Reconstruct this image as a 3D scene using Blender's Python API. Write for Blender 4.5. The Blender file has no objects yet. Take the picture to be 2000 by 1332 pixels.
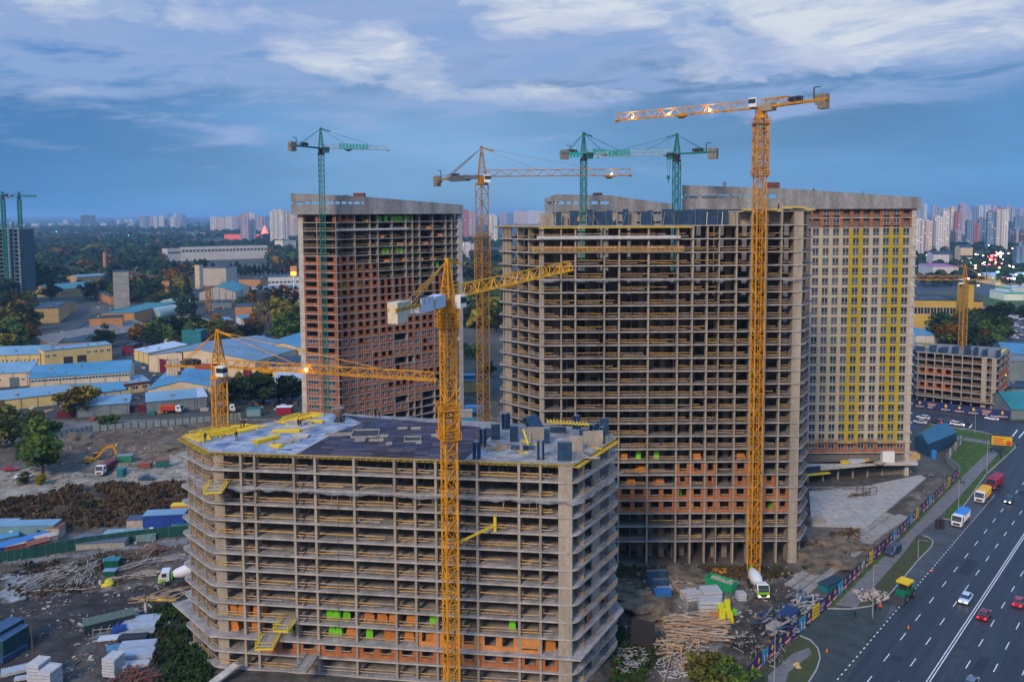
import bpy, math, random
from math import radians as R, sin, cos, tan, pi, atan2, sqrt, hypot
random.seed(7)
SC = bpy.context.scene
COL = SC.collection
# ------------------------------------------------------------ camera
F, CY, PITCH, ROLL, H = 1600.0, 532.0, math.atan(1600/22000.0), 0.0050, 81.0
cw = (0.0, cos(PITCH), -sin(PITCH)); u0 = (0.0, sin(PITCH), cos(PITCH)); r0 = (1.0, 0.0, 0.0)
cr = tuple(r0[i]*cos(ROLL)-u0[i]*sin(ROLL) for i in range(3))
cu = tuple(u0[i]*cos(ROLL)+r0[i]*sin(ROLL) for i in range(3))
from mathutils import Matrix, Vector, noise
cam = bpy.data.cameras.new('camera'); camo = bpy.data.objects.new('camera', cam); COL.objects.link(camo)
camo.matrix_world = Matrix(((cr[0], cu[0], -cw[0], 0), (cr[1], cu[1], -cw[1], 0), (cr[2], cu[2], -cw[2], H), (0, 0, 0, 1)))
cam.sensor_width = 36; cam.sensor_fit = 'HORIZONTAL'; cam.lens = 36*F/2000; cam.shift_y = -(666-CY)/2000
cam.clip_start = 1; cam.clip_end = 60000
SC.camera = camo
# ------------------------------------------------------------ world, sun, exposure
SC.view_settings.view_transform = 'Standard'; SC.view_settings.look = 'None'
SC.view_settings.exposure = 0.0; SC.view_settings.gamma = 1.0
SUN_EL, SUN_AZ = R(34), R(205)      # azimuth clockwise from +Y; behind the camera, low
SC.cycles.use_denoising = True
SC.cycles.max_bounces = 6; SC.cycles.volume_bounces = 2; SC.cycles.diffuse_bounces = 3; SC.cycles.transparent_max_bounces = 8
world = bpy.data.worlds.new('World'); SC.world = world; world.use_nodes = True
def build_world():
    nt = world.node_tree; nt.nodes.clear()
    N = nt.nodes.new; L = nt.links.new
    out = N('ShaderNodeOutputWorld'); bg = N('ShaderNodeBackground'); L(bg.outputs[0], out.inputs[0])
    sky = N('ShaderNodeTexSky'); sky.sky_type = 'NISHITA'; sky.sun_disc = False
    sky.sun_elevation = SUN_EL; sky.sun_rotation = SUN_AZ; sky.ozone_density = 3.0; sky.dust_density = 0.6; sky.air_density = 1.0
    bg.inputs['Strength'].default_value = 0.095
    def math_(op, a, b=None, c=None, clamp=False):
        n = N('ShaderNodeMath'); n.operation = op; n.use_clamp = clamp
        for i, x in enumerate((a, b, c)):
            if x is None: continue
            if hasattr(x, 'is_linked') or hasattr(x, 'links'): L(x, n.inputs[i])
            else: n.inputs[i].default_value = x
        return n.outputs[0]
    def mix(fac, a, b, mode='MIX'):
        n = N('ShaderNodeMixRGB'); n.blend_type = mode
        for i, x in enumerate((fac, a, b)):
            if isinstance(x, (int, float)): n.inputs[i].default_value = x
            elif isinstance(x, tuple): n.inputs[i].default_value = (*x, 1)
            else: L(x, n.inputs[i])
        return n.outputs[0]
    tc = N('ShaderNodeTexCoord'); sp = N('ShaderNodeSeparateXYZ'); L(tc.outputs['Generated'], sp.inputs[0])
    x, y, z = sp.outputs
    az = math_('MULTIPLY', math_('ARCTAN2', x, y), 57.2958)      # degrees, 0 ahead, + right
    el = math_('MULTIPLY', math_('ARCSINE', z), 57.2958)
    def coords(sx, sy, ox=0., oy=0., shear=0.):
        c = N('ShaderNodeCombineXYZ')
        L(math_('ADD', math_('MULTIPLY', az, sx), ox), c.inputs[0])
        e2 = math_('ADD', el, math_('MULTIPLY', az, shear))
        L(math_('ADD', math_('MULTIPLY', e2, sy), oy), c.inputs[1]); c.inputs[2].default_value = 0
        return c.outputs[0]
    def nz(vec, scale, detail, rough=0.55, dist=0.0):
        n = N('ShaderNodeTexNoise'); n.inputs['Scale'].default_value = scale; n.inputs['Detail'].default_value = detail
        n.inputs['Roughness'].default_value = rough; n.inputs['Distortion'].default_value = dist
        L(vec, n.inputs['Vector']); return n.outputs['Fac']
    def ramp(v, *stops, interp='EASE'):
        n = N('ShaderNodeValToRGB'); n.color_ramp.interpolation = interp
        e = n.color_ramp.elements
        while len(e) < len(stops): e.new(0.5)
        for k, (p, c) in enumerate(stops):
            e[k].position = p; e[k].color = (c, c, c, 1) if not isinstance(c, tuple) else (*c, 1)
        L(v, n.inputs[0]); return n.outputs[0]
    def blob(a0, e0, ra, re, shear=0.):      # soft cloud bank around a bearing
        dx = math_('DIVIDE', math_('SUBTRACT', az, a0), ra)
        ee = math_('SUBTRACT', math_('SUBTRACT', el, e0), math_('MULTIPLY', math_('SUBTRACT', az, a0), shear))
        dy = math_('DIVIDE', ee, re)
        d = math_('ADD', math_('MULTIPLY', dx, dx), math_('MULTIPLY', dy, dy))
        return math_('POWER', 2.718, math_('MULTIPLY', d, -1.0))
    skyc = sky.outputs[0]
    warp = nz(coords(0.07, 0.22), 1.0, 5, 0.55, 0.4)
    fine = nz(coords(0.16, 0.42, 3.1, 7.7, 0.06), 1.0, 12, 0.62, 0.3)
    wisp = nz(coords(0.10, 0.50, 11.3, 2.2, -0.05), 1.25, 10, 0.62, 0.3)
    # where the bright upper cloud deck is open to the eye
    cov = math_('ADD', blob(4, 13.6, 14, 2.0, 0.02), math_('MULTIPLY', blob(25, 11.8, 14, 2.6, 0.0), 1.0))
    cov = math_('ADD', cov, math_('MULTIPLY', blob(-10.5, 10.8, 5.2, 1.5, -0.12), 1.35))
    cov = math_('ADD', cov, math_('MULTIPLY', blob(-27, 13.0, 8, 1.6, 0.0), 0.5))
    cov = math_('ADD', cov, math_('MULTIPLY', blob(0, 8.0, 13, 0.8, 0.0), 0.45))
    cov = math_('ADD', cov, math_('MULTIPLY', blob(16, 9.3, 18, 0.9, 0.06), 0.4))
    cov = math_('SUBTRACT', cov, math_('MULTIPLY', blob(-9, 14.0, 5, 0.9, -0.05), 1.2))
    cov = math_('SUBTRACT', cov, math_('MULTIPLY', blob(2, 10.8, 8, 1.3, 0.02), 0.75))
    cov = math_('SUBTRACT', cov, math_('MULTIPLY', blob(33, 5.6, 16, 3.0, 0.12), 0.9))
    dens = math_('ADD', math_('ADD', cov, math_('MULTIPLY', math_('SUBTRACT', fine, 0.5), 3.0)), math_('MULTIPLY', math_('SUBTRACT', warp, 0.5), 1.0))
    white = ramp(dens, (0.22, 0.0), (0.55, 0.5), (1.0, 1.0))
    white = math_('MULTIPLY', white, ramp(math_('DIVIDE', el, 16.0), (0.38, 0.0), (0.53, 1.0)))
    shelf = ramp(wisp, (0.47, 0.0), (0.62, 1.0))
    shelf = math_('MULTIPLY', shelf, ramp(math_('DIVIDE', el, 16.0), (0.35, 0.0), (0.6, 1.0)))
    # low stratus: smooth deep blue down to the horizon
    low = ramp(math_('DIVIDE', el, 14.0), (0.0, (1.2, 3.4, 6.7)), (0.25, (1.2, 3.15, 6.3)), (0.6, (1.35, 3.0, 5.9)), (1.0, (1.8, 3.3, 6.3)), interp='LINEAR')
    side = ramp(math_('ADD', math_('DIVIDE', az, 70.0), 0.5), (0.0, (.55, .84, 1.0)), (0.45, (1.55, 1.22, 1.06)), (0.62, (1.1, 1.05, 1.0)), (1.0, (.75, .90, .95)), interp='EASE')
    low = mix(1.0, low, side, 'MULTIPLY')
    soft = ramp(nz(coords(0.035, 0.16, 1.0, 5.0, 0.03), 1.0, 6, 0.55, 0.3), (0.3, 0.80), (0.7, 1.16))
    low = mix(1.0, low, soft, 'MULTIPLY')
    base = mix(0.93, skyc, low)
    # lavender middle cloud over the upper half, torn by darker blue
    lav = ramp(math_('ADD', math_('DIVIDE', el, 16.0), math_('MULTIPLY', math_('SUBTRACT', wisp, 0.5), 1.5)), (0.31, 0.0), (0.66, 1.0))
    lav = math_('MULTIPLY', lav, ramp(math_('SUBTRACT', 1.0, blob(34, 5.2, 17, 3.6, 0.12)), (0.1, 0.0), (0.75, 1.0)))
    c0 = mix(math_('MULTIPLY', lav, 0.95), base, (3.1, 4.4, 7.2))
    shade = ramp(nz(coords(0.06, 0.33, 4.4, 9.9), 1.0, 8, 0.6, 0.4), (0.34, (4.9, 5.7, 7.9)), (0.64, (6.9, 7.5, 8.4)))
    c1 = mix(white, c0, shade)
    c2 = mix(math_('MULTIPLY', shelf, 0.45), c1, (2.0, 3.7, 7.0))
    # beyond the picture (overhead and behind): evening sky, warm near the sunset
    up = ramp(math_('DIVIDE', el, 90.0), (0.17, 0.0), (0.33, 1.0))
    zen = mix(0.85, skyc, (4.6, 8.4, 15.8))
    c3 = mix(up, c2, zen)
    back = ramp(math_('MULTIPLY', y, -1.0), (0.0, 0.0), (0.7, 1.0))
    glow = mix(ramp(math_('DIVIDE', el, 40.0), (0.0, 1.0), (1.0, 0.0)), c3, (3.6, 3.5, 3.6))
    c4 = mix(back, c3, glow)
    L(c4, bg.inputs['Color'])
build_world()
sun = bpy.data.lights.new('sun', 'SUN'); suno = bpy.data.objects.new('sun', sun); COL.objects.link(suno)
sun.energy = 2.9; sun.angle = R(12); sun.color = (1.0, 0.77, 0.55)
_sd = Vector((sin(SUN_AZ)*cos(SUN_EL), cos(SUN_AZ)*cos(SUN_EL), sin(SUN_EL)))
suno.rotation_euler = _sd.to_track_quat('Z', 'Y').to_euler()
# ------------------------------------------------------------ projection helpers: where a bearing meets a plane of the place
def ray(px, py):
    a, b = (px-1000)/F, -(py-CY)/F
    return tuple(cw[i]+a*cr[i]+b*cu[i] for i in range(3))
def G(px, py, z=0.0):
    d = ray(px, py); t = (z-H)/d[2]; return (d[0]*t, d[1]*t)
def D(px, py, dist):                       # point at ground distance y = dist
    d = ray(px, py); t = dist/d[1]; return (d[0]*t, dist, H+d[2]*t)
def onl(px, py, A, B):                     # bearing px meets the vertical plane through A, B
    d = ray(px, py); ax, ay = A[:2]; bx, by = B[0]-ax, B[1]-ay
    t = (ax*by-ay*bx)/(d[0]*by-d[1]*bx); return (d[0]*t, d[1]*t)
def PX(x, y, z):
    v = (x, y, z-H); w = sum(v[i]*cw[i] for i in range(3))
    return 1000+F*sum(v[i]*cr[i] for i in range(3))/w, CY-F*sum(v[i]*cu[i] for i in range(3))/w
def inpoly(x, y, P):
    c = False; j = len(P)-1
    for i in range(len(P)):
        if (P[i][1] > y) != (P[j][1] > y) and x < (P[j][0]-P[i][0])*(y-P[i][1])/(P[j][1]-P[i][1])+P[i][0]: c = not c
        j = i
    return c
# ------------------------------------------------------------ mesh builder
class M:
    def __init__(s): s.v = []; s.f = []; s.m = []
    def quad(s, *p, m=0):
        n = len(s.v); s.v += [tuple(q) for q in p]; s.f.append(tuple(range(n, n+len(p)))); s.m.append(m)
    def hexa(s, P, m=0):                   # 8 points: bottom 4 ccw, top 4 ccw
        n = len(s.v); s.v += P
        for q in ((3, 2, 1, 0), (4, 5, 6, 7), (0, 1, 5, 4), (1, 2, 6, 5), (2, 3, 7, 6), (3, 0, 4, 7)):
            s.f.append(tuple(n+i for i in q)); s.m.append(m)
    def box(s, x, y, z, sx, sy, sz, rz=0.0, m=0):     # centred in x, y; z is the bottom
        c, k = cos(rz), sin(rz); P = []
        for zz in (z, z+sz):
            for a, b in ((-1, -1), (1, -1), (1, 1), (-1, 1)):
                dx, dy = a*sx/2, b*sy/2; P.append((x+dx*c-dy*k, y+dx*k+dy*c, zz))
        s.hexa(P, m)
    def beam(s, p, q, w, h=None, m=0, caps=False):
        h = h or w; d = (q[0]-p[0], q[1]-p[1], q[2]-p[2]); l = sqrt(d[0]**2+d[1]**2+d[2]**2) or 1
        d = (d[0]/l, d[1]/l, d[2]/l)
        if abs(d[2]) > 0.98: a = (1, 0, 0)
        else:
            k = hypot(d[0], d[1]); a = (-d[1]/k, d[0]/k, 0)
        b = (d[1]*a[2]-d[2]*a[1], d[2]*a[0]-d[0]*a[2], d[0]*a[1]-d[1]*a[0])
        n = len(s.v)
        for o in (p, q):
            for i, j in ((-1, -1), (1, -1), (1, 1), (-1, 1)):
                s.v.append(tuple(o[t]+a[t]*i*w/2+b[t]*j*h/2 for t in range(3)))
        fs = [(0, 1, 5, 4), (1, 2, 6, 5), (2, 3, 7, 6), (3, 0, 4, 7)]
        if caps: fs += [(3, 2, 1, 0), (4, 5, 6, 7)]
        for q_ in fs: s.f.append(tuple(n+i for i in q_)); s.m.append(m)
    def prism(s, P, z0, z1, m=0, mt=None):
        n = len(s.v); k = len(P)
        if sum(P[i][0]*P[(i+1) % k][1]-P[(i+1) % k][0]*P[i][1] for i in range(k)) < 0: P = P[::-1]
        s.v += [(p[0], p[1], z0) for p in P]+[(p[0], p[1], z1) for p in P]
        s.f.append(tuple(n+i for i in range(k-1, -1, -1))); s.m.append(m)
        s.f.append(tuple(n+k+i for i in range(k))); s.m.append(m if mt is None else mt)
        for i in range(k):
            j = (i+1) % k; s.f.append((n+i, n+j, n+k+j, n+k+i)); s.m.append(m)
    def cyl(s, p, q, r, r2=None, n=12, m=0, caps=True):
        r2 = r if r2 is None else r2
        d = Vector(q)-Vector(p); d.normalize(); a = d.orthogonal().normalized(); b = d.cross(a); k = len(s.v)
        for o, rr in ((Vector(p), r), (Vector(q), r2)):
            for i in range(n):
                t = 2*pi*i/n; s.v.append(tuple(o+a*cos(t)*rr+b*sin(t)*rr))
        for i in range(n):
            j = (i+1) % n; s.f.append((k+i, k+j, k+n+j, k+n+i)); s.m.append(m)
        if caps:
            s.f.append(tuple(k+i for i in range(n-1, -1, -1))); s.m.append(m)
            s.f.append(tuple(k+n+i for i in range(n))); s.m.append(m)
    def loft(s, secs, m=0, cap=True):      # rings of equal count
        n = len(s.v); k = len(secs[0])
        for r in secs: s.v += [tuple(p) for p in r]
        for a in range(len(secs)-1):
            for i in range(k):
                j = (i+1) % k; s.f.append((n+a*k+i, n+a*k+j, n+(a+1)*k+j, n+(a+1)*k+i)); s.m.append(m)
        if cap:
            s.f.append(tuple(n+i for i in range(k-1, -1, -1))); s.m.append(m)
            s.f.append(tuple(n+(len(secs)-1)*k+i for i in range(k))); s.m.append(m)
    def blob(s, c, r, seed=0, m=0, sub=1, amp=0.25, sq=1.0):
        import bmesh
        bm = bmesh.new(); bmesh.ops.create_icosphere(bm, subdivisions=sub+1, radius=1.0); n = len(s.v)
        for v in bm.verts:
            t = 1+amp*noise.noise(Vector(v.co)*1.7+Vector((seed*3.1, seed*1.7, 0)))*2
            s.v.append((c[0]+v.co.x*r*t, c[1]+v.co.y*r*t, c[2]+v.co.z*r*t*sq))
        for f in bm.faces: s.f.append(tuple(n+v.index for v in f.verts)); s.m.append(m)
        bm.free()
    def done(s, name, mats, parent=None, smooth=False):
        me = bpy.data.meshes.new(name)
        o_ = parent.get('_o', (0, 0, 0)) if parent else (0, 0, 0)
        vs = s.v if not parent or tuple(o_) == (0, 0, 0) else [(a-o_[0], b-o_[1], c-o_[2]) for a, b, c in s.v]
        me.from_pydata(vs, [], s.f)
        if not isinstance(mats, (list, tuple)): mats = [mats]
        for t in mats: me.materials.append(t)
        if len(mats) > 1: me.polygons.foreach_set('material_index', s.m)
        if smooth: me.polygons.foreach_set('use_smooth', [True]*len(me.polygons))
        me.update()
        o = bpy.data.objects.new(name, me); COL.objects.link(o)
        if parent:
            o.parent = parent
            if '_o' in parent: o['_o'] = tuple(o_)
        return o
def tag(o, label=None, cat=None, group=None, kind=None):
    if label: o['label'] = label
    if cat: o['category'] = cat
    if group: o['group'] = group
    if kind: o['kind'] = kind
    return o
def thing(name, label, cat, loc=(0, 0, 0), rz=0.0, group=None, world=False):
    # world=True: its parts are given in world coordinates and made local to the base point
    o = bpy.data.objects.new(name, None); COL.objects.link(o); o.location = loc; o.rotation_euler = (0, 0, rz)
    o.empty_display_size = 0.5
    if world: o['_o'] = tuple(float(a) for a in loc)
    return tag(o, label, cat, group)
def dup(root, loc, rz=0.0, label=None, group=None, scale=None, mat=None):
    def cp(o, par):
        c = o.copy(); COL.objects.link(c)
        if par: c.parent = par
        for ch in list(o.children): cp(ch, c)
        return c
    r = cp(root, None); r.location = loc; r.rotation_euler = (0, 0, rz)
    if scale: r.scale = scale if isinstance(scale, tuple) else (scale,)*3
    return tag(r, label, None, group)
# ------------------------------------------------------------ materials
def lin(h, k=1.0):
    if isinstance(h, str):
        h = h.lstrip('#'); c = [int(h[i:i+2], 16)/255 for i in (0, 2, 4)]
        c = [(x/12.92 if x <= .04045 else ((x+.055)/1.055)**2.4) for x in c]
    else: c = list(h)
    return tuple(min(1, x*k) for x in c)
MATS = {}
def mat(name, col, rough=0.85, var=0.25, scale=0.6, bump=0.0, metal=0.0, streak=False, col2=None, spec=0.3, fine=6.0, emit=None, estr=0.0, alpha=None, vcol=None, panel=None, tile=None, rot=None):
    if name in MATS: return MATS[name]
    m = bpy.data.materials.new(name); m.use_nodes = True; nt = m.node_tree; N = nt.nodes.new; L = nt.links.new
    b = nt.nodes['Principled BSDF']; b.inputs['Roughness'].default_value = rough; b.inputs['Metallic'].default_value = metal
    b.inputs['Specular IOR Level'].default_value = spec
    c = lin(col); geo = N('ShaderNodeNewGeometry')
    if var > 0 or col2 or vcol:
        def nz(sc, det, vec=None):
            n = N('ShaderNodeTexNoise'); n.inputs['Scale'].default_value = sc; n.inputs['Detail'].default_value = det
            n.inputs['Roughness'].default_value = 0.6
            mp = N('ShaderNodeMapping'); mp.inputs['Scale'].default_value = vec or (1, 1, 1); L(geo.outputs['Position'], mp.inputs[0]); L(mp.outputs[0], n.inputs['Vector'])
            return n.outputs['Fac']
        big = nz(scale, 5, (1, 1, 0.12) if streak else None); sm = nz(scale*fine, 4)
        if rot is not None:                # drawn out along a direction: wheel tracks
            for mp in [n for n in nt.nodes if n.type == 'MAPPING']: mp.vector_type = 'TEXTURE'; mp.inputs['Rotation'].default_value = (0, 0, rot); mp.inputs['Scale'].default_value = (26, 1, 1)
        ra = N('ShaderNodeValToRGB'); e = ra.color_ramp.elements; e[0].position = 0.32; e[1].position = 0.70
        e[0].color = (*[x*(1-var) for x in c], 1); e[1].color = (*(lin(col2) if col2 else [min(1, x*(1+var)) for x in c]), 1)
        L(big, ra.inputs[0])
        mx = N('ShaderNodeMixRGB'); mx.blend_type = 'MULTIPLY'; mx.inputs[0].default_value = 1.0
        r2 = N('ShaderNodeMapRange'); r2.inputs[1].default_value = 0.25; r2.inputs[2].default_value = 0.75
        r2.inputs[3].default_value = 1-var*0.8; r2.inputs[4].default_value = 1+var*0.5
        L(sm, r2.inputs[0]); L(ra.outputs[0], mx.inputs[1]); L(r2.outputs[0], mx.inputs[2])
        res = mx.outputs[0]
        if vcol:
            at = N('ShaderNodeAttribute'); at.attribute_name = vcol
            m2 = N('ShaderNodeMixRGB'); m2.blend_type = 'MULTIPLY'; m2.inputs[0].default_value = 1.0
            L(at.outputs['Color'], m2.inputs[1]); L(res, m2.inputs[2]); res = m2.outputs[0]
        if tile:                           # sheets differ in tone: (size x, size y, amount, second colour)
            mv = N('ShaderNodeMapping'); mv.inputs['Scale'].default_value = (1/tile[0], 1/tile[1], 1); L(geo.outputs['Position'], mv.inputs[0])
            fl = N('ShaderNodeVectorMath'); fl.operation = 'FLOOR'; L(mv.outputs[0], fl.inputs[0]); wn = N('ShaderNodeTexWhiteNoise'); wn.noise_dimensions = '2D'; L(fl.outputs[0], wn.inputs['Vector'])
            pw = N('ShaderNodeMath'); pw.operation = 'POWER'; pw.inputs[1].default_value = 1.8; L(wn.outputs['Value'], pw.inputs[0]); pm = N('ShaderNodeMath'); pm.operation = 'MULTIPLY'; pm.inputs[1].default_value = tile[2]; L(pw.outputs[0], pm.inputs[0])
            m4 = N('ShaderNodeMixRGB'); m4.inputs[2].default_value = (*tile[3], 1); L(pm.outputs[0], m4.inputs[0]); L(res, m4.inputs[1]); res = m4.outputs[0]
        if panel:                          # shuttering joints / sheet seams: (size u, size z, darkness)
            sx = N('ShaderNodeSeparateXYZ'); L(geo.outputs['Position'], sx.inputs[0])
            def saw(o, s_):
                a = N('ShaderNodeMath'); a.operation = 'DIVIDE'; a.inputs[1].default_value = s_; L(o, a.inputs[0])
                f = N('ShaderNodeMath'); f.operation = 'FRACT'; L(a.outputs[0], f.inputs[0])
                g = N('ShaderNodeMath'); g.operation = 'LESS_THAN'; g.inputs[1].default_value = 0.06; L(f.outputs[0], g.inputs[0]); return g.outputs[0]
            ad = N('ShaderNodeMath'); ad.operation = 'MAXIMUM'; L(saw(sx.outputs[0], panel[0]), ad.inputs[0]); L(saw(sx.outputs[panel[3] if len(panel) > 3 else 2], panel[1]), ad.inputs[1])
            m3 = N('ShaderNodeMixRGB'); m3.blend_type = 'MULTIPLY'; m3.inputs[2].default_value = (panel[2],)*3+(1,)
            L(ad.outputs[0], m3.inputs[0]); L(res, m3.inputs[1]); res = m3.outputs[0]
        L(res, b.inputs['Base Color'])
        if bump:
            bp = N('ShaderNodeBump'); bp.inputs['Strength'].default_value = bump; bp.inputs['Distance'].default_value = 0.3
            L(sm, bp.inputs['Height']); L(bp.outputs[0], b.inputs['Normal'])
    else: b.inputs['Base Color'].default_value = (*c, 1)
    if emit:
        b.inputs['Emission Color'].default_value = (*lin(emit), 1); b.inputs['Emission Strength'].default_value = estr
    if alpha is not None: b.inputs['Alpha'].default_value = alpha
    MATS[name] = m; return m
concrete = mat('concrete', (0.33, 0.29, 0.235), 0.9, 0.30, 0.35, streak=True, bump=0.15)
concrete_lt = mat('concrete_light', (0.46, 0.43, 0.38), 0.9, 0.22, 0.5)
concrete_dk = mat('concrete_weathered', (0.27, 0.27, 0.27), 0.9, 0.38, 0.22, streak=True, bump=0.15)
slabm = mat('slab_concrete', (0.42, 0.39, 0.35), 0.9, 0.28, 0.5)
brick = mat('brick', (0.34, 0.115, 0.045), 0.9, 0.35, 0.5)
brick_o = mat('orange_brick', (0.38, 0.14, 0.055), 0.9, 0.25, 1.2)
wood = mat('timber', (0.50, 0.31, 0.15), 0.8, 0.35, 1.5)
woody = mat('yellow_timber', (0.62, 0.36, 0.08), 0.7, 0.25, 1.5)
yform = mat('yellow_beam', (0.70, 0.50, 0.03), 0.6, 0.2, 2.0)
ply = mat('film_plywood', (0.060, 0.042, 0.045), 0.75, 0.6, 0.16, col2=(0.045, 0.06, 0.12), spec=0.15, panel=(2.44, 1.22, 0.7, 1), tile=(2.44, 1.22, .6, (.14, .11, .12)))
tarp = mat('blue_white_decking', (0.10, 0.21, 0.42), 0.6, 0.5, 0.30, col2=(0.34, 0.42, 0.52), panel=(2.44, 1.22, 0.8, 1), tile=(2.44, 1.22, .75, (.42, .43, .44)))
navy = mat('navy_formwork', (0.03, 0.075, 0.15), 0.5, 0.3, 1.0)
steel = mat('grey_steel', (0.28, 0.29, 0.30), 0.45, 0.2, 2.0, metal=0.6)
dark = mat('dark_steel', (0.03, 0.03, 0.035), 0.6, 0.2, 2.0)
cyel = mat('crane_yellow', (0.60, 0.26, 0.008), 0.5, 0.3, 0.5, spec=0.3)
cyel_dk = mat('crane_weathered_yellow', (0.34, 0.16, 0.02), 0.55, 0.3, 0.8)
cgreen = mat('crane_green', (0.015, 0.17, 0.15), 0.45, 0.2, 0.8)
glass = mat('window_glass', (0.02, 0.035, 0.05), 0.08, 0.0, spec=0.8)
white = mat('white_paint', (0.72, 0.73, 0.74), 0.6, 0.08, 2.0)
dusty_shade = mat('dusty_shaded_floor', (0.19, 0.175, 0.16), 0.95, 0.4, 0.5)  # dusty slab tops, colour also darkened for shade under the slab above
lime = mat('lime_wrap', (0.16, 0.62, 0.02), 0.45, 0.2, 3.0)
cream = mat('cream_render', (0.44, 0.385, 0.27), 0.85, 0.10, 0.5)
mustard = mat('mustard_render', (0.42, 0.31, 0.012), 0.8, 0.10, 0.6)
# ------------------------------------------------------------ ground
cA, cB = G(1812, 1332), G(2000, 1046)
ux, uy = cB[0]-cA[0], cB[1]-cA[1]; ul = hypot(ux, uy); ux /= ul; uy /= ul; vx, vy = uy, -ux      # v points to the right of travel
ground = M(); S = 24000
gx0, gx1, gy0, gy1 = -190, 130, 60, 320
for a_ in (((-S, -300), (S, -300), (S, gy0), (-S, gy0)), ((-S, gy1), (S, gy1), (S, S), (-S, S)), ((-S, gy0), (gx0, gy0), (gx0, gy1), (-S, gy1)), ((gx1, gy0), (S, gy0), (S, gy1), (gx1, gy1))):
    ground.quad(*[(p[0], p[1], -.02) for p in a_])
tag(ground.done('ground', mat('far_ground', (.045, .055, .04), .95, .45, .012, col2=(.09, .09, .075), fine=14)), kind='structure')
# site terrain: height and soil colour from the place's own layout (soil zones traced on the ground plane)
ZONES = [   # (outline on the ground as bearings, colour, softness)
    ([(-400, 850), (120, 818), (300, 800), (560, 783), (600, 800), (590, 812), (470, 830), (300, 843), (120, 860), (-400, 905)], (.23, .22, .20)),     # haul road
    ([(-400, 905), (60, 880), (160, 850), (330, 838), (470, 826), (560, 830), (560, 900), (420, 880), (340, 895), (250, 925), (120, 905), (-400, 925)], (.17, .125, .085)),
    ([(-400, 925), (60, 918), (200, 928), (260, 918), (390, 880), (420, 960), (300, 948), (230, 950), (140, 952), (60, 975), (-400, 1010)], (.40, .35, .27)),
    ([(120, 905), (250, 880), (380, 860), (400, 880), (300, 905), (230, 922)], (.25, .19, .13)),
    ([(-400, 1010), (60, 975), (140, 952), (230, 950), (300, 948), (420, 950), (420, 1010), (240, 1035), (-400, 1060)], (.10, .075, .05)),
    ([(-400, 1035), (100, 1050), (330, 1010), (400, 1010), (400, 1040), (200, 1052), (-400, 1085)], (.17, .155, .14)),
    ([(-400, 1110), (100, 1085), (250, 1065), (400, 1045), (400, 1058), (260, 1078), (240, 1082), (100, 1100), (-400, 1130)], (.27, .26, .25)),
    ([(228, 1065), (246, 1065), (246, 1145), (230, 1145)], (.33, .33, .33)),
    ([(-400, 1130), (60, 1098), (400, 1058), (400, 1150), (270, 1145), (200, 1155), (40, 1172), (-400, 1190)], (.13, .105, .075)),
    ([(10, 1120), (60, 1110), (90, 1150), (40, 1175), (0, 1160)], (.36, .38, .39)),
    ([(40, 1168), (200, 1152), (400, 1125), (400, 1135), (200, 1160), (40, 1178)], (.24, .22, .19)),
    ([(-400, 1190), (40, 1172), (400, 1132), (400, 1170), (230, 1200), (140, 1280), (130, 1400), (-400, 1400)], (.058, .052, .050)),
    ([(160, 1215), (200, 1205), (230, 1225), (200, 1240)], (.22, .25, .27)),
    ([(180, 1250), (300, 1190), (420, 1200), (420, 1400), (150, 1400)], (.115, .10, .085)),
    ([(300, 1190), (330, 1180), (400, 1190), (420, 1400), (310, 1400), (295, 1290)], (.035, .045, .022)),
    # east yard
    ([(1190, 1095), (1560, 1095), (1600, 1060), (1600, 1110), (1500, 1130), (1240, 1130), (1190, 1120)], (.15, .125, .09)),
    ([(1195, 1120), (1300, 1125), (1330, 1190), (1280, 1290), (1260, 1400), (1150, 1400), (1150, 1200)], (.11, .09, .065)),
    ([(1205, 1160), (1250, 1150), (1300, 1170), (1320, 1200), (1290, 1240), (1240, 1230)], (.21, .165, .115)),
    ([(1310, 1130), (1450, 1110), (1480, 1170), (1420, 1200), (1330, 1210)], (.20, .19, .17)),
    ([(1440, 1190), (1560, 1110), (1640, 1100), (1500, 1240), (1390, 1330), (1340, 1400), (1230, 1400), (1330, 1290)], (.085, .072, .06)),
    ([(1320, 1270), (1400, 1200), (1420, 1220), (1380, 1290), (1330, 1340), (1290, 1340)], (.25, .22, .19)),
    ([(1575, 1030), (1650, 1000), (1740, 985), (1860, 900), (1880, 905), (1700, 1085), (1560, 1150), (1560, 1090)], (.20, .175, .14)),
    ([(1690, 1020), (1800, 930), (1845, 900), (1862, 905), (1790, 965), (1720, 1040)], (.13, .11, .085)),
    ([(1580, 1060), (1680, 1030), (1650, 1075), (1575, 1105)], (.14, .115, .08)),
    ([(1195, 1250), (1260, 1265), (1265, 1310), (1200, 1330)], (.38, .42, .46)),
    ([(930, 780), (1000, 770), (1010, 860), (900, 860)], (.22, .205, .19)),
    ([(560, 790), (960, 800), (1010, 870), (520, 850)], (.15, .13, .11)),
]
ZW = [([G(*p) if p[1] < 1390 else G(*p) for p in P], c) for P, c in ZONES]
ZB = [(min(p[0] for p in P), max(p[0] for p in P), min(p[1] for p in P), max(p[1] for p in P)) for P, c in ZW]
PIT = [G(*p) for p in ((1195, 1140), (1260, 1165), (1310, 1190), (1330, 1215), (1300, 1270), (1240, 1330), (1190, 1330))]
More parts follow.
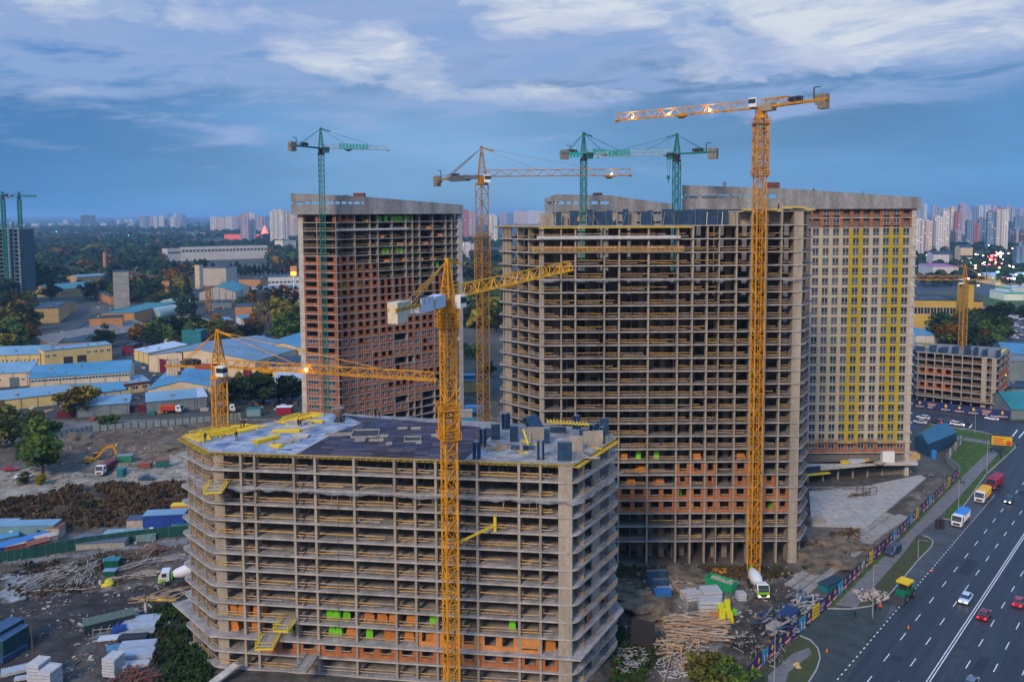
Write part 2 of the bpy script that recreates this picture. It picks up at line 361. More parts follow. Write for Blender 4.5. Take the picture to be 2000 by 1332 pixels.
def edge_in(x, y, P):
    """signed depth inside a polygon (positive inside)"""
    dmin = 1e9; k = len(P)
    for i in range(k):
        ax, ay = P[i]; bx, by = P[(i+1) % k]; ex, ey = bx-ax, by-ay
        t = max(0, min(1, ((x-ax)*ex+(y-ay)*ey)/(ex*ex+ey*ey+1e-9))); dmin = min(dmin, hypot(x-ax-ex*t, y-ay-ey*t))
    return dmin if inpoly(x, y, P) else -dmin
BANKP = ZW[1][0]
def height(x, y):
    h = 0.0
    if x < -20:
        w = min(1, max(0, (-20-x)/12)); v = Vector((x*.09, y*.09, 0))
        h += w*(.5*noise.noise(v)+.25*noise.noise(v*3.1))*.8
        e = edge_in(x, y, BANKP)
        if e > -3: h += w*max(0, min(1, (e+3)/5))*(1.6+1.6*noise.noise(Vector((x*.13, y*.25, 3)))+.7*noise.noise(Vector((x*.5, y*.6, 8))))
        e = edge_in(x, y, ZW[4][0])
        if e > -2: h += w*max(0, min(1, (e+2)/5))*(.7+1.4*noise.noise(Vector((x*.3, y*.4, 13))))
    e = edge_in(x, y, PIT) if 5 < x < 60 and 95 < y < 200 else -9
    if e > -2: h -= max(0, min(1, (e+2)/6))*(3.2+1.6*noise.noise(Vector((x*.2, y*.2, 1)))+.7*noise.noise(Vector((x*.7, y*.7, 1))))
    if -5 < x < 90 and 100 < y < 200 and e <= -1: h += .25*noise.noise(Vector((x*.4, y*.4, 2)))*min(1, max(0, (edge_in(x, y, EASTY)+1)/3)) if EASTY else 0
    return h
EASTY = [G(*p) for p in ((1190, 1110), (1560, 1110), (1600, 1095), (1480, 1230), (1360, 1340), (1190, 1340))]
def terrain():
    st = 1.0; nx = int((gx1-gx0)/st)+1; ny = int((gy1-gy0)/st)+1
    vs = []; cols = []
    for j in range(ny):
        y = gy0+j*st
        for i in range(nx):
            x = gx0+i*st; px, py = PX(x, y, 0)
            vis = -250 < px < 2150 and y > 105
            wx = x+2.2*noise.noise(Vector((x*.22, y*.22, 0)))+.9*noise.noise(Vector((x*.8, y*.8, 4))); wy = y+2.6*noise.noise(Vector((x*.2, y*.2, 9)))+.9*noise.noise(Vector((x*.8, y*.8, 7)))
            c = (.13, .118, .10)
            if vis:
                for (P, cc), b in zip(ZW, ZB):
                    if b[0] <= wx <= b[1] and b[2] <= wy <= b[3] and inpoly(wx, wy, P): c = cc
            tk = c[0] < .1 and x < -20 or c[0] < .09
            k = 1+(.55*noise.noise(Vector((x*.05+y*.02, y*.75, 1))) if tk and x < 0 else .5*noise.noise(Vector(((x*ux+y*uy)*.05, (x*uy-y*ux)*.8, 1))) if tk else 0)+.35*noise.noise(Vector((x*.6, y*.6, 2)))+.3*noise.noise(Vector((x*.12, y*.12, 6)))
            cols.append((c[0]*k, c[1]*k, c[2]*k, 1))
            edge = min(x-gx0, gx1-x, y-gy0, gy1-y)
            vs.append((x, y, height(x, y)*min(1, edge/4) if vis else 0.0))
    fs = [(j*nx+i, j*nx+i+1, (j+1)*nx+i+1, (j+1)*nx+i) for j in range(ny-1) for i in range(nx-1)]
    me = bpy.data.meshes.new('site_ground'); me.from_pydata(vs, [], fs)
    at = me.color_attributes.new('soil', 'FLOAT_COLOR', 'POINT'); at.data.foreach_set('color', [v for c in cols for v in c])
    me.polygons.foreach_set('use_smooth', [True]*len(me.polygons))
    me.materials.append(mat('soil', (.74, .74, .78), .95, .5, .30, bump=.7, vcol='soil', fine=7))
    o = bpy.data.objects.new('site_ground', me); COL.objects.link(o); tag(o, kind='structure')
terrain()
def sheet(name, pxs, z, m, th=0.0):
    a = M(); P = [G(p[0], p[1], z) for p in pxs]
    if th: a.prism(P, z-th, z)
    else:
        k = len(P); ar = sum(P[i][0]*P[(i+1) % k][1]-P[(i+1) % k][0]*P[i][1] for i in range(k)); a.quad(*[(p[0], p[1], z) for p in (P if ar > 0 else P[::-1])])
    return tag(a.done(name, m), kind='structure')
# ------------------------------------------------------------ the avenue: axis taken from its double centre line
def RD(s, t, z=0.0): return (cA[0]+ux*s+vx*t, cA[1]+uy*s+vy*t, z)
def ST(px, py): p = G(px, py); dx, dy = p[0]-cA[0], p[1]-cA[1]; return (dx*ux+dy*uy, dx*vx+dy*vy)
asph = mat('asphalt', (.026, .034, .047), .6, .25, .55, spec=.35, fine=4, col2=(.036, .047, .066), rot=atan2(uy, ux))
asph_old = mat('worn_asphalt', (.065, .075, .085), .75, .35, .15, fine=10)
pave = mat('pavement', (.155, .15, .15), .85, .18, .5, panel=(3.0, 3.0, .85, 1))
grass = mat('grass', (.035, .085, .012), .95, .35, .5, col2=(.07, .13, .02), fine=9)
paint = mat('road_paint', (.70, .70, .72), .6, .2, 1.5)
curb = mat('kerb_stone', (.34, .34, .34), .85, .2, 1)
def strip(name, s0, s1, t0, t1, z, m, th=0): a = M(); P = [RD(s0, t0)[:2], RD(s1, t0)[:2], RD(s1, t1)[:2], RD(s0, t1)[:2]]; a.prism(P, z-th, z) if th else a.quad(*[(p[0], p[1], z) for p in P][::-1]); return tag(a.done(name, m), kind='structure')
strip('road', -70, 420, -17.0, 34, .03, asph)
sheet('side_street', [(1640, 782), (1787, 801), (1975, 824), (2250, 858), (2100, 900), (1990, 868), (1948, 852), (1924, 845), (1816, 828), (1786, 846), (1640, 846)], .034, asph)
strip('road_shoulder', -70, 108, -17.2, -12.3, .036, asph_old)
sheet('driveway', [(1700, 1180), (1614, 1188), (1575, 1222), (1555, 1240), (1590, 1256), (1602, 1286), (1590, 1318), (1560, 1350), (1640, 1350), (1725, 1215), (1752, 1158)], .04, mat('new_asphalt', (.042, .055, .055), .8, .3, .3))
sheet('driveway', [(1792, 1010), (1810, 996), (1855, 1000), (1870, 1022), (1850, 1046), (1815, 1062), (1760, 1068), (1752, 1058)], .042, asph_old)
rp_ = random.Random(5)
for i in range(9): s_, t_ = rp_.uniform(-10, 120), rp_.choice((-10, -6, -2, 2, 6, 10)); strip('road_patch', s_, s_+rp_.uniform(2, 14), t_-1.2, t_+rp_.uniform(.3, 1.4), .038+.0003*i, mat('patch_asphalt_%d' % (i % 2), ((.026, .033, .045), (.042, .050, .064))[i % 2], .75, .3, .5))
mk = M()
def dash(s0, s1, t, w=.16): P = [RD(s0, t-w/2), RD(s1, t-w/2), RD(s1, t+w/2), RD(s0, t+w/2)]; mk.quad(*[(p[0], p[1], .046) for p in P][::-1])
for t in (-.22, .22): dash(-60, 260, t, .17)
for t, ph in ((-3.75, 5.0), (-7.85, 3.64), (3.85, 1.0), (7.8, 3.0), (11.8, 5)):
    k = -6
    while k < 24: s_ = ph+9.75*k; dash(s_-1.7, s_+1.7, t); k += 1
k = -12
while k < 60: dash(k*1.9, k*1.9+.75, -12.0, .2); k += 1
for P in (((1965, 868), (1987, 840)), ((1990, 855), (2010, 832)), ((1893, 836), (1900, 828))):
    a_, b_ = G(*P[0]), G(*P[1]); d, n, l = nrm(a_, b_) if False else ((0, 0), (0, 0), 0)
    dx, dy = b_[0]-a_[0], b_[1]-a_[1]; l = hypot(dx, dy); ox, oy = -dy/l*.22, dx/l*.22; mk.quad((a_[0]-ox, a_[1]-oy, .046), (a_[0]+ox, a_[1]+oy, .046), (b_[0]+ox, b_[1]+oy, .046), (b_[0]-ox, b_[1]-oy, .046))
tag(mk.done('road_marking', paint), kind='structure')
Lp = [(1632, 1179), (1690, 1121), (1752, 1062), (1800, 1012), (1850, 960), (1935, 877)]
Rp = [(1951, 885), (1893, 949), (1835, 1008), (1790, 1046), (1760, 1086), (1712, 1140), (1672, 1186)]
sheet('pavement', Lp+Rp, .12, pave, .12)
sheet('grass_verge', [(1614, 1188), (1632, 1179), (1690, 1121), (1752, 1062), (1800, 1012), (1850, 960), (1935, 877), (1950, 862), (1924, 846), (1816, 829), (1808, 834), (1884, 862), (1850, 903), (1876, 928), (1826, 980), (1794, 1011), (1752, 1055), (1706, 1097), (1646, 1157)], .10, grass, .1)
sheet('grass_verge', [(1842, 1012), (1862, 1016), (1926, 926), (1984, 873), (1978, 866), (1952, 885), (1894, 950), (1850, 998)], .105, grass, .1)
sheet('traffic_island', [(1672, 1186), (1702, 1183), (1742, 1156), (1793, 1095), (1820, 1066), (1819, 1054), (1804, 1047), (1790, 1046), (1760, 1086), (1712, 1140)], .11, mat('worn_grass', (.10, .085, .05), .95, .4, .35, col2=(.05, .085, .02)), .11)
sheet('traffic_island', [(1440, 1350), (1500, 1296), (1562, 1242), (1590, 1258), (1600, 1285), (1592, 1310), (1572, 1350)], .11, MATS['worn_grass'], .11)
sheet('path', [(1500, 1350), (1500, 1318), (1548, 1276), (1580, 1264), (1586, 1276), (1540, 1312), (1530, 1350)], .135, pave)
sheet('path', [(1820, 838), (1870, 852), (1945, 864), (1943, 869), (1865, 857), (1818, 842)], .112, pave)
def kerb(pts, z=.0, closed=False):
    m = M(); W = [G(*p) for p in pts]
    for a_, b_ in zip(W[:-1], W[1:]): m.beam((a_[0], a_[1], .10), (b_[0], b_[1], .10), .22, .24, caps=True)
    return tag(m.done('kerb', curb), kind='structure')
kerb([(1616, 1189), (1660, 1190), (1702, 1184), (1725, 1172), (1742, 1156), (1793, 1095), (1820, 1067), (1822, 1057), (1814, 1050), (1804, 1047)])
kerb([(1562, 1242), (1582, 1250), (1597, 1266), (1602, 1286), (1595, 1308), (1572, 1345)])
kerb([(1842, 1013), (1862, 1017), (1926, 927), (1984, 874), (1979, 866), (1946, 853), (1924, 845), (1816, 828)])
# white concrete plaza below the striped tower and the slab track beside the fence
pz = M(); PP = [G(1580, 962), (G(1700, 950)), G(1797, 930), G(1808, 936), G(1694, 1032), G(1585, 1028)]; pz.prism(PP, -.2, .5)
tag(pz.done('plaza', mat('white_slab', (.56, .58, .60), .85, .45, .16, col2=(.40, .37, .31), panel=(7.0, 7.0, .85, 1))), kind='structure')
tr = M()
tA, tB, tC_, tD_ = G(1560, 1150), G(1595, 1160), G(1815, 960), G(1735, 1015)
A_, B_ = G(1575, 1155), G(1760, 1012); A2_, B2_ = G(1545, 1140), G(1735, 1003)
for row, (a_, b_) in enumerate(((A_, B_), (A2_, B2_), (G(1560, 1147), G(1747, 1008)))):
    dx, dy = b_[0]-a_[0], b_[1]-a_[1]; l = hypot(dx, dy); az_ = atan2(dy, dx); k = 0; rr = random.Random(row)
    while k*3.1 < l: t = k*3.1/l; tr.box(a_[0]+dx*t+rr.random()*.15, a_[1]+dy*t+rr.random()*.15, -.05, 3.0, 1.75, .2+rr.random()*.07, rz=az_+rr.uniform(-.02, .02)); k += 1
tag(tr.done('slab_track', mat('track_slab', (.27, .25, .22), .9, .3, .4)), kind='structure')
# ------------------------------------------------------------ towers
def bbq(A, B, t):
    return (A[0]+(B[0]-A[0])*t, A[1]+(B[1]-A[1])*t)
def nrm(A, B):                             # unit direction and outward (towards the camera side) normal
    l = hypot(B[0]-A[0], B[1]-A[1]); d = ((B[0]-A[0])/l, (B[1]-A[1])/l); n = (d[1], -d[0]); return d, n, l
def rounded(P, r, seg=4):
    out = []; k = len(P)
    for i in range(k):
        p0, p1, p2 = P[i-1], P[i], P[(i+1) % k]
        a = Vector((p0[0]-p1[0], p0[1]-p1[1])).normalized(); b = Vector((p2[0]-p1[0], p2[1]-p1[1])).normalized()
        rr = r[i] if isinstance(r, (list, tuple)) else r
        if rr <= 0.01: out.append(p1); continue
        s = Vector(p1)+a*rr; e = Vector(p1)+b*rr
        for q in range(seg+1):
            t = q/seg; o = s*(1-t)**2+Vector(p1)*2*t*(1-t)+e*t*t; out.append((o.x, o.y))
    return out
def rail(m, A, B, z, rnd, inset=0.12, hts=(0.55, 1.05), th=0.14):
    d, n, l = nrm(A, B)
    if l < 1.0: return
    for h in hts:
        if rnd.random() < 0.10: continue
        a, b = 0.15+rnd.random()*0.35, l-0.15-rnd.random()*0.35
        if rnd.random() < 0.25: b = a+(b-a)*(0.55+0.4*rnd.random())
        j1, j2 = (rnd.random()-.5)*0.16, (rnd.random()-.5)*0.16
        p = lambda t, hh: (A[0]+d[0]*t-n[0]*inset, A[1]+d[1]*t-n[1]*inset, z+hh)
        mi = rnd.choice((0, 0, 1, 0, 2))
        if l > 5 and rnd.random() < 0.5:
            c = (a+b)/2; jm = (rnd.random()-.5)*0.2
            m.beam(p(a, h+j1), p(c, h+jm), 0.05, th, m=mi); m.beam(p(c-.4, h+jm+.03), p(b, h+j2), 0.05, th, m=rnd.choice((0, 1, 2)))
        else: m.beam(p(a, h+j1), p(b, h+j2), 0.05, th, m=mi)
RAILM = [wood, woody, mat('grey_board', (0.42, 0.36, 0.30), 0.85, 0.3, 1.5)]
def brick_bay(m, A, B, z0, z1, wins=((0.2, 0.8),), sill=0.85, head=0.25, off=0.06, th=0.25):
    """brick infill between two columns with window openings given as fractions of the bay"""
    d, n, l = nrm(A, B)
    def seg(t0, t1, a, b):
        if t1-t0 < 0.02 or b-a < 0.02: return
        P = [(A[0]+d[0]*t-n[0]*o, A[1]+d[1]*t-n[1]*o) for t, o in ((t0, off), (t1, off), (t1, off+th), (t0, off+th))]
        m.prism(P, a, b)
    ws = [(w[0]*l, w[1]*l) for w in wins]
    t = 0
    seg(0, l, z0, z0+sill); seg(0, l, z1-head, z1)
    for a, b in ws: seg(t, a, z0+sill, z1-head); t = b
    seg(t, l, z0+sill, z1-head)
def window(A, B, f0, f1, z0, z1, root, off=0.18, bars=2, frame=None):
    d, n, l = nrm(A, B); t0, t1 = f0*l, f1*l
    q = lambda t, z, o=off: (A[0]+d[0]*t-n[0]*o, A[1]+d[1]*t-n[1]*o, z)
    m = M(); m.quad(q(t0, z0), q(t1, z0), q(t1, z1), q(t0, z1), m=0)
    w = 0.09
    for a, b in (((t0+w/2, z0), (t0+w/2, z1)), ((t1-w/2, z0), (t1-w/2, z1)), ((t0, z0+w/2), (t1, z0+w/2)), ((t0, z1-w/2), (t1, z1-w/2))):
        m.beam(q(a[0], a[1], off-.03), q(b[0], b[1], off-.03), w, w, m=1)
    for k in range(1, bars):
        tt = t0+(t1-t0)*k/bars; m.beam(q(tt, z0, off-.03), q(tt, z1, off-.03), w, w, m=1)
    zz = z0+(z1-z0)*0.30; m.beam(q(t0, zz, off-.03), q(t1, zz, off-.03), w, w, m=1)
    return m.v, m.f, m.m
class Tower:
    def __init__(s, name, label, poly, base=None, world=True):
        s.poly = poly; c = (sum(p[0] for p in poly)/len(poly), sum(p[1] for p in poly)/len(poly))
        s.root = thing(name, label, 'building', (c[0], c[1], 0), world=True); s.c = c; s.rnd = random.Random(len(label)*7)
    def slab(s, z, poly=None, th=0.26, m=slabm, name='floor_slab'):
        a = M(); a.prism(poly or s.poly, z-th, z, 0, 1); return a.done(name, [m, m if name == 'roof_deck' else getattr(s, 'top', dusty_shade)], s.root)
    def fin(s, p, n, z0, z1, w=0.30, dep=1.6, m=concrete, inset=0.05, name='column'):
        a = M(); d = (-n[1], n[0])
        P = [(p[0]+d[0]*u*w/2-n[0]*v, p[1]+d[1]*u*w/2-n[1]*v) for u, v in ((-1, inset), (1, inset), (1, inset+dep), (-1, inset+dep))]
        a.prism(P, z0, z1); return a.done(name, m, s.root)
def cross_walls(m, A, B, depth, z0, z1, step, start=5.5, rnd=None, th=0.25):
    """inner walls behind a facade line: a broken corridor wall and cross walls"""
    d, n, l = nrm(A, B); t = 0
    while t < l-0.5:
        w = min(step*(0.45+0.4*rnd.random()), l-t)
        P = [(A[0]+d[0]*u-n[0]*v, A[1]+d[1]*u-n[1]*v) for u, v in ((t, start), (t+w, start), (t+w, start+th), (t, start+th))]
        m.prism(P, z0, z1)
        if rnd.random() < 0.8:
            P = [(A[0]+d[0]*u-n[0]*v, A[1]+d[1]*u-n[1]*v) for u, v in ((t+w, start+th+.01), (t+w+th, start+th+.01), (t+w+th, depth), (t+w, depth))]
            m.prism(P, z0, z1)
        t += step

# ============ front block
ZF = 39.4
fP = [G(355, 852, ZF), G(409, 882, ZF), G(1122, 907, ZF), G(1203, 856, ZF), G(1180, 836, ZF), G(640, 806, ZF)]
FRONT = {}
def front_block():
    P0, P1, P2, P3, P4, P5 = fP
    T = Tower('unfinished_apartment_block', 'unfinished concrete apartment block in the foreground with blue and brown decking on its roof', fP)
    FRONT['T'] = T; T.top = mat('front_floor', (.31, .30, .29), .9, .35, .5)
    d, n, L_ = nrm(P1, P2); rnd = random.Random(5)
    d0, n0, L0 = nrm(P0, P1); d2, n2, L2 = nrm(P2, P3)
    cols = [onl(px, 890, P1, P2) for px in (414, 469, 496, 572.5, 614, 690, 769, 809, 850, 893, 931, 1013, 1055, 1104)]
    cl = [onl(px, 868, P0, P1) for px in (366, 377, 394)]
    cr_ = [onl(px, 880, P2, P3) for px in (1140, 1166, 1192)]
    # floor plates: flush in front, balconies rounded beyond the end walls
    over = [(P0[0]-.7, P0[1]-.4), (P1[0]-.25, P1[1]-0.3), (P2[0]+0.35, P2[1]-.25), (P3[0]+.7, P3[1]-.4), (P4[0]+1.0, P4[1]+.5), P5]
    plate = rounded(over, [1.6, 1.5, 1.6, 2.0, 1.5, 0])
    zs = [ZF-3.0*k for k in range(14)]
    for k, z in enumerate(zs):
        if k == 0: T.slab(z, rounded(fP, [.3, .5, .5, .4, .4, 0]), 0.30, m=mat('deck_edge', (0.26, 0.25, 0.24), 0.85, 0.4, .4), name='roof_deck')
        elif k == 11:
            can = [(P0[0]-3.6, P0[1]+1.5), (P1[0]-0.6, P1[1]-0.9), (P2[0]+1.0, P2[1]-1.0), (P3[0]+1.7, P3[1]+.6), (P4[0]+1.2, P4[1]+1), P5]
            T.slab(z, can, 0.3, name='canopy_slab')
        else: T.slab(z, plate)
    zb = zs[-1]-2
    for i, c in enumerate(cols):
        big = i == len(cols)-1
        if big:
            T.fin((c[0]+d[0]*0.0, c[1]), n, zb, ZF-.32, w=2.3, dep=4.0, inset=-0.05, name='end_wall', m=concrete)
        elif i == 0:
            T.fin((c[0]+0.75, c[1]), n, zb, ZF-.32, w=2.0, dep=0.4, inset=0.6, name='end_wall')
        else: T.fin(c, n, zb, ZF-.32, w=0.42, dep=1.7, inset=-.03)
    for c in cl: T.fin(c, n0, zb, ZF-.32, w=0.3, dep=1.4, inset=-.1)
    for i, c in enumerate(cr_): T.fin(c, n2, zb, ZF-.32, w=(0.35, 3.2, 0.35)[i], dep=(1.2, .35, .8)[i], inset=(-.1, .1, .1)[i])
    # inside: corridor and cross walls
    m = M()
    for k in range(1, 14):
        z1, z0 = zs[k-1]-.31, zs[k]+.002
        rr = random.Random(11); cross_walls(m, P1, P2, 18, z0, z1, 6.6, 6.0, rr)
        a, b = bbq(P0, P1, .02), bbq(P0, P1, .98); cross_walls(m, a, b, 9, z0, z1, 5.0, 4.2, rr)
        a, b = bbq(P2, P3, .15), bbq(P2, P3, .95); cross_walls(m, a, b, 9, z0, z1, 5.0, 4.6, rr)
    m.done('inner_wall', mat('inner_concrete_shaded', (0.18, 0.155, 0.125), 0.95, .25, .6), T.root)  # darker copy of the concrete: interior shade put into the wall colour
    # guard rails
    for k in range(1, 14):
        z = zs[k]; m = M(); seq = cols[:]
        for i in range(len(seq)-1):
            if k in (11, 12) and rnd.random() < .3: continue
            A, B = seq[i], seq[i+1]
            if i == len(seq)-2: B = bbq(A, B, .55)
            rail(m, A, B, z, rnd, inset=0.35 if k != 11 else .6, th=.15)
        for q in (cl+[cols[0]],):
            for i in range(len(q)-1): rail(m, q[i], q[i+1], z, rnd, inset=0.15)
        S = [(p[0]+d2[0]*1-n2[0]*0, p[1]+d2[1]*1) for p in (P2,)]
        A, B = (P2[0]+1.3, P2[1]+1), (P3[0]+.7, P3[1]-1)
        for t0, t1 in ((0, .3), (.32, .62), (.64, .98)):
            a_, b_ = bbq(A, B, t0), bbq(A, B, t1); rail(m, a_, b_, z, rnd, inset=.1)
        m.done('guard_rail', RAILM, T.root)
    # bolts of timber edging along the roof deck
    m = M()
    for a_, b_ in ((P0, P1), (P1, P2), (P2, P3)):
        dd, nn, ll = nrm(a_, b_); k = 0.0
        while k < ll-.3:
            p = (a_[0]+dd[0]*k, a_[1]+dd[1]*k)
            st = 1.1 if a_ is P1 else .8
            m.beam((p[0]+nn[0]*(.15 if a_ is P1 else .9), p[1]+nn[1]*(.15 if a_ is P1 else .9), ZF-.42), (p[0]-nn[0]*1.5, p[1]-nn[1]*1.5, ZF-.42), .12, .2, caps=True); k += st
        m.beam((a_[0]+nn[0]*.06, a_[1]+nn[1]*.06, ZF-.02), (b_[0]+nn[0]*.06, b_[1]+nn[1]*.06, ZF-.02), .12, .12)
        m.beam((a_[0]-nn[0]*.5, a_[1]-nn[1]*.5, ZF-.62), (b_[0]-nn[0]*.5, b_[1]-nn[1]*.5, ZF-.62), .1, .2)
    m.done('deck_beam', mat('dull_yellow_beam', (.50, .36, .04), .7, .35, 1.5), T.root)
    # props under the deck (top storey shuttering) and a few below
    m = M(); rp = random.Random(3)
    for k, cnt in ((1, 210), (2, 60), (3, 24)):
        for i in range(cnt):
            t = rp.random(); q = bbq(P1, P2, t); v = 1.0+rp.random()*6
            p = (q[0]-n[0]*v, q[1]-n[1]*v); m.beam((p[0], p[1], zs[k]), (p[0], p[1], zs[k-1]-.3), .07)
    m.done('prop', navy, T.root)
    # brick infill on the two podium storeys
    for lev, rng in ((12, range(2, 13)), (10+1, range(7, 12))):
        z0, z1 = zs[lev], zs[lev-1]-.31; m = M()
        for i in rng:
            A, B = cols[i], cols[i+1]
            dd, nn, ll = nrm(A, B); A = (A[0]+dd[0]*.18, A[1]+dd[1]*.18); B = (B[0]-dd[0]*(.18 if i < 12 else 1.3), B[1]-dd[1]*(.18 if i < 12 else 1.3))
            if lev == 11 and i == 11: brick_bay(m, A, B, z0, z1, ((0.08, .92),), .5, 1.8); continue
            brick_bay(m, A, B, z0, z1, ((.13, .42), (.58, .87)) if ll > 5 else ((.2, .8),), .75, .22, off=.3)
        if lev == 12: m.done('brick_wall', brick_o, T.root)
        else: m.done('brick_wall', mat('fresh_orange_brick', (0.56, 0.23, 0.07), .9, .2, 1.5), T.root)
    m = M()
    for (t0, t1, lv) in ((.30, .42, 10), (.55, .62, 10), (.80, .88, 10), (.30, .5, 12), (.82, .95, 11)):
        A, B = bbq((P2[0]+1, P2[1]+.6), P3, t0), bbq((P2[0]+1, P2[1]+.6), P3, t1)
        brick_bay(m, A, B, zs[lv], zs[lv-1]-.3, ((.4, .41),), .3, .2, off=.8)
    m.done('brick_wall', brick_o, T.root)
    # expansion joint / cable that snakes down the front, hoses
    m = M()
    for pxx, w in ((596, 0.16), (918, .13)):
        for k in range(2, 11):
            a_ = onl(pxx+9, 900, P1, P2); b_ = onl(pxx-8, 900, P1, P2)
            m.beam((a_[0], a_[1]+.9, zs[k]+2.5), (b_[0], b_[1]+.2, zs[k]+.2), w); m.beam((b_[0], b_[1]+.2, zs[k]+.2), (b_[0]-.1, b_[1]-.12, zs[k]-.35), w*.8)
    c_ = onl(662, 900, P1, P2)
    for k in range(3, 13): m.beam((c_[0]-.05*k, c_[1]-.35, zs[k]+2.9), (c_[0]-.05*(k+1), c_[1]-.35, zs[k]-.1), .05)
    m.done('hose', dark, T.root)
    # loose planks and pipes hanging in the bays
    m = M()
    for i in range(70):
        k = rp.choice((2, 3, 3, 3, 4, 5, 6, 8, 9)); t = rp.random()*.92+.03; q = bbq(P1, P2, t)
        if k == 3 and rp.random() < .8:
            m.beam((q[0], q[1]-.05, zs[2]-.3), (q[0]+rp.random()*.7-.3, q[1]-.02, zs[2]-1.5-rp.random()*.8), .06, m=0)
        else:
            a_ = rp.random()*1.2; m.beam((q[0], q[1]+.8, zs[k]+.05), (q[0]+1.2+a_, q[1]+1.0, zs[k]+.3+a_*.5), .1, .12, m=rp.choice((0, 1)))
    m.done('loose_plank', [wood, steel], T.root)
    return T, zs, cols
FT, FZ, FC = front_block()

# debris netting skirts: a thing that hangs from the slab edge
netm = mat('debris_net', (0.36, 0.36, 0.37), 0.9, 0.35, 1.2, alpha=0.5)
def net(path, z, label, out=1.8, rise=0.5, seed=1):
    m = M(); rn = random.Random(seed); n_ = len(path); rows = 4
    grid = []
    for i, (p, nn) in enumerate(path):
        w = out*(.45+.75*abs(noise.noise(Vector((i*.23, seed, 0)))*1.6)+.25*rn.random()); s_ = rise*noise.noise(Vector((i*.31, seed*2.2, 5)))*1.7
        grid.append([(p[0]+nn[0]*(w*j/rows), p[1]+nn[1]*(w*j/rows), z-.05-.55*sin(pi*j/rows)*(.5+rn.random()*.5)+s_*j/rows) for j in range(rows+1)])
    for i in range(n_-1):
        for j in range(rows): m.quad(grid[i][j], grid[i+1][j], grid[i+1][j+1], grid[i][j+1])
    o = m.done('debris_net', netm, smooth=True); return tag(o, label, 'net')
def walk(pts, step=0.8):
    out = []
    for a_, b_ in zip(pts[:-1], pts[1:]):
        d, n, l = nrm(a_, b_); k = max(1, int(l/step))
        for i in range(k): out.append((bbq(a_, b_, i/k), n))
    out.append((pts[-1], n)); return out
P0, P1, P2, P3, P4, P5 = fP
net(walk([(P0[0]-1.2, P0[1]), (P1[0]-.8, P1[1]-.4), (P2[0]+.6, P2[1]-.3), (P3[0]+1.2, P3[1])]), FZ[2], 'grey debris netting sagging round the third level of the foreground block', 1.1, .5, 3)

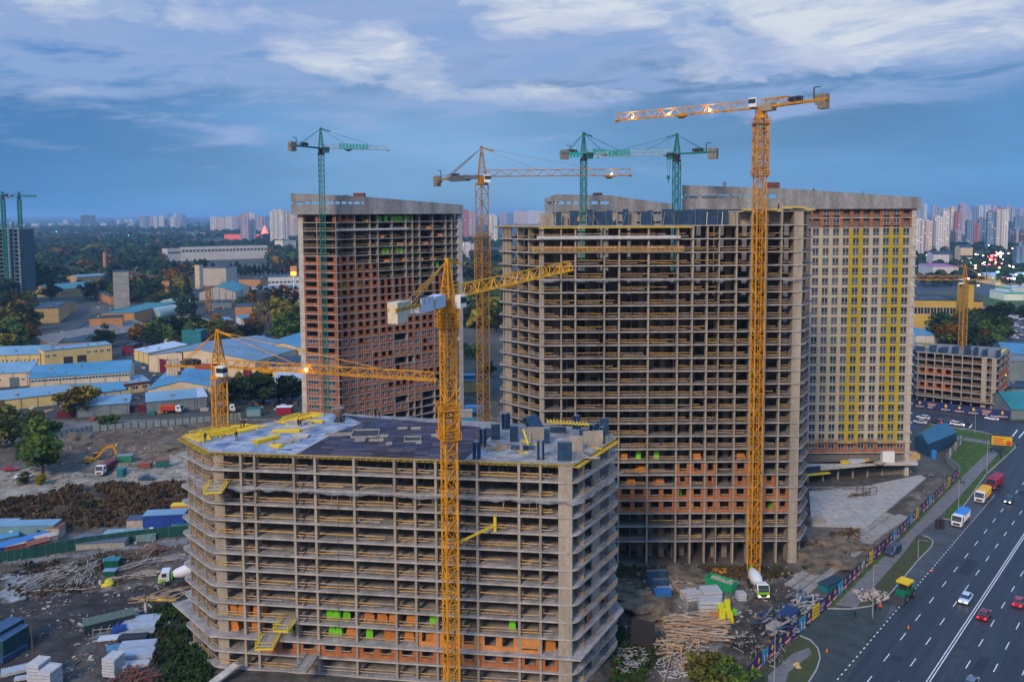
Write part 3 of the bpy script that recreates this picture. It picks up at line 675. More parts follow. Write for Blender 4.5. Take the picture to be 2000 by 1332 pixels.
# ============ mid tower
zM = D(1200, 440.5, 184.0)[2]
MS = 3.0
mzs = [zM-MS*k for k in range(23)]; mzs += [mzs[-1]-3.1, mzs[-1]-6.6]
def PM(px, dist): return D(px, 440, dist)[:2]
mA, mB, mC, mD = PM(976, 194), PM(1055, 184), PM(1571, 184), PM(1586, 192)
mE, mFk = PM(1520, 206), PM(1000, 214)
def mid_tower():
    T = Tower('concrete_frame_tower', 'tallest bare concrete frame tower at centre with curved left end and navy formwork on top', [mA, mB, mC, mD, mE, mFk])
    rnd = random.Random(21)
    cxs = (1055, 1096, 1124, 1181, 1210, 1267.5, 1325, 1354, 1382.7, 1406, 1440, 1469, 1498.4, 1527.5, 1560)
    cols = [onl(px, 440, mB, mC) for px in cxs]
    lc = [onl(px, 440, mA, mB) for px in (980, 989, 1008.5, 1029.4)]
    d, n, l = nrm(mB, mC); d0, n0, l0 = nrm(mA, mB)
    ov = rounded([(mA[0]-.45, mA[1]-.2), (mB[0]-.1, mB[1]-.3), (mC[0]+.4, mC[1]-.3), (mD[0]+.5, mD[1]), mE, mFk], [1.0, 1.5, 1.4, 1.0, 0, 0])
    bot = -4.0
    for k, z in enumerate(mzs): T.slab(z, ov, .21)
    part = [onl(1352, 440, mB, mC), mC, mD, mE, (onl(1352, 440, mB, mC)[0], 206)]
    ztop = zM+3.15; T.slab(ztop, [(onl(1440, 440, mB, mC)), mC, mD, mE, (onl(1440, 440, mB, mC)[0], 206)], .3)
    for i, c in enumerate(cols):
        zt = zM-.28 if i < 10 else ztop-.31
        if i == len(cols)-1: T.fin(c, n, bot, ztop+.9, w=2.05, dep=3.0, inset=-.05, name='end_wall')
        elif i == 0: T.fin((c[0]+.3, c[1]), n, bot, zt, w=1.1, dep=.6, inset=.3, name='end_wall')
        else: T.fin(c, n, bot, zt, w=.36 if i != 9 else .2, dep=1.3, inset=-.04)
    for i, c in enumerate(lc): T.fin(c, n0, bot, zM-.28, w=(2.2 if i == 1 else .3), dep=(.35 if i == 1 else 1.8), inset=.4)
    T.fin(onl(1580, 440, mC, mD), nrm(mC, mD)[1], bot, ztop-.31, w=.5, dep=.5, inset=.5)
    m = M(); ml = M()
    for k in range(1, len(mzs)+1):
        z1 = mzs[k-1]-.27; z0 = mzs[k]+.002 if k < len(mzs) else 0
        rr = random.Random(4); cross_walls(m, mB, mC, 19, z0, z1, 5.4, 7.5, rr)
        cross_walls(m, (mA[0]+1, mA[1]), (mB[0]-1, mB[1]), 12, z0, z1, 4, 6.0, rr)
        for i in range(3): # inner columns seen in the dark bays
            pass
        rc = random.Random(9)
        for i in range(24):
            q = bbq(mB, mC, (i+.5)/24); v = 3.2+rc.random()*2.2; w_ = .3 if rc.random() < .6 else 1.3
            ml.box(q[0], q[1]-n[1]*v, z0, w_, .3, z1-z0)
    m.done('inner_wall', MATS['inner_concrete_shaded'], T.root); ml.done('inner_column', MATS['inner_concrete_shaded'], T.root)
    for k in range(1, len(mzs)):
        z = mzs[k]; m = M()
        for i in range(len(cols)-1):
            if rnd.random() < .12: continue
            A, B = cols[i], cols[i+1]
            if i == len(cols)-2: B = bbq(A, B, .6)
            rail(m, A, B, z, rnd, inset=.45, th=.13)
        q = lc+[cols[0]]
        for i in range(len(q)-1): rail(m, q[i], q[i+1], z, rnd, inset=.3, th=.12)
        rail(m, mC, mD, z, rnd, inset=.1)
        m.done('guard_rail', RAILM, T.root)
    # brick storeys near the ground
    for k in (19, 21, 22):
        m = M()
        for i in range(3, len(cols)-1):
            A, B = cols[i], cols[i+1]; dd, nn, ll = nrm(A, B)
            if k == 19 and not (i in (6, 7, 8, 10, 11)): continue
            A = (A[0]+dd[0]*.15, A[1]); B = (B[0]-dd[0]*(.15 if i < len(cols)-2 else 1.1), B[1])
            brick_bay(m, A, B, mzs[k], mzs[k-1]-.27, ((.1, .42), (.58, .9)) if ll > 5 else ((.22, .78),), .7, .25, off=.28)
        m.done('brick_wall', brick_o, T.root)
    m = M()
    for i in range(4, len(cols)-1, 1):
        A, B = cols[i], cols[i+1]; dd, nn, ll = nrm(A, B)
        if i in (6, 8, 10, 12): brick_bay(m, (A[0]+.15, A[1]), (B[0]-.3, B[1]), mzs[20], mzs[19]-.27, ((.3, .7),), .6, .3, off=.4)
    m.done('brick_wall', brick, T.root)
    # timber edge under the top slab, pale catch beam and long boarded screen
    m = M()
    a_, b_ = onl(1050, 440, mB, mC), onl(1352, 440, mB, mC)
    m.beam((a_[0], a_[1]-.5, zM-.45), (b_[0], b_[1]-.5, zM-.45), .12, .24); 
    for px in range(968, 1056, 5):
        p = onl(px, 440, (mA[0]-.8, mA[1]-.8), (mB[0], mB[1]-.8)); m.beam((p[0]-.5, p[1]-.9, zM-.4), (p[0]+.5, p[1]+1.2, zM-.4), .16, .2)
    m.done('edge_beam', yform, T.root)
    m = M(); a_, b_ = onl(1048, 460, mB, mC), onl(1328, 460, mB, mC); m.beam((a_[0], a_[1]-.75, mzs[1]+.35), (b_[0], b_[1]-.75, mzs[1]+.35), .25, .75, caps=True)
    m.done('catch_fan', mat('pale_board', (.48, .48, .47), .8, .2, 1.5), T.root)
    m = M(); a_, b_ = onl(1040, 480, mB, mC), onl(1334, 480, mB, mC)
    for h in (.25, .6, .95, 1.3): m.beam((a_[0], a_[1]-.9, mzs[2]+h), (b_[0], b_[1]-.9, mzs[2]+h), .05, .15, m=random.choice((0, 1)))
    i = 0
    while i < 34: q = bbq(a_, b_, i/33); m.beam((q[0], q[1]-.85, mzs[2]+.1), (q[0], q[1]-.85, mzs[2]+1.5), .08); i += 1
    m.done('board_screen', RAILM, T.root)
    # skeleton of the next storey on top: bare wall stubs
    m = M(); rt = random.Random(8)
    for px in (1068, 1108, 1150, 1180, 1196, 1235, 1262, 1296, 1320, 1345, 1375, 1430, 1455, 1480, 1512, 1540):
        p = PM(px, 186.5+rt.random()*3); w_ = .6+rt.random()*2.6
        m.box(p[0], p[1], zM if px < 1440 else zM, w_, .3, 2.85 if px < 1440 else 2.8)
    m.done('wall_stub', concrete, T.root)
    m = M()
    for px in (1076, 1113, 1380, 1400, 1452, 1523, 1536): p = PM(px, 188); m.box(p[0], p[1], zM+.002, 1.0, .3, 2.6)
    m.done('brick_wall', brick, T.root)
    return T, cols
MT, MC = mid_tower()
net(walk([(mB[0], mB[1]-.5), (mC[0]+.9, mC[1]-.4)], 1.2), mzs[4], 'grey debris netting along the fifth level of the bare frame tower', 1.1, .5, 5)

# ============ finished tower on the right with yellow stripes
def parapet(m, pts, zb, zt, th=.6):
    """wall following pts with its own top height at each point"""
    for i in range(len(pts)-1):
        A, B = pts[i], pts[i+1]; d, n, l = nrm(A, B); q = (n[0]*th, n[1]*th)
        P = [(A[0], A[1], zb[i]), (B[0], B[1], zb[i+1]), (B[0]-q[0], B[1]-q[1], zb[i+1]), (A[0]-q[0], A[1]-q[1], zb[i]),
             (A[0], A[1], zt[i]), (B[0], B[1], zt[i+1]), (B[0]-q[0], B[1]-q[1], zt[i+1]), (A[0]-q[0], A[1]-q[1], zt[i])]
        m.hexa(P)
def striped_tower():
    Dp = 246.0
    g = lambda px, y=Dp: D(px, 420, y)[:2]
    A, B = g(1336), g(1790); C_, E_ = (B[0]+1, B[1]+16), (A[0], A[1]+16)
    T = Tower('striped_apartment_tower', 'nearly finished cream tower with yellow vertical stripes and grid of windows', [A, B, C_, E_])
    root = T.root; zt = 81.9; FH = 2.985; nrow = 25
    n = (0, -1)
    zr = [zt-FH*k for k in range(nrow+1)]
    A2 = g(1582)
    xs = [g(1583+19.62*k+2.2)[0] for k in range(11)]       # bay limits
    m = M(); m.prism([(A[0]+.2, A[1]+1.0), (B[0]-.1, A[1]+1.0), (B[0]-.1, A[1]+15.9), (A[0]+.2, A[1]+15.9)], 0, zt-.3); m.done('core', mat('inner_dark', (.16, .15, .14), .9, .2, 1), root)
    for k in range(1, nrow+1):
        if k in (1, 2, nrow): m = M(); m.box((xs[0]+B[0])/2-.3, A[1]+.45, zr[k]-.12, B[0]-xs[0]+.6, .95, .24); m.done('floor_slab', slabm, root)
    ystripe = {4: 1, 5: 1, 7: .5, 8: 1, 9: 1}
    wm = M(); ym = M(); bm_ = M(); pm = M(); wins = []
    for k in range(nrow):
        z1, z0 = zr[k], zr[k+1]
        brickrow = k < 2 or k == nrow-1
        z1b = z1-(.12 if k > 0 else 0)
        for j in range(10):
            x0, x1 = xs[j], xs[j+1]
            wl, wr = x0+.52, x1-.52
            y = A[1]
            if brickrow:
                for a_, b_ in ((x0, wl), (wr, x1)): bm_.box((a_+b_)/2, y+.3, z0+.13, b_-a_, .3, z1-z0-.25)
                if k == nrow-1: bm_.box((wl+wr)/2, y+.3, z0+.13, wr-wl, .28, .7)
            else:
                # wall around each opening: left pier, spandrel below
                tgt = wm
                if j == 0: tgt = pm
                left_y = j in (4, 5, 8, 9); 
                (ym if left_y else (pm if j == 0 else wm)).box((x0+wl)/2, y+.2, z0+.002, wl-x0-.002, .4, z1-z0-.004)
                right_y = j+1 in (4, 5, 8, 9)
                (ym if right_y else wm).box((wr+x1)/2, y+.2, z0+.002, x1-wr-.002, .4, z1-z0-.004)
                (ym if j in (4, 8) or (j == 7) or (j == 3 and k > 16) else wm).box((wl+wr)/2, y+.22, z0+.002, wr-wl-.002, .34, .62)
            if not (brickrow and k < 2 and j in (0, 3, 4, 5, 6, 9)):
                wins.append((x0, x1, .53/(x1-x0), 1-.53/(x1-x0), z0+.64 if not brickrow else z0+.85, z1-.06 if not brickrow else z1-.2))
    ym.done('yellow_stripe', mustard, root); wm.done('wall', cream, root); bm_.done('brick_wall', brick, root); pm.done('pink_wall', mat('pink_render', (.42, .33, .31), .85, .1, .6), root)
    fr = mat('window_frame', (.50, .50, .50), .5, 0)
    # the nearest hundred windows are parts; the remainder is one part
    wins.sort(key=lambda w: (round(w[4], 1), w[0])); rest = M(); rw = random.Random(2)
    gls = [glass, mat('window_glass_pale', (.07, .09, .11), .12, 0, spec=.8), mat('window_glass_brown', (.06, .05, .05), .15, 0, spec=.6)]
    for i, w in enumerate(wins):
        v, f, mi = window((w[0], A[1]), (w[1], A[1]), w[2], w[3], w[4], w[5], root, off=.28)
        gi = 0 if rw.random() < .6 else rw.choice((1, 2))
        if w[4] > 35 and w[4] < 52: gi = rw.choice((1, 2, 1, 0))
        if i < 100: q = M(); q.v, q.f, q.m = v, f, mi; q.done('window', [gls[gi], fr], root)
        else:
            nn = len(rest.v); rest.v += v; rest.f += [tuple(a+nn for a in t) for t in f]; rest.m += [3 if a == 1 else gi for a in mi]
    tag(rest.done('upper_window', gls+[fr], root), kind='stuff')
    T.fin(((xs[10]+B[0])/2, A[1]), (0, -1), 0, zt-.25, w=B[0]-xs[10], dep=1.2, inset=-.15, m=concrete_lt, name='end_wall')
    m = M()
    for k in range(nrow): m.box(B[0]+.02, A[1]+.3, zr[k+1]+.2, .7, 1.6, .35); m.box((xs[10]+B[0])/2, A[1]-.2, zr[k+1]+.1, B[0]-xs[10]+.2, .12, .1)
    m.done('corner_ledge', concrete_lt, root)
    # roof parapet, high at the left and falling to the right, with a strip of slots
    A3 = (A[0]-.4, A[1]-.9); B3 = (B[0]+.8, A[1]-.9)
    at = lambda px: onl(px, 400, A3, B3)
    zz = lambda px, py: D(px, py, A3[1])[2]
    m = M(); zb = 81.6
    pts = [at(1333), at(1518), at(1560), at(1660), B3]
    tops = [zz(1333, 362), zz(1518, 368), zz(1560, 370), zz(1660, 377), zz(1792, 386)]
    s0, s1 = zz(1400, 388), zz(1400, 380.5)
    parapet(m, pts[:2], [zb, zb], [s0, s0]); parapet(m, pts[:2], [s1, s1], tops[:2]); parapet(m, pts[1:], [zb]*4, tops[1:])
    for px in (1336, 1344, 1365, 1368, 1402, 1428, 1452, 1480, 1500): p = at(px); m.box(p[0], p[1]+.35, s0+.002, .4 if px != 1480 else 2.2, .5, s1-s0-.004)
    parapet(m, [B3, (B3[0]+.2, B3[1]+16)], [zb, zb], [tops[-1], tops[-1]-.3])
    m.done('parapet', concrete_dk, root)
    m = M(); x_ = at(1336)[0]
    m.quad((x_, A[1], s0-.3), (B3[0]-.4, A[1], s0-.9), (B3[0]-.4, A[1]+16, s0-.9), (x_, A[1]+16, s0-.3)); m.box((x_+at(1500)[0])/2, A[1]+5, s0-.2, 22, .3, s1-s0+.1, m=0)
    m.done('roof', concrete_dk, root)
    m = M(); p = D(1508, 365, 252); m.box(p[0], p[1], p[2]-1.5, 3.7, 3, 2.8); m.done('lift_housing', mat('maroon_brick', (.16, .06, .05), .9, .3, 1), root)
    m = M(); p = D(1415, 362, 252); m.cyl((p[0], p[1], p[2]-2), (p[0], p[1], p[2]+.7), .5); m.cyl((p[0], p[1], p[2]+.7), (p[0], p[1], p[2]+1.3), .7, .05); m.done('roof_vent', steel, root)
    m = M()
    for px, py in ((1589, 372), (1686, 380)):
        p = D(px, py, 247.2); m.beam((p[0], p[1], p[2]-1.5), (p[0], p[1], p[2]+.9), .12); m.beam((p[0]-1.6, p[1], p[2]-.4), (p[0]+1.6, p[1], p[2]-.4), .15); m.box(p[0], p[1], p[2]-.3, .7, .7, .5); m.box(p[0]+2.2, p[1], p[2]-.9, .9, .6, .5)
    m.done('roof_mast', dark, root)
    # scaffold cradles hung on the lowest storeys
    m = M()
    for j, (a_, b_) in enumerate(((0, 1), (1, 3), (3.2, 5), (5.1, 7), (7.1, 9))):
        z = zr[24]+.2+(j % 2)*.5; x0, x1 = xs[0]+a_*3, xs[0]+b_*3
        m.box((x0+x1)/2, A[1]-.7, z, x1-x0, .8, .15, m=0)
        for h in (.6, 1.1): m.beam((x0, A[1]-1.05, z+h), (x1, A[1]-1.05, z+h), .08, .1, m=0)
        k = 0
        while k <= (x1-x0)/1.5: m.beam((x0+k*1.5, A[1]-1.05, z), (x0+k*1.5, A[1]-1.05, z+1.1), .06, m=1); k += 1
    m.done('cradle', [wood, steel], root)
    return T, A, B, zr
ST, sA, sB, SZ = striped_tower()
def podium():
    r = thing('podium', 'single storey concrete podium with white slab roof below the striped tower', 'building', (102, 236, 0), world=True)
    a_, b_, c_ = G(1560, 944), G(1792, 920), G(1800, 905)
    fa, fb = G(1560, 935, 0), G(1782, 922, 0)
    z1 = 4.2
    A, B = G(1570, 921, z1-.6), G(1788, 901, z1-.6)
    P = [A, B, (B[0]+1.5, B[1]+4), (B[0]-1, 245.2), (A[0], 245.2)]
    m = M(); m.prism(P, z1-.75, z1); m.done('roof', concrete_lt, r)
    d, n, l = nrm(A, B)
    for i in range(8):
        q = bbq(A, B, (i+.35)/7.6); m = M(); m.box(q[0]-n[0]*.6, q[1]-n[1]*.6, 0, .45, .45, z1-.76); m.done('column', concrete, r)
    m = M(); q = bbq(A, B, .5)
    m.prism([(A[0]-n[0]*6, A[1]-n[1]*6), (B[0]-n[0]*6, B[1]-n[1]*6), (B[0]-n[0]*6.4, B[1]-n[1]*6.4), (A[0]-n[0]*6.4, A[1]-n[1]*6.4)], 0, z1-.8)
    m.done('wall', concrete, r)
    m = M(); q = bbq(A, B, .06); m.box(q[0]+n[0]*.25, q[1]+n[1]*.25, z1-1.1, 6, .35, 1.9, rz=atan2(d[1], d[0])); m.done('sign_board', mat('navy_board', (.02, .035, .09), .5, .1, 2), r)
    m = M(); q = bbq(A, B, .09); m.box(q[0]+n[0]*1.0, q[1]+n[1]*1.0, z1-1.35, 9, 1.8, .18, rz=atan2(d[1], d[0])+.04); m.done('awning', yform, r)
    return A, B, z1
pA, pB, pZ = podium()

# ============ left tower
def left_tower():
    g = lambda px, y: D(px, 420, y)[:2]
    A, B, C_, E_ = g(581, 296), g(661, 292), g(902, 328), g(893, 345)
    Fk = g(600, 318)
    T = Tower('brick_infill_tower', 'tall tower on the left with red brick infill over a concrete frame and slanting parapet', [A, B, C_, E_, Fk]); root = T.root
    zt = 80.9; FH = 3.0; N_ = 26
    zs = [zt-FH*k for k in range(N_+1)]
    d1, n1, l1 = nrm(A, B); d2, n2, l2 = nrm(B, C_)
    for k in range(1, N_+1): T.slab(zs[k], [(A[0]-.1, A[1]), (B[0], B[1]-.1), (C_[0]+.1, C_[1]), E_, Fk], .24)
    T.slab(zs[0], None, .3, name='roof')
    c1 = [onl(px, 430, A, B) for px in (591, 618, 655)]
    cx2 = [662, 693, 723, 738, 766, 793, 806, 820, 846, 871, 883, 894]
    c2 = [onl(px, 430, B, C_) for px in cx2]
    T.fin(onl(586.5, 430, A, B), n1, 0, zt, w=1.9, dep=3, inset=-.04, name='end_wall', m=concrete_lt)
    for c in c1[1:]: T.fin(c, n1, 0, zt-.3, w=.3, dep=1.5, inset=.02)
    for c in c2[1:-1]: T.fin(c, n2, 0, zt-.3, w=.3, dep=2.2, inset=.02)
    T.fin(onl(898.5, 430, B, C_), n2, 0, zt, w=2.0, dep=2, inset=-.05, name='end_wall', m=concrete_lt)
    # inner walls
    m = M(); rr = random.Random(13)
    for k in range(N_):
        r2 = random.Random(77); aL, bL = bbq(B, C_, .03), bbq(B, C_, .95); dL, nL, lL = nrm(aL, bL); m.prism([(aL[0]-nL[0]*11, aL[1]-nL[1]*11), (bL[0]-nL[0]*11, bL[1]-nL[1]*11), (bL[0]-nL[0]*11.3, bL[1]-nL[1]*11.3), (aL[0]-nL[0]*11.3, aL[1]-nL[1]*11.3)], zs[k+1], zs[k]-.25)
        cross_walls(m, A, B, 14, zs[k+1], zs[k]-.25, 5.5, 5.0, r2); cross_walls(m, B, C_, 16, zs[k+1], zs[k]-.25, 6.0, 5.0, r2)
    m.done('inner_wall', MATS['inner_concrete_shaded'], root)
    # brick infill + windows
    bw = {}; wl = []
    def has_brick(px, k):
        if px < 662: return k >= 5
        lim = 5 if px < 700 else 6 if px < 735 else 8 if px < 800 else 9 if px < 850 else 8
        return k >= lim
    for k in range(N_):
        z1, z0 = zs[k]-.25, zs[k+1]; m = bw.setdefault(k, M())
        py_row = PX(B[0], B[1], z0)[1]
        seq1 = [onl(591, 430, A, B), c1[1], c1[2]]
        for i in range(2):
            a_, b_ = seq1[i], seq1[i+1]
            if k == 0 or has_brick(600, k):
                wf = ((.12, .9),) if i == 0 else ((.16, .84),)
                brick_bay(m, a_, b_, z0, z1, wf, .85 if k else .05, .18 if k else .0, off=.1)
                if k >= 15 and not (k == 16 and i == 1) and k not in (14, 16): wl.append((a_, b_, wf[0], z0+.86, z1-.19, 4 if i == 0 else 3, k))
        for i in range(len(c2)-1):
            a_, b_ = c2[i], c2[i+1]; ll = hypot(b_[0]-a_[0], b_[1]-a_[1]); px = (cx2[i]+cx2[i+1])/2
            if k >= 23 and px > 740+ (25-k)*40: continue
            if has_brick(px, k) or (k == 0 and px < 700):
                if rr.random() < (.12 if k < 13 else .03): continue
                wf = ((.14, .42), (.60, .88)) if ll > 5.4 else ((.26, .76),)
                hi = k < 10 and px > 735
                brick_bay(m, a_, b_, z0, z1, wf, .15 if hi else .85, .12, off=.1)
                if k >= 14 and rr.random() < (.9 if k > 15 else .5):
                    for w in wf:
                        if rr.random() < .93: wl.append((a_, b_, w, z0+.86, z1-.13, 2, k))
    for k, m in bw.items():
        if m.v: m.done('brick_wall', brick if k % 3 else mat('brick_dark', (.27, .09, .04), .9, .25, .8), root)
    fr = mat('window_frame', (.55, .55, .55), .5, 0); rest = M()
    wl.sort(key=lambda w: -w[6])
    gl = [glass, mat('window_glass_blue', (.02, .06, .09), .1, 0, spec=.9)]
    for i, w in enumerate(wl):
        v, f, mi = window(w[0], w[1], w[2][0], w[2][1], w[3], w[4], root, off=.22, bars=w[5]); gi = i % 3 == 0
        if i < 100: q = M(); q.v, q.f, q.m = v, f, mi; q.done('window', [gl[gi], fr], root)
        else: nn = len(rest.v); rest.v += v; rest.f += [tuple(a+nn for a in t) for t in f]; rest.m += [2 if a else int(gi) for a in mi]
    tag(rest.done('upper_window', gl+[fr], root), kind='stuff')
    # rails and green and orange stacks on open storeys
    rnd = random.Random(6)
    for k in range(1, 10):
        m = M()
        for i in range(len(c2)-1):
            if not has_brick((cx2[i]+cx2[i+1])/2, k): rail(m, c2[i], c2[i+1], zs[k+1], rnd, inset=.3, th=.1)
        if k < 5:
            for i in range(2): rail(m, (onl(591, 430, A, B), c1[1], c1[2])[i], (c1[1], c1[2])[i], zs[k+1], rnd, inset=.3, th=.1)
        m.done('guard_rail', RAILM, root)
    m = M(); a_, b_ = onl(655, 450, (B[0], B[1]-.8), (C_[0], C_[1]-.8)), onl(799, 450, (B[0], B[1]-.8), (C_[0], C_[1]-.8)); m.beam((a_[0], a_[1], zs[2]+.3), (b_[0], b_[1], zs[2]+.3), .3, .7, caps=True); m.done('catch_fan', MATS['pale_board'], root)
    # parapet
    o = 1.3; A3 = (A[0]-o-.6, A[1]-o); B3 = (B[0], B[1]-o*1.1); C3 = (C_[0]+o*.5, C_[1]-o)
    zz = lambda px, py, P: D(px, py, P[1])[2]
    m = M(); zb = 80.7
    M1 = onl(712, 400, B3, C3)
    tA, tB, tM, tC = zz(571, 378, A3), zz(660, 381.5, B3), zz(712, 384.5, M1), zz(902, 400.5, C3)
    s0, s1 = zz(600, 399.5, A3), zz(600, 394.5, A3)
    parapet(m, [A3, B3, M1], [zb]*3, [s0]*3); parapet(m, [A3, B3, M1], [s1]*3, [tA, tB, tM]); parapet(m, [M1, C3], [zb]*2, [tM, tC])
    for px in (573, 577, 592, 605, 634, 652): p = onl(px, 397, A3, B3); m.box(p[0]+.2, p[1]+.3, s0+.002, .5, .4, s1-s0-.004)
    for px in (665, 678, 690, 704): p = onl(px, 397, B3, M1); m.box(p[0], p[1]+.35, s0+.002, .7, .4, s1-s0-.004)
    parapet(m, [C3, (E_[0]+1, E_[1])], [zb]*2, [tC, tC-.5]); parapet(m, [(Fk[0]-2, Fk[1]), A3], [s1]*2, [tA]*2); parapet(m, [(Fk[0]-2, Fk[1]), A3], [zb]*2, [s0]*2)
    m.done('parapet', concrete_dk, root)
    m = M(); m.quad((A3[0]+.5, A3[1]+.7, s0-.3), (B3[0], B3[1]+.8, s0-.3), (C3[0]-.7, C3[1]+.8, tC-1.2), (E_[0], E_[1], tC-1.2), (Fk[0], Fk[1], s0-.3)); m.done('terrace', concrete_dk, root)
    m = M(); p = D(702, 381, 312); m.box(p[0], p[1], p[2]-2, 4.2, 3, 2.7); m.done('lift_housing', MATS['maroon_brick'], root)
    m = M(); p = D(675, 385, 308); m.blob((p[0], p[1], p[2]), 1.4, 2, amp=.2, sq=.5); m.done('tarpaulin_heap', dark, root)
    return T, zs, A, B, C_, c2
LT, LZ, lA, lB, lC, lcols = left_tower()

# ============ tower behind, only its head shows
def rear_tower():
    g = lambda px, y: D(px, 420, y)[:2]
    A, B, C_ = g(1064, 283), g(1085, 276), g(1316, 282); Ek, Fk = g(1310, 296), g(1080, 296)
    T = Tower('rear_concrete_tower', 'grey concrete parapet tower showing behind the formwork of the middle tower', [A, B, C_, Ek, Fk]); root = T.root
    zz = lambda px, py, P: D(px, py, P[1])[2]
    zb = zz(1150, 414.5, B)
    m = M(); tops = [zz(1064, 388, A), zz(1085, 380, B), zz(1180, 381.5, B), zz(1316, 399, C_)]
    s0, s1 = zz(1120, 399.5, B), zz(1120, 393.5, B); Md = onl(1190, 400, B, C_)
    parapet(m, [A, B, Md], [zb]*3, [s0]*3); parapet(m, [A, B, Md], [s1]*3, tops[:3]); parapet(m, [Md, C_], [zb]*2, tops[2:])
    for px in (1067, 1080, 1089, 1104, 1118, 1131, 1152, 1170): p = onl(px, 400, B, Md) if px > 1085 else onl(px, 400, A, B); m.box(p[0]+.1, p[1]+.4, s0+.002, 1.0, .4, s1-s0-.004)
    parapet(m, [C_, Ek], [zb]*2, [tops[3]]*2); parapet(m, [Fk, A], [zb]*2, [tops[0]]*2)
    m.done('parapet', concrete_dk, root)
    m = M(); m.prism([bbq(A, T.c, .12), bbq(B, T.c, .12), bbq(C_, T.c, .12), bbq(Ek, T.c, .12), bbq(Fk, T.c, .12)], 0, zb); m.done('core', concrete_dk, root)
    for k in range(1, 10): T.slab(zb-3*k, None, .25)
    for px in (1072, 1085, 1100, 1125, 1150, 1175, 1205, 1235, 1265, 1295): c = onl(px, 420, B, C_) if px > 1085 else onl(px, 420, A, B); T.fin(c, (0, -1), 10, zb, w=.4, dep=1.2)
    m = M(); p = D(1167, 380, 286); m.box(p[0], p[1], p[2]-1.5, 3, 3, 2); m.done('lift_housing', MATS['maroon_brick'], root)
rear_tower()

# ============ low frame block across the street on the right
def low_block():
    A, B = G(1786, 786), G(1948, 805); C_ = G(1972, 778)
    E_ = (A[0]+8, A[1]+26)
    T = Tower('low_concrete_frame', 'seven storey concrete frame under construction at right edge with brick panels', [A, B, C_, E_]); root = T.root
    zt = D(1950, 700, B[1])[2]; n_ = 7; fh = (zt-3.6)/6; zs = [zt-fh*k for k in range(7)]
    d, n, l = nrm(A, B)
    for k, z in enumerate(zs):
        P = [A, B, C_, E_] if k < 6 else [(A[0], A[1]-1.2), (B[0]-1, B[1]-1.2), (C_[0]-2, C_[1]), E_]
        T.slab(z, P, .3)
    cols = [bbq(A, B, t) for t in (.03, .11, .19, .27, .35, .44, .53, .64, .72, .82, .9)]
    cols = [bbq(A, B, t) for t in (.03, .13, .235, .34, .455, .57, .69)]
    for c in cols: T.fin(c, n, 0, zt-.32, w=.35, dep=1.2)
    for t, w in ((.83, 1.9), (.945, 1.7)): T.fin(bbq(A, B, t), n, 0, zt-.32, w=w, dep=.5, name='end_wall')
    d2, n2, l2 = nrm(B, C_)
    for t in (.3, .6, .95): T.fin(bbq(B, C_, t), n2, 0, zt-.32, w=.4, dep=.8, inset=.4)
    m = M(); rr = random.Random(3)
    for k in range(1, 8):
        z0 = zs[k] if k < 7 else 0; cross_walls(m, A, B, 20, z0, zs[k-1]-.31, 6, 6.5, rr)
        cross_walls(m, B, C_, 12, z0, zs[k-1]-.31, 5, 3.0, rr)
    m.done('inner_wall', MATS['inner_concrete_shaded'], root)
    rnd = random.Random(31)
    for k in range(1, 7):
        m = M(); cc = cols+[bbq(A, B, .8), bbq(A, B, .98)]
        for i in range(len(cc)-1): rail(m, cc[i], cc[i+1], zs[k], rnd, th=.12)
        for i in range(3): rail(m, bbq(B, C_, i/3+.02), bbq(B, C_, i/3+.3), zs[k], rnd, th=.12)
        m.done('guard_rail', RAILM, root)
    m = M()
    for k in (3, 5):
        for i in (1, 2, 3, 4): brick_bay(m, cols[i-1+(0)], cols[i], zs[k], zs[k-1]-.3, ((.3, .85),), .6, .25, off=.15)
        for i in range(3): brick_bay(m, bbq(B, C_, .1+.25*i), bbq(B, C_, .28+.25*i), zs[k], zs[k-1]-.3, ((.2, .8),), .3, .2, off=.1)
    m.done('brick_wall', mat('red_brick', (.42, .11, .05), .9, .25, 1), root)
    return T, A, B, C_, zt, zs, cols
BT, bA, bB, bC, bZ, bZS, bCols = low_block()
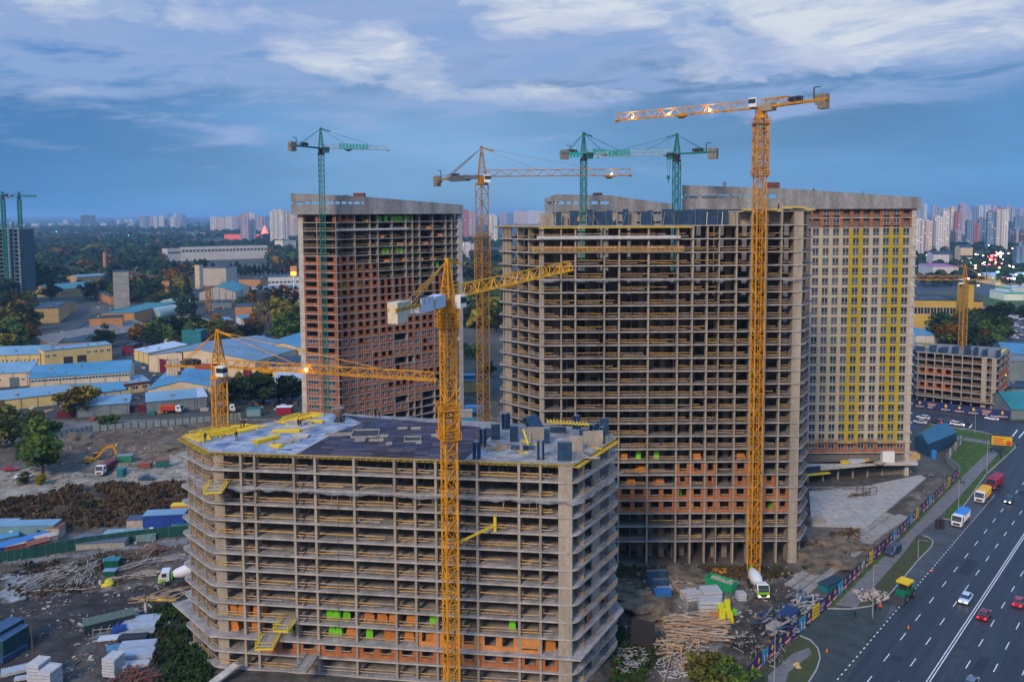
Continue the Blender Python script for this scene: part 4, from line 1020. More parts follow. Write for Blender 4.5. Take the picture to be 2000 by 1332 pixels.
# ------------------------------------------------------------ tower cranes
def truss(m, p, q, w, h, pan, ch, br, kind='box', side=None, mi=0, up0=None, tilt=0.0):
    """lattice from p to q (centre line of the bottom); kind box or tri (apex on top)"""
    P, Q = Vector(p), Vector(q); d = (Q-P); L_ = d.length; d.normalize()
    if abs(d.z) > .9:
        a = Vector((cos(tilt), sin(tilt), 0)); b = d.cross(a); pts = [(-w/2, -w/2), (w/2, -w/2), (w/2, w/2), (-w/2, w/2)]
    else:
        a = Vector((-d.y, d.x, 0)).normalized(); b = a.cross(d); b = -b if b.z < 0 else b
        pts = [(-w/2, 0), (w/2, 0), (w/2, h), (-w/2, h)] if kind == 'box' else [(-w/2, 0), (w/2, 0), (0, h)]
    n = max(1, round(L_/pan)); k = len(pts)
    R_ = [[P+d*(L_*i/n)+a*u+b*v for u, v in pts] for i in range(n+1)]
    for j in range(k): m.beam(R_[0][j], R_[n][j], ch, m=mi, caps=True)
    for i in range(n):
        for j in range(k):
            j2 = (j+1) % k
            if kind == 'tri' or abs(d.z) < .9:
                m.beam(R_[i][j], R_[i+1][j2] if i % 2 == 0 else R_[i+1][j2], br, m=mi) if (i+j) % 2 == 0 else m.beam(R_[i][j2], R_[i+1][j], br, m=mi)
                if j == 0 or i % 3 == 0: m.beam(R_[i][j], R_[i][j2], br, m=mi)
            else:
                m.beam(R_[i][j], R_[i][j2], br, m=mi)
                if (i+j) % 2: m.beam(R_[i][j], R_[i+1][j2], br, m=mi)
                else: m.beam(R_[i][j2], R_[i+1][j], br, m=mi)
    for j in range(k): m.beam(R_[n][j], R_[n][(j+1) % k], br, m=mi)
    return a, b, d
def crane(label, base, zb, root, tip, cend, apex=6.0, mw=2.2, col=cyel, colj=None, group=None, tilt=0.0, collar=None, flat=False, jw=1.5, jh=1.5, ch=.17, br=.09, lights=(), trolley=.55, hook=None, cw_col=concrete_lt, deck_col=None, cab=1, weights=6, panel=None, boxes=None, lower=0.0):
    root, tip, cend = Vector(root), Vector(tip), Vector(cend)
    colj = colj or col
    T = thing('tower_crane', label, 'crane', (base[0], base[1], zb), group=group, world=True)
    zj = root.z; ztop = zj-2.2
    m = M(); truss(m, (base[0], base[1], zb), (base[0], base[1], ztop), mw, mw, mw*1.05, ch*1.25, br*1.15, tilt=tilt)
    m.beam((base[0]-mw*.2*cos(tilt), base[1], zb), (base[0]-mw*.2*cos(tilt), base[1], ztop), .12)
    m.beam((base[0]+mw*.05, base[1], zb), (base[0]+mw*.05, base[1], ztop), .12); m.done('mast', col, T)
    # slewing ring and climbing collar
    m = M(); m.cyl((base[0], base[1], ztop), (base[0], base[1], ztop+.5), mw*.72, n=16); m.cyl((base[0], base[1], ztop+.5), (base[0], base[1], zj+.1), mw*.42, mw*.5, n=12)
    for s_ in (-1, 1):
        for t_ in (-1, 1): m.beam((base[0]+s_*mw*.45, base[1]+t_*mw*.45, ztop+.4), (base[0]+s_*mw*.45, base[1]+t_*mw*.45, zj+.1), .16)
    m.done('slewing_ring', dark if col is cgreen else col, T)
    if collar:
        for z0, z1 in collar:
            m = M(); truss(m, (base[0], base[1], z0), (base[0], base[1], z1), mw*1.28, mw*1.28, mw, ch*1.2, br*1.2, tilt=tilt)
            for z in (z0+.2, z1-.3):
                m.box(base[0], base[1], z, mw*1.5, mw*1.5, .1, rz=tilt) if z == z1-.3 and (z1-z0) > 3 else None
                for a_ in range(4):
                    t0, t1 = tilt+a_*pi/2+pi/4, tilt+(a_+1)*pi/2+pi/4; r_ = mw*1.12
                    for h_ in (0, .6, 1.1): m.beam((base[0]+cos(t0)*r_, base[1]+sin(t0)*r_, z+h_), (base[0]+cos(t1)*r_, base[1]+sin(t1)*r_, z+h_), .08)
                    m.beam((base[0]+cos(t0)*r_, base[1]+sin(t0)*r_, z), (base[0]+cos(t0)*r_, base[1]+sin(t0)*r_, z+1.1), .08)
            m.done('climbing_frame', col, T)
    dj = (tip-root); LJ = dj.length; dj.normalize(); dc = (cend-root); LC = dc.length; dc.normalize()
    side = Vector((-dj.y, dj.x, 0)).normalized()
    m = M(); a, b, d = truss(m, root+dj*1.2, tip, jw, jh, jh*1.15, ch, br, 'tri')
    m.box(tip.x, tip.y, tip.z-.3, 1.0, .9, .5, rz=atan2(dj.y, dj.x)); m.done('jib', colj, T)
    if panel:
        m = M(); m2 = M()
        for s0, s1 in panel:
            n_ = int((s1-s0)/1.15)
            for i in range(n_):
                p = root+dj*(s0+i*1.15+.5)-side*(jw/2+.1)*(1 if side.y > 0 else -1)
                m.beam(p+Vector((0, 0, .05)), p+Vector((0, 0, jh+.5)), .8, .06, caps=True)
        for o_ in (0,): m.done('jib_board', mat('teal_board', (.02, .30, .30), .5, .15, 1), T)
    # counter jib deck
    m = M(); q = root-dc*0.3
    for s_ in (-1, 1): m.beam(q+side*s_*.65, cend+side*s_*.65, .28, .45, caps=True)
    k = 0.0
    while k < LC: p = root+dc*k; m.beam(p-side*.7, p+side*.7, .12); k += 1.4
    if flat: truss(m, root+dc*.5, root+dc*LC*.42, 1.3, 1.6, 1.7, ch, br, 'box')
    m.done('counter_jib', col, T)
    m = M(); k = LC*.45
    while k < LC: p = root+dc*k; [m.beam(p+side*s_*.9, p+side*s_*.9+Vector((0, 0, 1.2)), .06) for s_ in (-1, 1)]; k += 1.6
    for s_ in (-1, 1): m.beam(root+dc*LC*.45+side*s_*.9+Vector((0, 0, 1.2)), cend+side*s_*.9+Vector((0, 0, 1.2)), .06)
    m.done('handrail', steel, T)
    wt = .55 if weights > 3 else .8
    az = atan2(dc.y, dc.x)
    for i in range(weights):
        p = cend-dc*(.5+i*(wt+.07)); hh = 2.9 if i < weights*.7 else 2.0
        m = M(); m.box(p.x, p.y, p.z-hh+1.0, wt, 1.5, hh, rz=az); m.done('counterweight', cw_col, T)
    m = M(); p = root+dc*LC*.55; m.box(p.x, p.y, p.z+.25, 2.2, 1.2, 1.1, rz=az); p2 = p-dc*1.6; m.cyl(p2-side*.6+Vector((0, 0, .8)), p2+side*.6+Vector((0, 0, .8)), .45, n=10)
    p = cend-dc*3.4; m.beam(p, p+Vector((0, 0, 2.6)), .2); m.beam(p+Vector((0, 0, 2.6)), p+Vector((0, 0, 2.6))+dc*1.5, .16)
    m.done('hoist_winch', dark if not deck_col else deck_col, T)
    if boxes:
        for f0, f1, hz_, bm_ in boxes:
            m = M(); p = root+dc*LC*(f0+f1)/2; m.box(p.x, p.y, p.z-hz_*.55, LC*(f1-f0), 1.7, hz_, rz=az); m.done('machine_housing', bm_, T)
    if not flat:
        m = M(); top = Vector((base[0], base[1], zj+apex)); w_ = mw*.42
        for s_, t_ in ((-1, -1), (1, -1), (1, 1), (-1, 1)):
            p = root+dj*s_*w_+side*t_*w_; m.beam(p, top+dj*s_*.18+side*t_*.15, ch*1.2)
        for f_ in (.15, .32, .5, .68):
            for s_, t_, s2, t2 in ((-1, -1, 1, -1), (1, -1, 1, 1), (1, 1, -1, 1), (-1, 1, -1, -1)):
                k = 1-f_; p = root+dj*s_*w_*k+side*t_*w_*k+Vector((0, 0, apex*f_)); q = root+dj*s2*w_*k+side*t2*w_*k+Vector((0, 0, apex*f_)); m.beam(p, q, br)
                k2 = 1-f_-.16; q2 = root+dj*s2*w_*k2+side*t2*w_*k2+Vector((0, 0, apex*(f_+.16))); m.beam(p, q2, br)
        m.box(top.x, top.y, top.z-.1, .7, .5, .5, rz=az); m.done('tower_head', col, T)
        m = M()
        for f_, s_ in ((.38, 0), (.78, 0)):
            e = root+dj*LJ*f_+Vector((0, 0, jh)); 
            for o_ in (-.12, .12): m.beam(top+side*o_, e+side*o_, .07)
        for f_ in (.72, .80):
            e = root+dc*LC*f_
            for s_ in (-1, 1): m.beam(top, e+side*s_*.65, .09)
        for s_ in (0,): m.beam(top+dj*.2, top+dj*3.2-Vector((0, 0, apex*.12)), .28, .35)
        m.done('stay', col, T)
    if cab:
        m = M(); p = root+dj*(1.6 if not flat else 1.2)-side*(1.3 if side.y > 0 else -1.3)+Vector((0, 0, -1.6 if not flat else .1))
        m.box(p.x, p.y, p.z, 1.7, 1.3, 2.0, rz=atan2(dj.y, dj.x)); c = m.done('cab', white if col is not cgreen else cgreen, T)
        m = M(); m.box(p.x+dj.x*.1, p.y+dj.y*.1, p.z+.75, 1.62, 1.36, .95, rz=atan2(dj.y, dj.x)); m.done('cab_window', glass, c)
    m = M(); p = root+dj*LJ*trolley-Vector((0, 0, .35)); m.box(p.x, p.y, p.z-.1, 2.6, 1.5, .25, rz=az); m.box(p.x, p.y, p.z-.45, 1.6, .5, .35, rz=az); m.done('trolley', col, T)
    if hook:
        m = M()
        for s_ in (-.5, .5):
            for t_ in (-.25, .25): m.beam(p+dj*s_+side*t_, (p.x+dj.x*s_*.6, p.y+dj.y*s_*.6, hook+1.2), .045)
        r_ = m.done('hoist_rope', dark, T)
        m = M(); m.box(p.x, p.y, hook+.3, .9, .35, 1.0, rz=az); m.cyl((p.x, p.y, hook-.5), (p.x, p.y, hook+.3), .12); m.beam((p.x, p.y, hook-.5), (p.x+.3, p.y, hook-.7), .15); m.done('hook_block', col, T)
    for f_, st in lights:
        m = M(); p = root+dj*LJ*f_+Vector((0, 0, .25)); m.box(p.x, p.y, p.z, .4, .4, .3); m.done('flood_lamp', mat('flood_glow', (1, .8, .4), .5, 0, emit=(1, .62, .22), estr=25), T)
        l = bpy.data.lights.new('lamp_light', 'POINT'); l.energy = st; l.color = (1, .68, .3); l.shadow_soft_size = .3
        o = bpy.data.objects.new('lamp_light', l); COL.objects.link(o); o.location = p-side*(1.0 if side.y > 0 else -1.0)-Vector((base[0], base[1], zb))+Vector((0, 0, .6)); o.parent = T
    return T
def croot(px, py, y): return D(px, py, y)
def same(px, py, z): p = G(px, py, z); return (p[0], p[1], z)
# front yellow crane, standing against the near facade
rA = D(874, 583, 129.5)
crane('big yellow crane rising in front of the near block, pale boxes on its rear arm', rA[:2], -1, rA, D(1113, 528, 166), D(765, 606, 111), apex=6.0, mw=2.0, group=None, tilt=.42, collar=((D(874, 858, 129.5)[2], D(874, 795, 129.5)[2]), (D(874, 640, 129.5)[2], D(874, 612, 129.5)[2])), jw=1.6, jh=1.8, ch=.22, br=.11, colj=mat('jib_yellow', (.80, .40, .015), .5, .15, .6), trolley=.44, cw_col=mat('cream_weight', (.62, .55, .40), .8, .12, 1), weights=7,
      boxes=((.14, .34, 1.9, mat('pale_blue_box', (.50, .58, .68), .5, .12, 1.5)), (.37, .60, 2.2, mat('pale_blue_box2', (.56, .62, .68), .5, .12, 1.5))), lights=())
rB = D(1487, 211, 179)
crane('tallest yellow flat top crane at right with three glowing lamps along its arm', rB[:2], 0, rB, same(1205, 236, rB[2]), same(1618, 193, rB[2]), mw=2.05, flat=True, tilt=.1, collar=((D(1484, 345, 179)[2], D(1485, 240, 179)[2]),), jw=1.6, jh=1.7, ch=.2, br=.1, trolley=.52, hook=None, cw_col=mat('rust_weight', (.26, .20, .15), .8, .2, 1), weights=4, lights=((.88, 260), (.61, 260), (.33, 260)),
      boxes=((.02, .2, 1.6, mat('tan_box', (.35, .29, .2), .7, .2, 1)),))
rC = D(941, 345, 215)
crane('weathered yellow crane between the brick tower and the frame tower with dark housing', rC[:2], 0, rC, same(1231, 343, rC[2]), same(850, 352, rC[2]), apex=7.4, mw=2.3, col=cyel_dk, tilt=pi/4+.05, collar=((D(944, 560, 215)[2], D(944, 462, 215)[2]),), jw=1.5, jh=1.6, ch=.22, br=.11, trolley=.86, hook=None, weights=4, cw_col=mat('brown_weight', (.24, .20, .16), .8, .2, 1),
      boxes=((.28, .62, 1.5, mat('slate_box', (.13, .14, .16), .6, .2, 1)), (.05, .66, .9, mat('slate_box', (.13, .14, .16)))), lights=((.875, 120),))
rD = D(427, 716, 160)
crane('low yellow crane beyond the left corner of the near block, its arm pointing right', rD[:2], 0, rD, same(848, 742, rD[2]), same(327, 713, rD[2]), apex=7.0, mw=2.3, tilt=pi/4-.1, jw=1.5, jh=1.4, ch=.2, br=.1, trolley=.24, cw_col=mat('cream_weight2', (.45, .38, .30), .8, .2, 1), weights=5,
      boxes=((.08, .42, .9, mat('maroon_box', (.30, .07, .03), .6, .2, 1)), (.10, .40, .0, cyel)) [:1], lights=((.43, 90),))
for (lab, px, py, y, tipp, cp, pan) in (
        ('dark green crane standing before the left brick tower', 627, 290, 283, (758, 293.5), (565, 283.5), ((6, 17),)),
        ('green crane left of the pair above the middle tower', 1140, 301, 268, (1232, 304), (1095, 300), ((3, 9),)),
        ('green crane right of the pair above the middle tower, hook hanging beside its mast', 1322, 301, 238, (1166, 307), (1402, 297), ((14, 22), (29, 34)))):
    r_ = D(px, py, y); t_ = same(*tipp, r_[2]); c_ = same(*cp, r_[2])
    crane(lab, r_[:2], 0 if px < 700 else 20, r_, t_, c_, apex=(6.6 if px < 1300 else 5.5), mw=1.75, col=cgreen, colj=mat('pale_green_steel', (.33, .42, .42), .5, .1, 1), group='green cranes behind the towers', tilt=.2, jw=1.3, jh=1.3, ch=.2, br=.1, trolley=.10 if px > 1300 else .4, hook=(D(1310, 352, 238)[2] if px > 1300 else None), weights=3, cw_col=mat('brown_weight', (.24, .20, .16)), panel=pan)
for px, pt, pc in ((5, (-60, 382), (20, 383)), (37, (70, 385), (12, 384))):
    r_ = D(px, 384, 690+px); 
    crane('faint green crane over the unfinished tower at far left, '+('nearer the edge of the picture' if px < 20 else 'its arm reaching right'), r_[:2], 0, r_, D(pt[0], pt[1], 690+px), D(pc[0], pc[1], 700), apex=4, mw=2.4, col=cgreen, group='far green cranes', tilt=.2, jw=1.6, jh=1.4, ch=.4, br=.22, trolley=.5, weights=2, cab=0)
rI = D(1884, 547, 344)
crane('brown crane standing inside the low frame block at right edge', rI[:2], 0, rI, D(1740, 546, 352), D(1945, 546, 338), apex=6.0, mw=2.1, col=mat('crane_rust', (.42, .20, .03), .6, .25, 1), tilt=.2, jw=1.5, jh=1.7, ch=.24, br=.12, trolley=.5, weights=3, lights=())
# ------------------------------------------------------------ vehicles
tyre = mat('tyre', (.02, .02, .02), .8, 0); hub = mat('hub', (.3, .3, .3), .4, 0, metal=.5)
headl = mat('headlight_on', (1, .9, .7), .4, 0, emit=(1, .72, .40), estr=14); taill = mat('taillight_on', (.8, .02, .02), .4, 0, emit=(1, .01, .01), estr=9)
headoff = mat('headlight_off', (.6, .6, .6), .3, 0); tailoff = mat('taillight_off', (.3, .01, .01), .4, 0)
def sect(x, hw, z0, z1, r=.12):
    return [(x, -hw, z0+r), (x, -hw+r, z0), (x, hw-r, z0), (x, hw, z0+r), (x, hw, z1-r*1.3), (x, hw-r*1.6, z1), (x, -hw+r*1.6, z1), (x, -hw, z1-r*1.3)]
def wheels(root, xs, hw, r, w=.25):
    for x in xs:
        for s in (-1, 1):
            m = M(); m.cyl((x, s*(hw-w), r), (x, s*hw, r), r, n=14); o = m.done('wheel', tyre, root)
            if root.get('far') is None: m = M(); m.cyl((x, s*(hw-.02), r), (x, s*(hw+.015), r), r*.55, n=10); m.done('rim', hub, o)
def lamps(root, xf, xr, hw, z, on=0, tail=0):
    for s in (-1, 1):
        m = M(); m.box(xf, s*(hw-.28), z, .08, .34, .17); m.done('headlight', headl if on else headoff, root)
        m = M(); m.box(xr, s*(hw-.22), z+.06, .06, .28, .16); m.done('tail_light', taill if tail else tailoff, root)
def car(label, loc, rz, col, on=0, tail=0, group=None, sc=1.06, van=False, wagon=False):
    T = thing('car' if not van else 'van', label, 'car' if not van else 'van', loc, rz, group); T.scale = (sc,)*3
    b = mat('car_paint_%02d%02d%02d' % tuple(int(c*99) for c in col), col, .3, 0, spec=.6)
    m = M()
    if van:
        m.loft([sect(-2.4, .85, .35, 1.75), sect(-2.3, .95, .3, 2.0), sect(1.0, .95, .3, 2.0), sect(1.55, .93, .3, 1.2), sect(2.35, .9, .3, 1.0), sect(2.45, .8, .4, .85)]); m.done('body', b, T)
        m = M(); m.hexa([(1.0, -.90, 1.2), (1.62, -.86, 1.2), (1.62, .86, 1.2), (1.0, .90, 1.2), (1.0, -.82, 1.93), (1.12, -.8, 1.93), (1.12, .8, 1.93), (1.0, .82, 1.93)]); m.box(-.5, 0, 1.25, 3.0, 1.93, .5); m.done('window', glass, T)
    else:
        e = -1.9 if wagon else -1.45
        m.loft([sect(-2.25, .72, .35, .85), sect(-2.15, .86, .25, .95), sect(-.9, .9, .22, .98), sect(.8, .9, .22, .95), sect(1.7, .88, .25, .82), sect(2.15, .8, .3, .7), sect(2.25, .7, .35, .6)]); bo = m.done('body', b, T)
        m = M(); m.hexa([(e, -.80, .93), (1.15, -.80, .9), (1.15, .80, .9), (e, .80, .93), (e+.4, -.62, 1.40), (.35, -.62, 1.42), (.35, .62, 1.42), (e+.4, .62, 1.40)]); m.done('window', glass, T)
        m = M(); m.box((e+.4+.35)/2, 0, 1.40, .75-e-.45, 1.22, .06); m.done('roof', b, T)
    lamps(T, 2.26, -2.27, .82, .55, on, tail); wheels(T, (1.4, -1.35), .9, .33, .22)
    return T
def truck(label, loc, rz, cabc, boxc, on=0, kind='dump', sc=1.06, group=None, tarp=True):
    T = thing('truck' if kind != 'mixer' else 'concrete_mixer_truck', label, 'truck', loc, rz, group); T.scale = (sc,)*3
    cb = mat('truck_paint_%02d%02d%02d' % tuple(int(c*99) for c in cabc), cabc, .4, .05, 2, spec=.5)
    m = M(); m.loft([sect(1.9, 1.15, .9, 2.9, .08), sect(3.4, 1.2, .7, 3.0, .12), sect(3.95, 1.2, .6, 2.2, .12), sect(4.05, 1.12, .55, 1.6, .1)]); c = m.done('cab', cb, T)
    m = M(); m.hexa([(3.6, -1.1, 1.75), (4.12, -1.06, 1.75), (4.12, 1.06, 1.75), (3.6, 1.1, 1.75), (3.42, -1.05, 2.85), (3.70, -1.02, 2.85), (3.70, 1.02, 2.85), (3.42, 1.05, 2.85)]); m.box(2.9, 0, 1.85, .9, 2.43, .75); m.done('windscreen', glass, c)
    m = M(); m.box(4.04, 0, .75, .12, 1.5, .5); m.done('grille', dark, c)
    m = M(); m.box(0, 0, .75, 7.6, .9, .3); m.box(-3.9, 0, .55, .1, 2.3, .2); m.done('chassis', dark, T)
    if kind == 'dump':
        bx = mat('truck_paint_%02d%02d%02d' % tuple(int(v*99) for v in boxc), boxc, .5, .08, 1)
        bb = cb if tarp and boxc[2] > .4 else bx
        m = M(); m.hexa([(-3.9, -1.15, 1.1), (1.7, -1.15, 1.1), (1.7, 1.15, 1.1), (-3.9, 1.15, 1.1), (-4.1, -1.3, 2.75), (1.85, -1.3, 2.75), (1.85, 1.3, 2.75), (-4.1, 1.3, 2.75)])
        k = -3.4
        while k < 1.7: [m.box(k, s*1.26, 1.15, .12, .12, 1.6) for s in (-1, 1)]; k += 1.0
        o = m.done('dump_box', bb, T)
        m = M(); m.loft([[(-4.12, -1.32, 2.751), (-4.12, 1.32, 2.751), (-4.05, .7, 3.05), (-4.05, -.7, 3.05)], [(1.9, -1.32, 2.751), (1.9, 1.32, 2.751), (1.8, .7, 3.15), (1.8, -.7, 3.15)]]); m.done('cover', bx, o)
    else:
        m = M(); m.box(4.0, 0, 1.15, .2, 2.3, .55); m.box(3.3, 0, .95, 1.3, 2.46, .5); m.done('bumper_band', mat('mixer_lime', (.22, .50, .02), .5, .1, 2), c)
        m = M(); secs = []
        for x, r_ in ((-4.0, .45), (-3.4, .85), (-2.0, 1.22), (-.6, 1.25), (.8, .9), (1.4, .55)):
            secs.append([(x, cos(2*pi*i/14)*r_, 2.05-x*.14+sin(2*pi*i/14)*r_) for i in range(14)])
        m.loft(secs[:1]+secs[1:]); m.done('drum', mat('drum_white', (.62, .64, .66), .45, .08, 2), T, smooth=True)
        m = M(); m.beam((-4.2, 0, 3.2), (-4.6, 0, 1.4), .6, .3, caps=True); m.box(-3.6, 0, 1.05, .3, 1.6, 1.6); m.box(1.55, 0, 1.05, .3, 1.6, 1.3); m.done('chute', mat('mixer_green', (.10, .50, .05), .5, .1, 2), T)
    lamps(T, 4.1, -3.96, 1.1, .75, on, 0); wheels(T, (3.0, -1.6, -2.95), 1.22, .5, .35)
    return T
def az_of(p, q): a_, b_ = G(*p), G(*q); return atan2(b_[1]-a_[1], b_[0]-a_[0])
RA = atan2(uy, ux)           # heading away from the camera along the avenue
gz = lambda px, py, z=.03: (*G(px, py, z), z)
truck('white lorry with a bright blue tipper cover parked on the avenue shoulder', gz(1876, 1022), RA+pi, (.70, .72, .74), (.03, .22, .60))
truck('white lorry with an orange yellow tipper cover parked by the grass verge', gz(1919, 976), RA+pi, (.68, .70, .72), (.72, .38, .02))
truck('dark red lorry parked behind the yellow topped one', gz(1943, 950), RA+pi-.05, (.26, .02, .04), (.30, .02, .05), on=0)
car('pale blue saloon with white headlamps driving toward us on the avenue', gz(1886, 1173, .05), RA+pi, (.45, .58, .68), on=1)
car('red car with glowing tail lamps just right of the double centre line', gz(1922, 1205, .05), RA, (.18, .01, .02), tail=1)
car('blue roofed red car at the right margin of the avenue', gz(1990, 1180, .05), RA, (.30, .03, .05), tail=1)
car('dark teal car with lit headlamps beside the yellow topped lorry', gz(1971, 980, .05), RA+pi, (.02, .06, .09), on=1)
car('dark van with orange headlamps driving on the pavement beside the banner fence', gz(1744, 1081, .12), RA+pi-.12, (.03, .05, .10), on=1, van=True)
car('grey car cut by the lower edge of the avenue', gz(1897, 1340, .05), RA, (.10, .13, .18))
for i, (px, py, c, t_, on, lab) in enumerate(((1803, 818, (.7, .7, .72), 0, 0, 'white car leading the queue on the side street near the striped tower'), (1797, 827, (.5, .55, .6), 0, 0, 'silver car nearest the striped tower in the side street'), (1825, 826, (.05, .03, .04), 1, 0, 'black car with red lamps second in the side street queue'),
        (1848, 823, (.10, .11, .16), 1, 0, 'blue grey car with red lamps before the low frame block'), (1869, 831, (.75, .75, .75), 0, 1, 'white car with lit headlamps in the side street queue'), (1889, 827, (.03, .05, .09), 0, 0, 'navy car at the near end of the side street queue'), (1937, 820, (.7, .7, .7), 0, 0, 'white car parked at the blue hoarding of the low block'))):
    car(lab, gz(px, py, .05), az_of((1800, 820), (1900, 834))+(pi if not on else 0), c, on=on, tail=t_, group='cars queueing on the side street', wagon=i % 2 == 0)
car('red hatchback parked beside the tree at left', gz(22, 918, .1), 0.1, (.35, .02, .03), group=None)
car('white van half hidden under the tree at left', gz(45, 933, .1), 0.5, (.6, .62, .64))
truck('red tipper lorry with white cab on the haul road by the grey sheds', gz(336, 806, .1), -.05, (.65, .66, .68), (.45, .05, .02), tarp=False)
truck('white cabbed tipper facing us beside the excavator', gz(208, 922, .25), -pi/2-.05, (.62, .62, .60), (.14, .03, .03), tarp=False)
truck('mixer lorry with white drum and green cab front standing below the tallest yellow crane', gz(1479, 1154, .1), -pi/2+.02, (.62, .66, .62), (0, 0, 0), on=1, kind='mixer')
truck('mixer lorry half hidden behind the left corner of the near block', gz(352, 1136, .25), pi+.25, (.6, .62, .64), (0, 0, 0), kind='mixer')
truck('white lorry with red box standing behind the yellow beams on the haul road', gz(440, 805, .1), .1, (.6, .62, .64), (.05, .07, .1))
# crawler excavator
def excavator(label, loc, rz, col=cyel, sc=1.1):
    T = thing('excavator', label, 'excavator', loc, rz); T.scale = (sc,)*3
    for s in (-1, 1):
        m = M(); P = [(-1.9, .35), (-1.5, 0), (1.5, 0), (1.9, .35), (1.9, .6), (1.5, .9), (-1.5, .9), (-1.9, .6)]
        m.loft([[(x, s*1.0, z) for x, z in P], [(x, s*1.5, z) for x, z in P]]); m.done('track', dark, T)
    m = M(); m.box(0, 0, .5, 2, 2, .5); m.box(-.5, 0, 1.0, 3.2, 2.5, .9); m.box(-1.6, 0, 1.1, 1.0, 2.4, 1.1); m.done('body', col, T)
    m = M(); m.box(.6, .8, 1.9, 1.4, .95, 1.2); c = m.done('cab', glass, T); m = M(); m.box(.6, .8, 3.1, 1.45, 1.0, .1); m.done('roof', col, c)
    m = M(); m.beam((.9, -.1, 1.7), (3.4, -.1, 4.6), .45, .7, caps=True); m.beam((3.4, -.1, 4.6), (5.6, -.1, 5.0), .4, .6, caps=True); m.done('boom', col, T)
    m = M(); m.beam((5.5, -.1, 5.3), (6.6, -.1, 2.2), .35, .5, caps=True); m.beam((3.8, -.1, 5.1), (5.6, -.1, 5.5), .15); m.done('stick', col, T)
    m = M(); m.hexa([(6.0, -.7, 1.0), (7.0, -.7, 1.0), (7.0, .5, 1.0), (6.0, .5, 1.0), (6.3, -.7, 2.2), (6.9, -.7, 2.3), (6.9, .5, 2.3), (6.3, .5, 2.2)]); m.done('bucket', dark, T)
excavator('yellow crawler excavator digging at the brown bank left of the near block', (*G(182, 908), .3), .25)
excavator('small yellow excavator by the white lorry beyond the blue roofs', (*G(345, 671), .1), .4, sc=1.0)
truck('white lorry beside the far yellow excavator', (*G(334, 672), .1), 2.8, (.6, .62, .64), (.5, .25, .02), tarp=False)
# wheeled loader sweeper: green body, yellow roof
def loader():
    T = thing('wheel_loader', 'green loader with flat yellow roof working at the kerb of the avenue', 'loader', gz(1766, 1168, .04), RA+pi-.1); T.scale = (1.12,)*3
    g_ = mat('loader_green', (.01, .16, .09), .5, .15, 1)
    m = M(); m.box(-1.4, 0, .7, 2.8, 1.7, 1.1); m.box(1.0, 0, .7, 2.2, 1.5, 1.2); m.done('body', g_, T)
    m = M(); m.box(-.2, 0, 1.8, 1.7, 1.7, 1.3); m.done('cab', mat('cab_glass', (.03, .03, .025), .1, 0), T)
    m = M()
    for a_ in (-1, 1):
        for b_ in (-1, 1): m.beam((-.2+a_*.85, b_*.86, 1.8), (-.2+a_*.85, b_*.86, 3.1), .12)
    m.done('pillar', g_, T)
    m = M(); m.box(-.2, 0, 3.1, 2.6, 2.3, .35); m.done('roof', mat('loader_yellow', (.75, .50, .01), .5, .1, 1), T)
    for s in (-1, 1): m = M(); m.beam((.9, s*.75, 1.7), (3.0, s*.75, .7), .22, .4, caps=True); m.done('lift_arm', g_, T)
    m = M(); m.hexa([(2.7, -1.35, .1), (3.9, -1.35, .1), (3.9, 1.35, .1), (2.7, 1.35, .1), (2.7, -1.35, 1.3), (3.0, -1.35, 1.35), (3.0, 1.35, 1.35), (2.7, 1.35, 1.3)]); m.done('bucket', dark, T)
    wheels(T, (1.6, -1.6), 1.2, .75, .5)
loader()
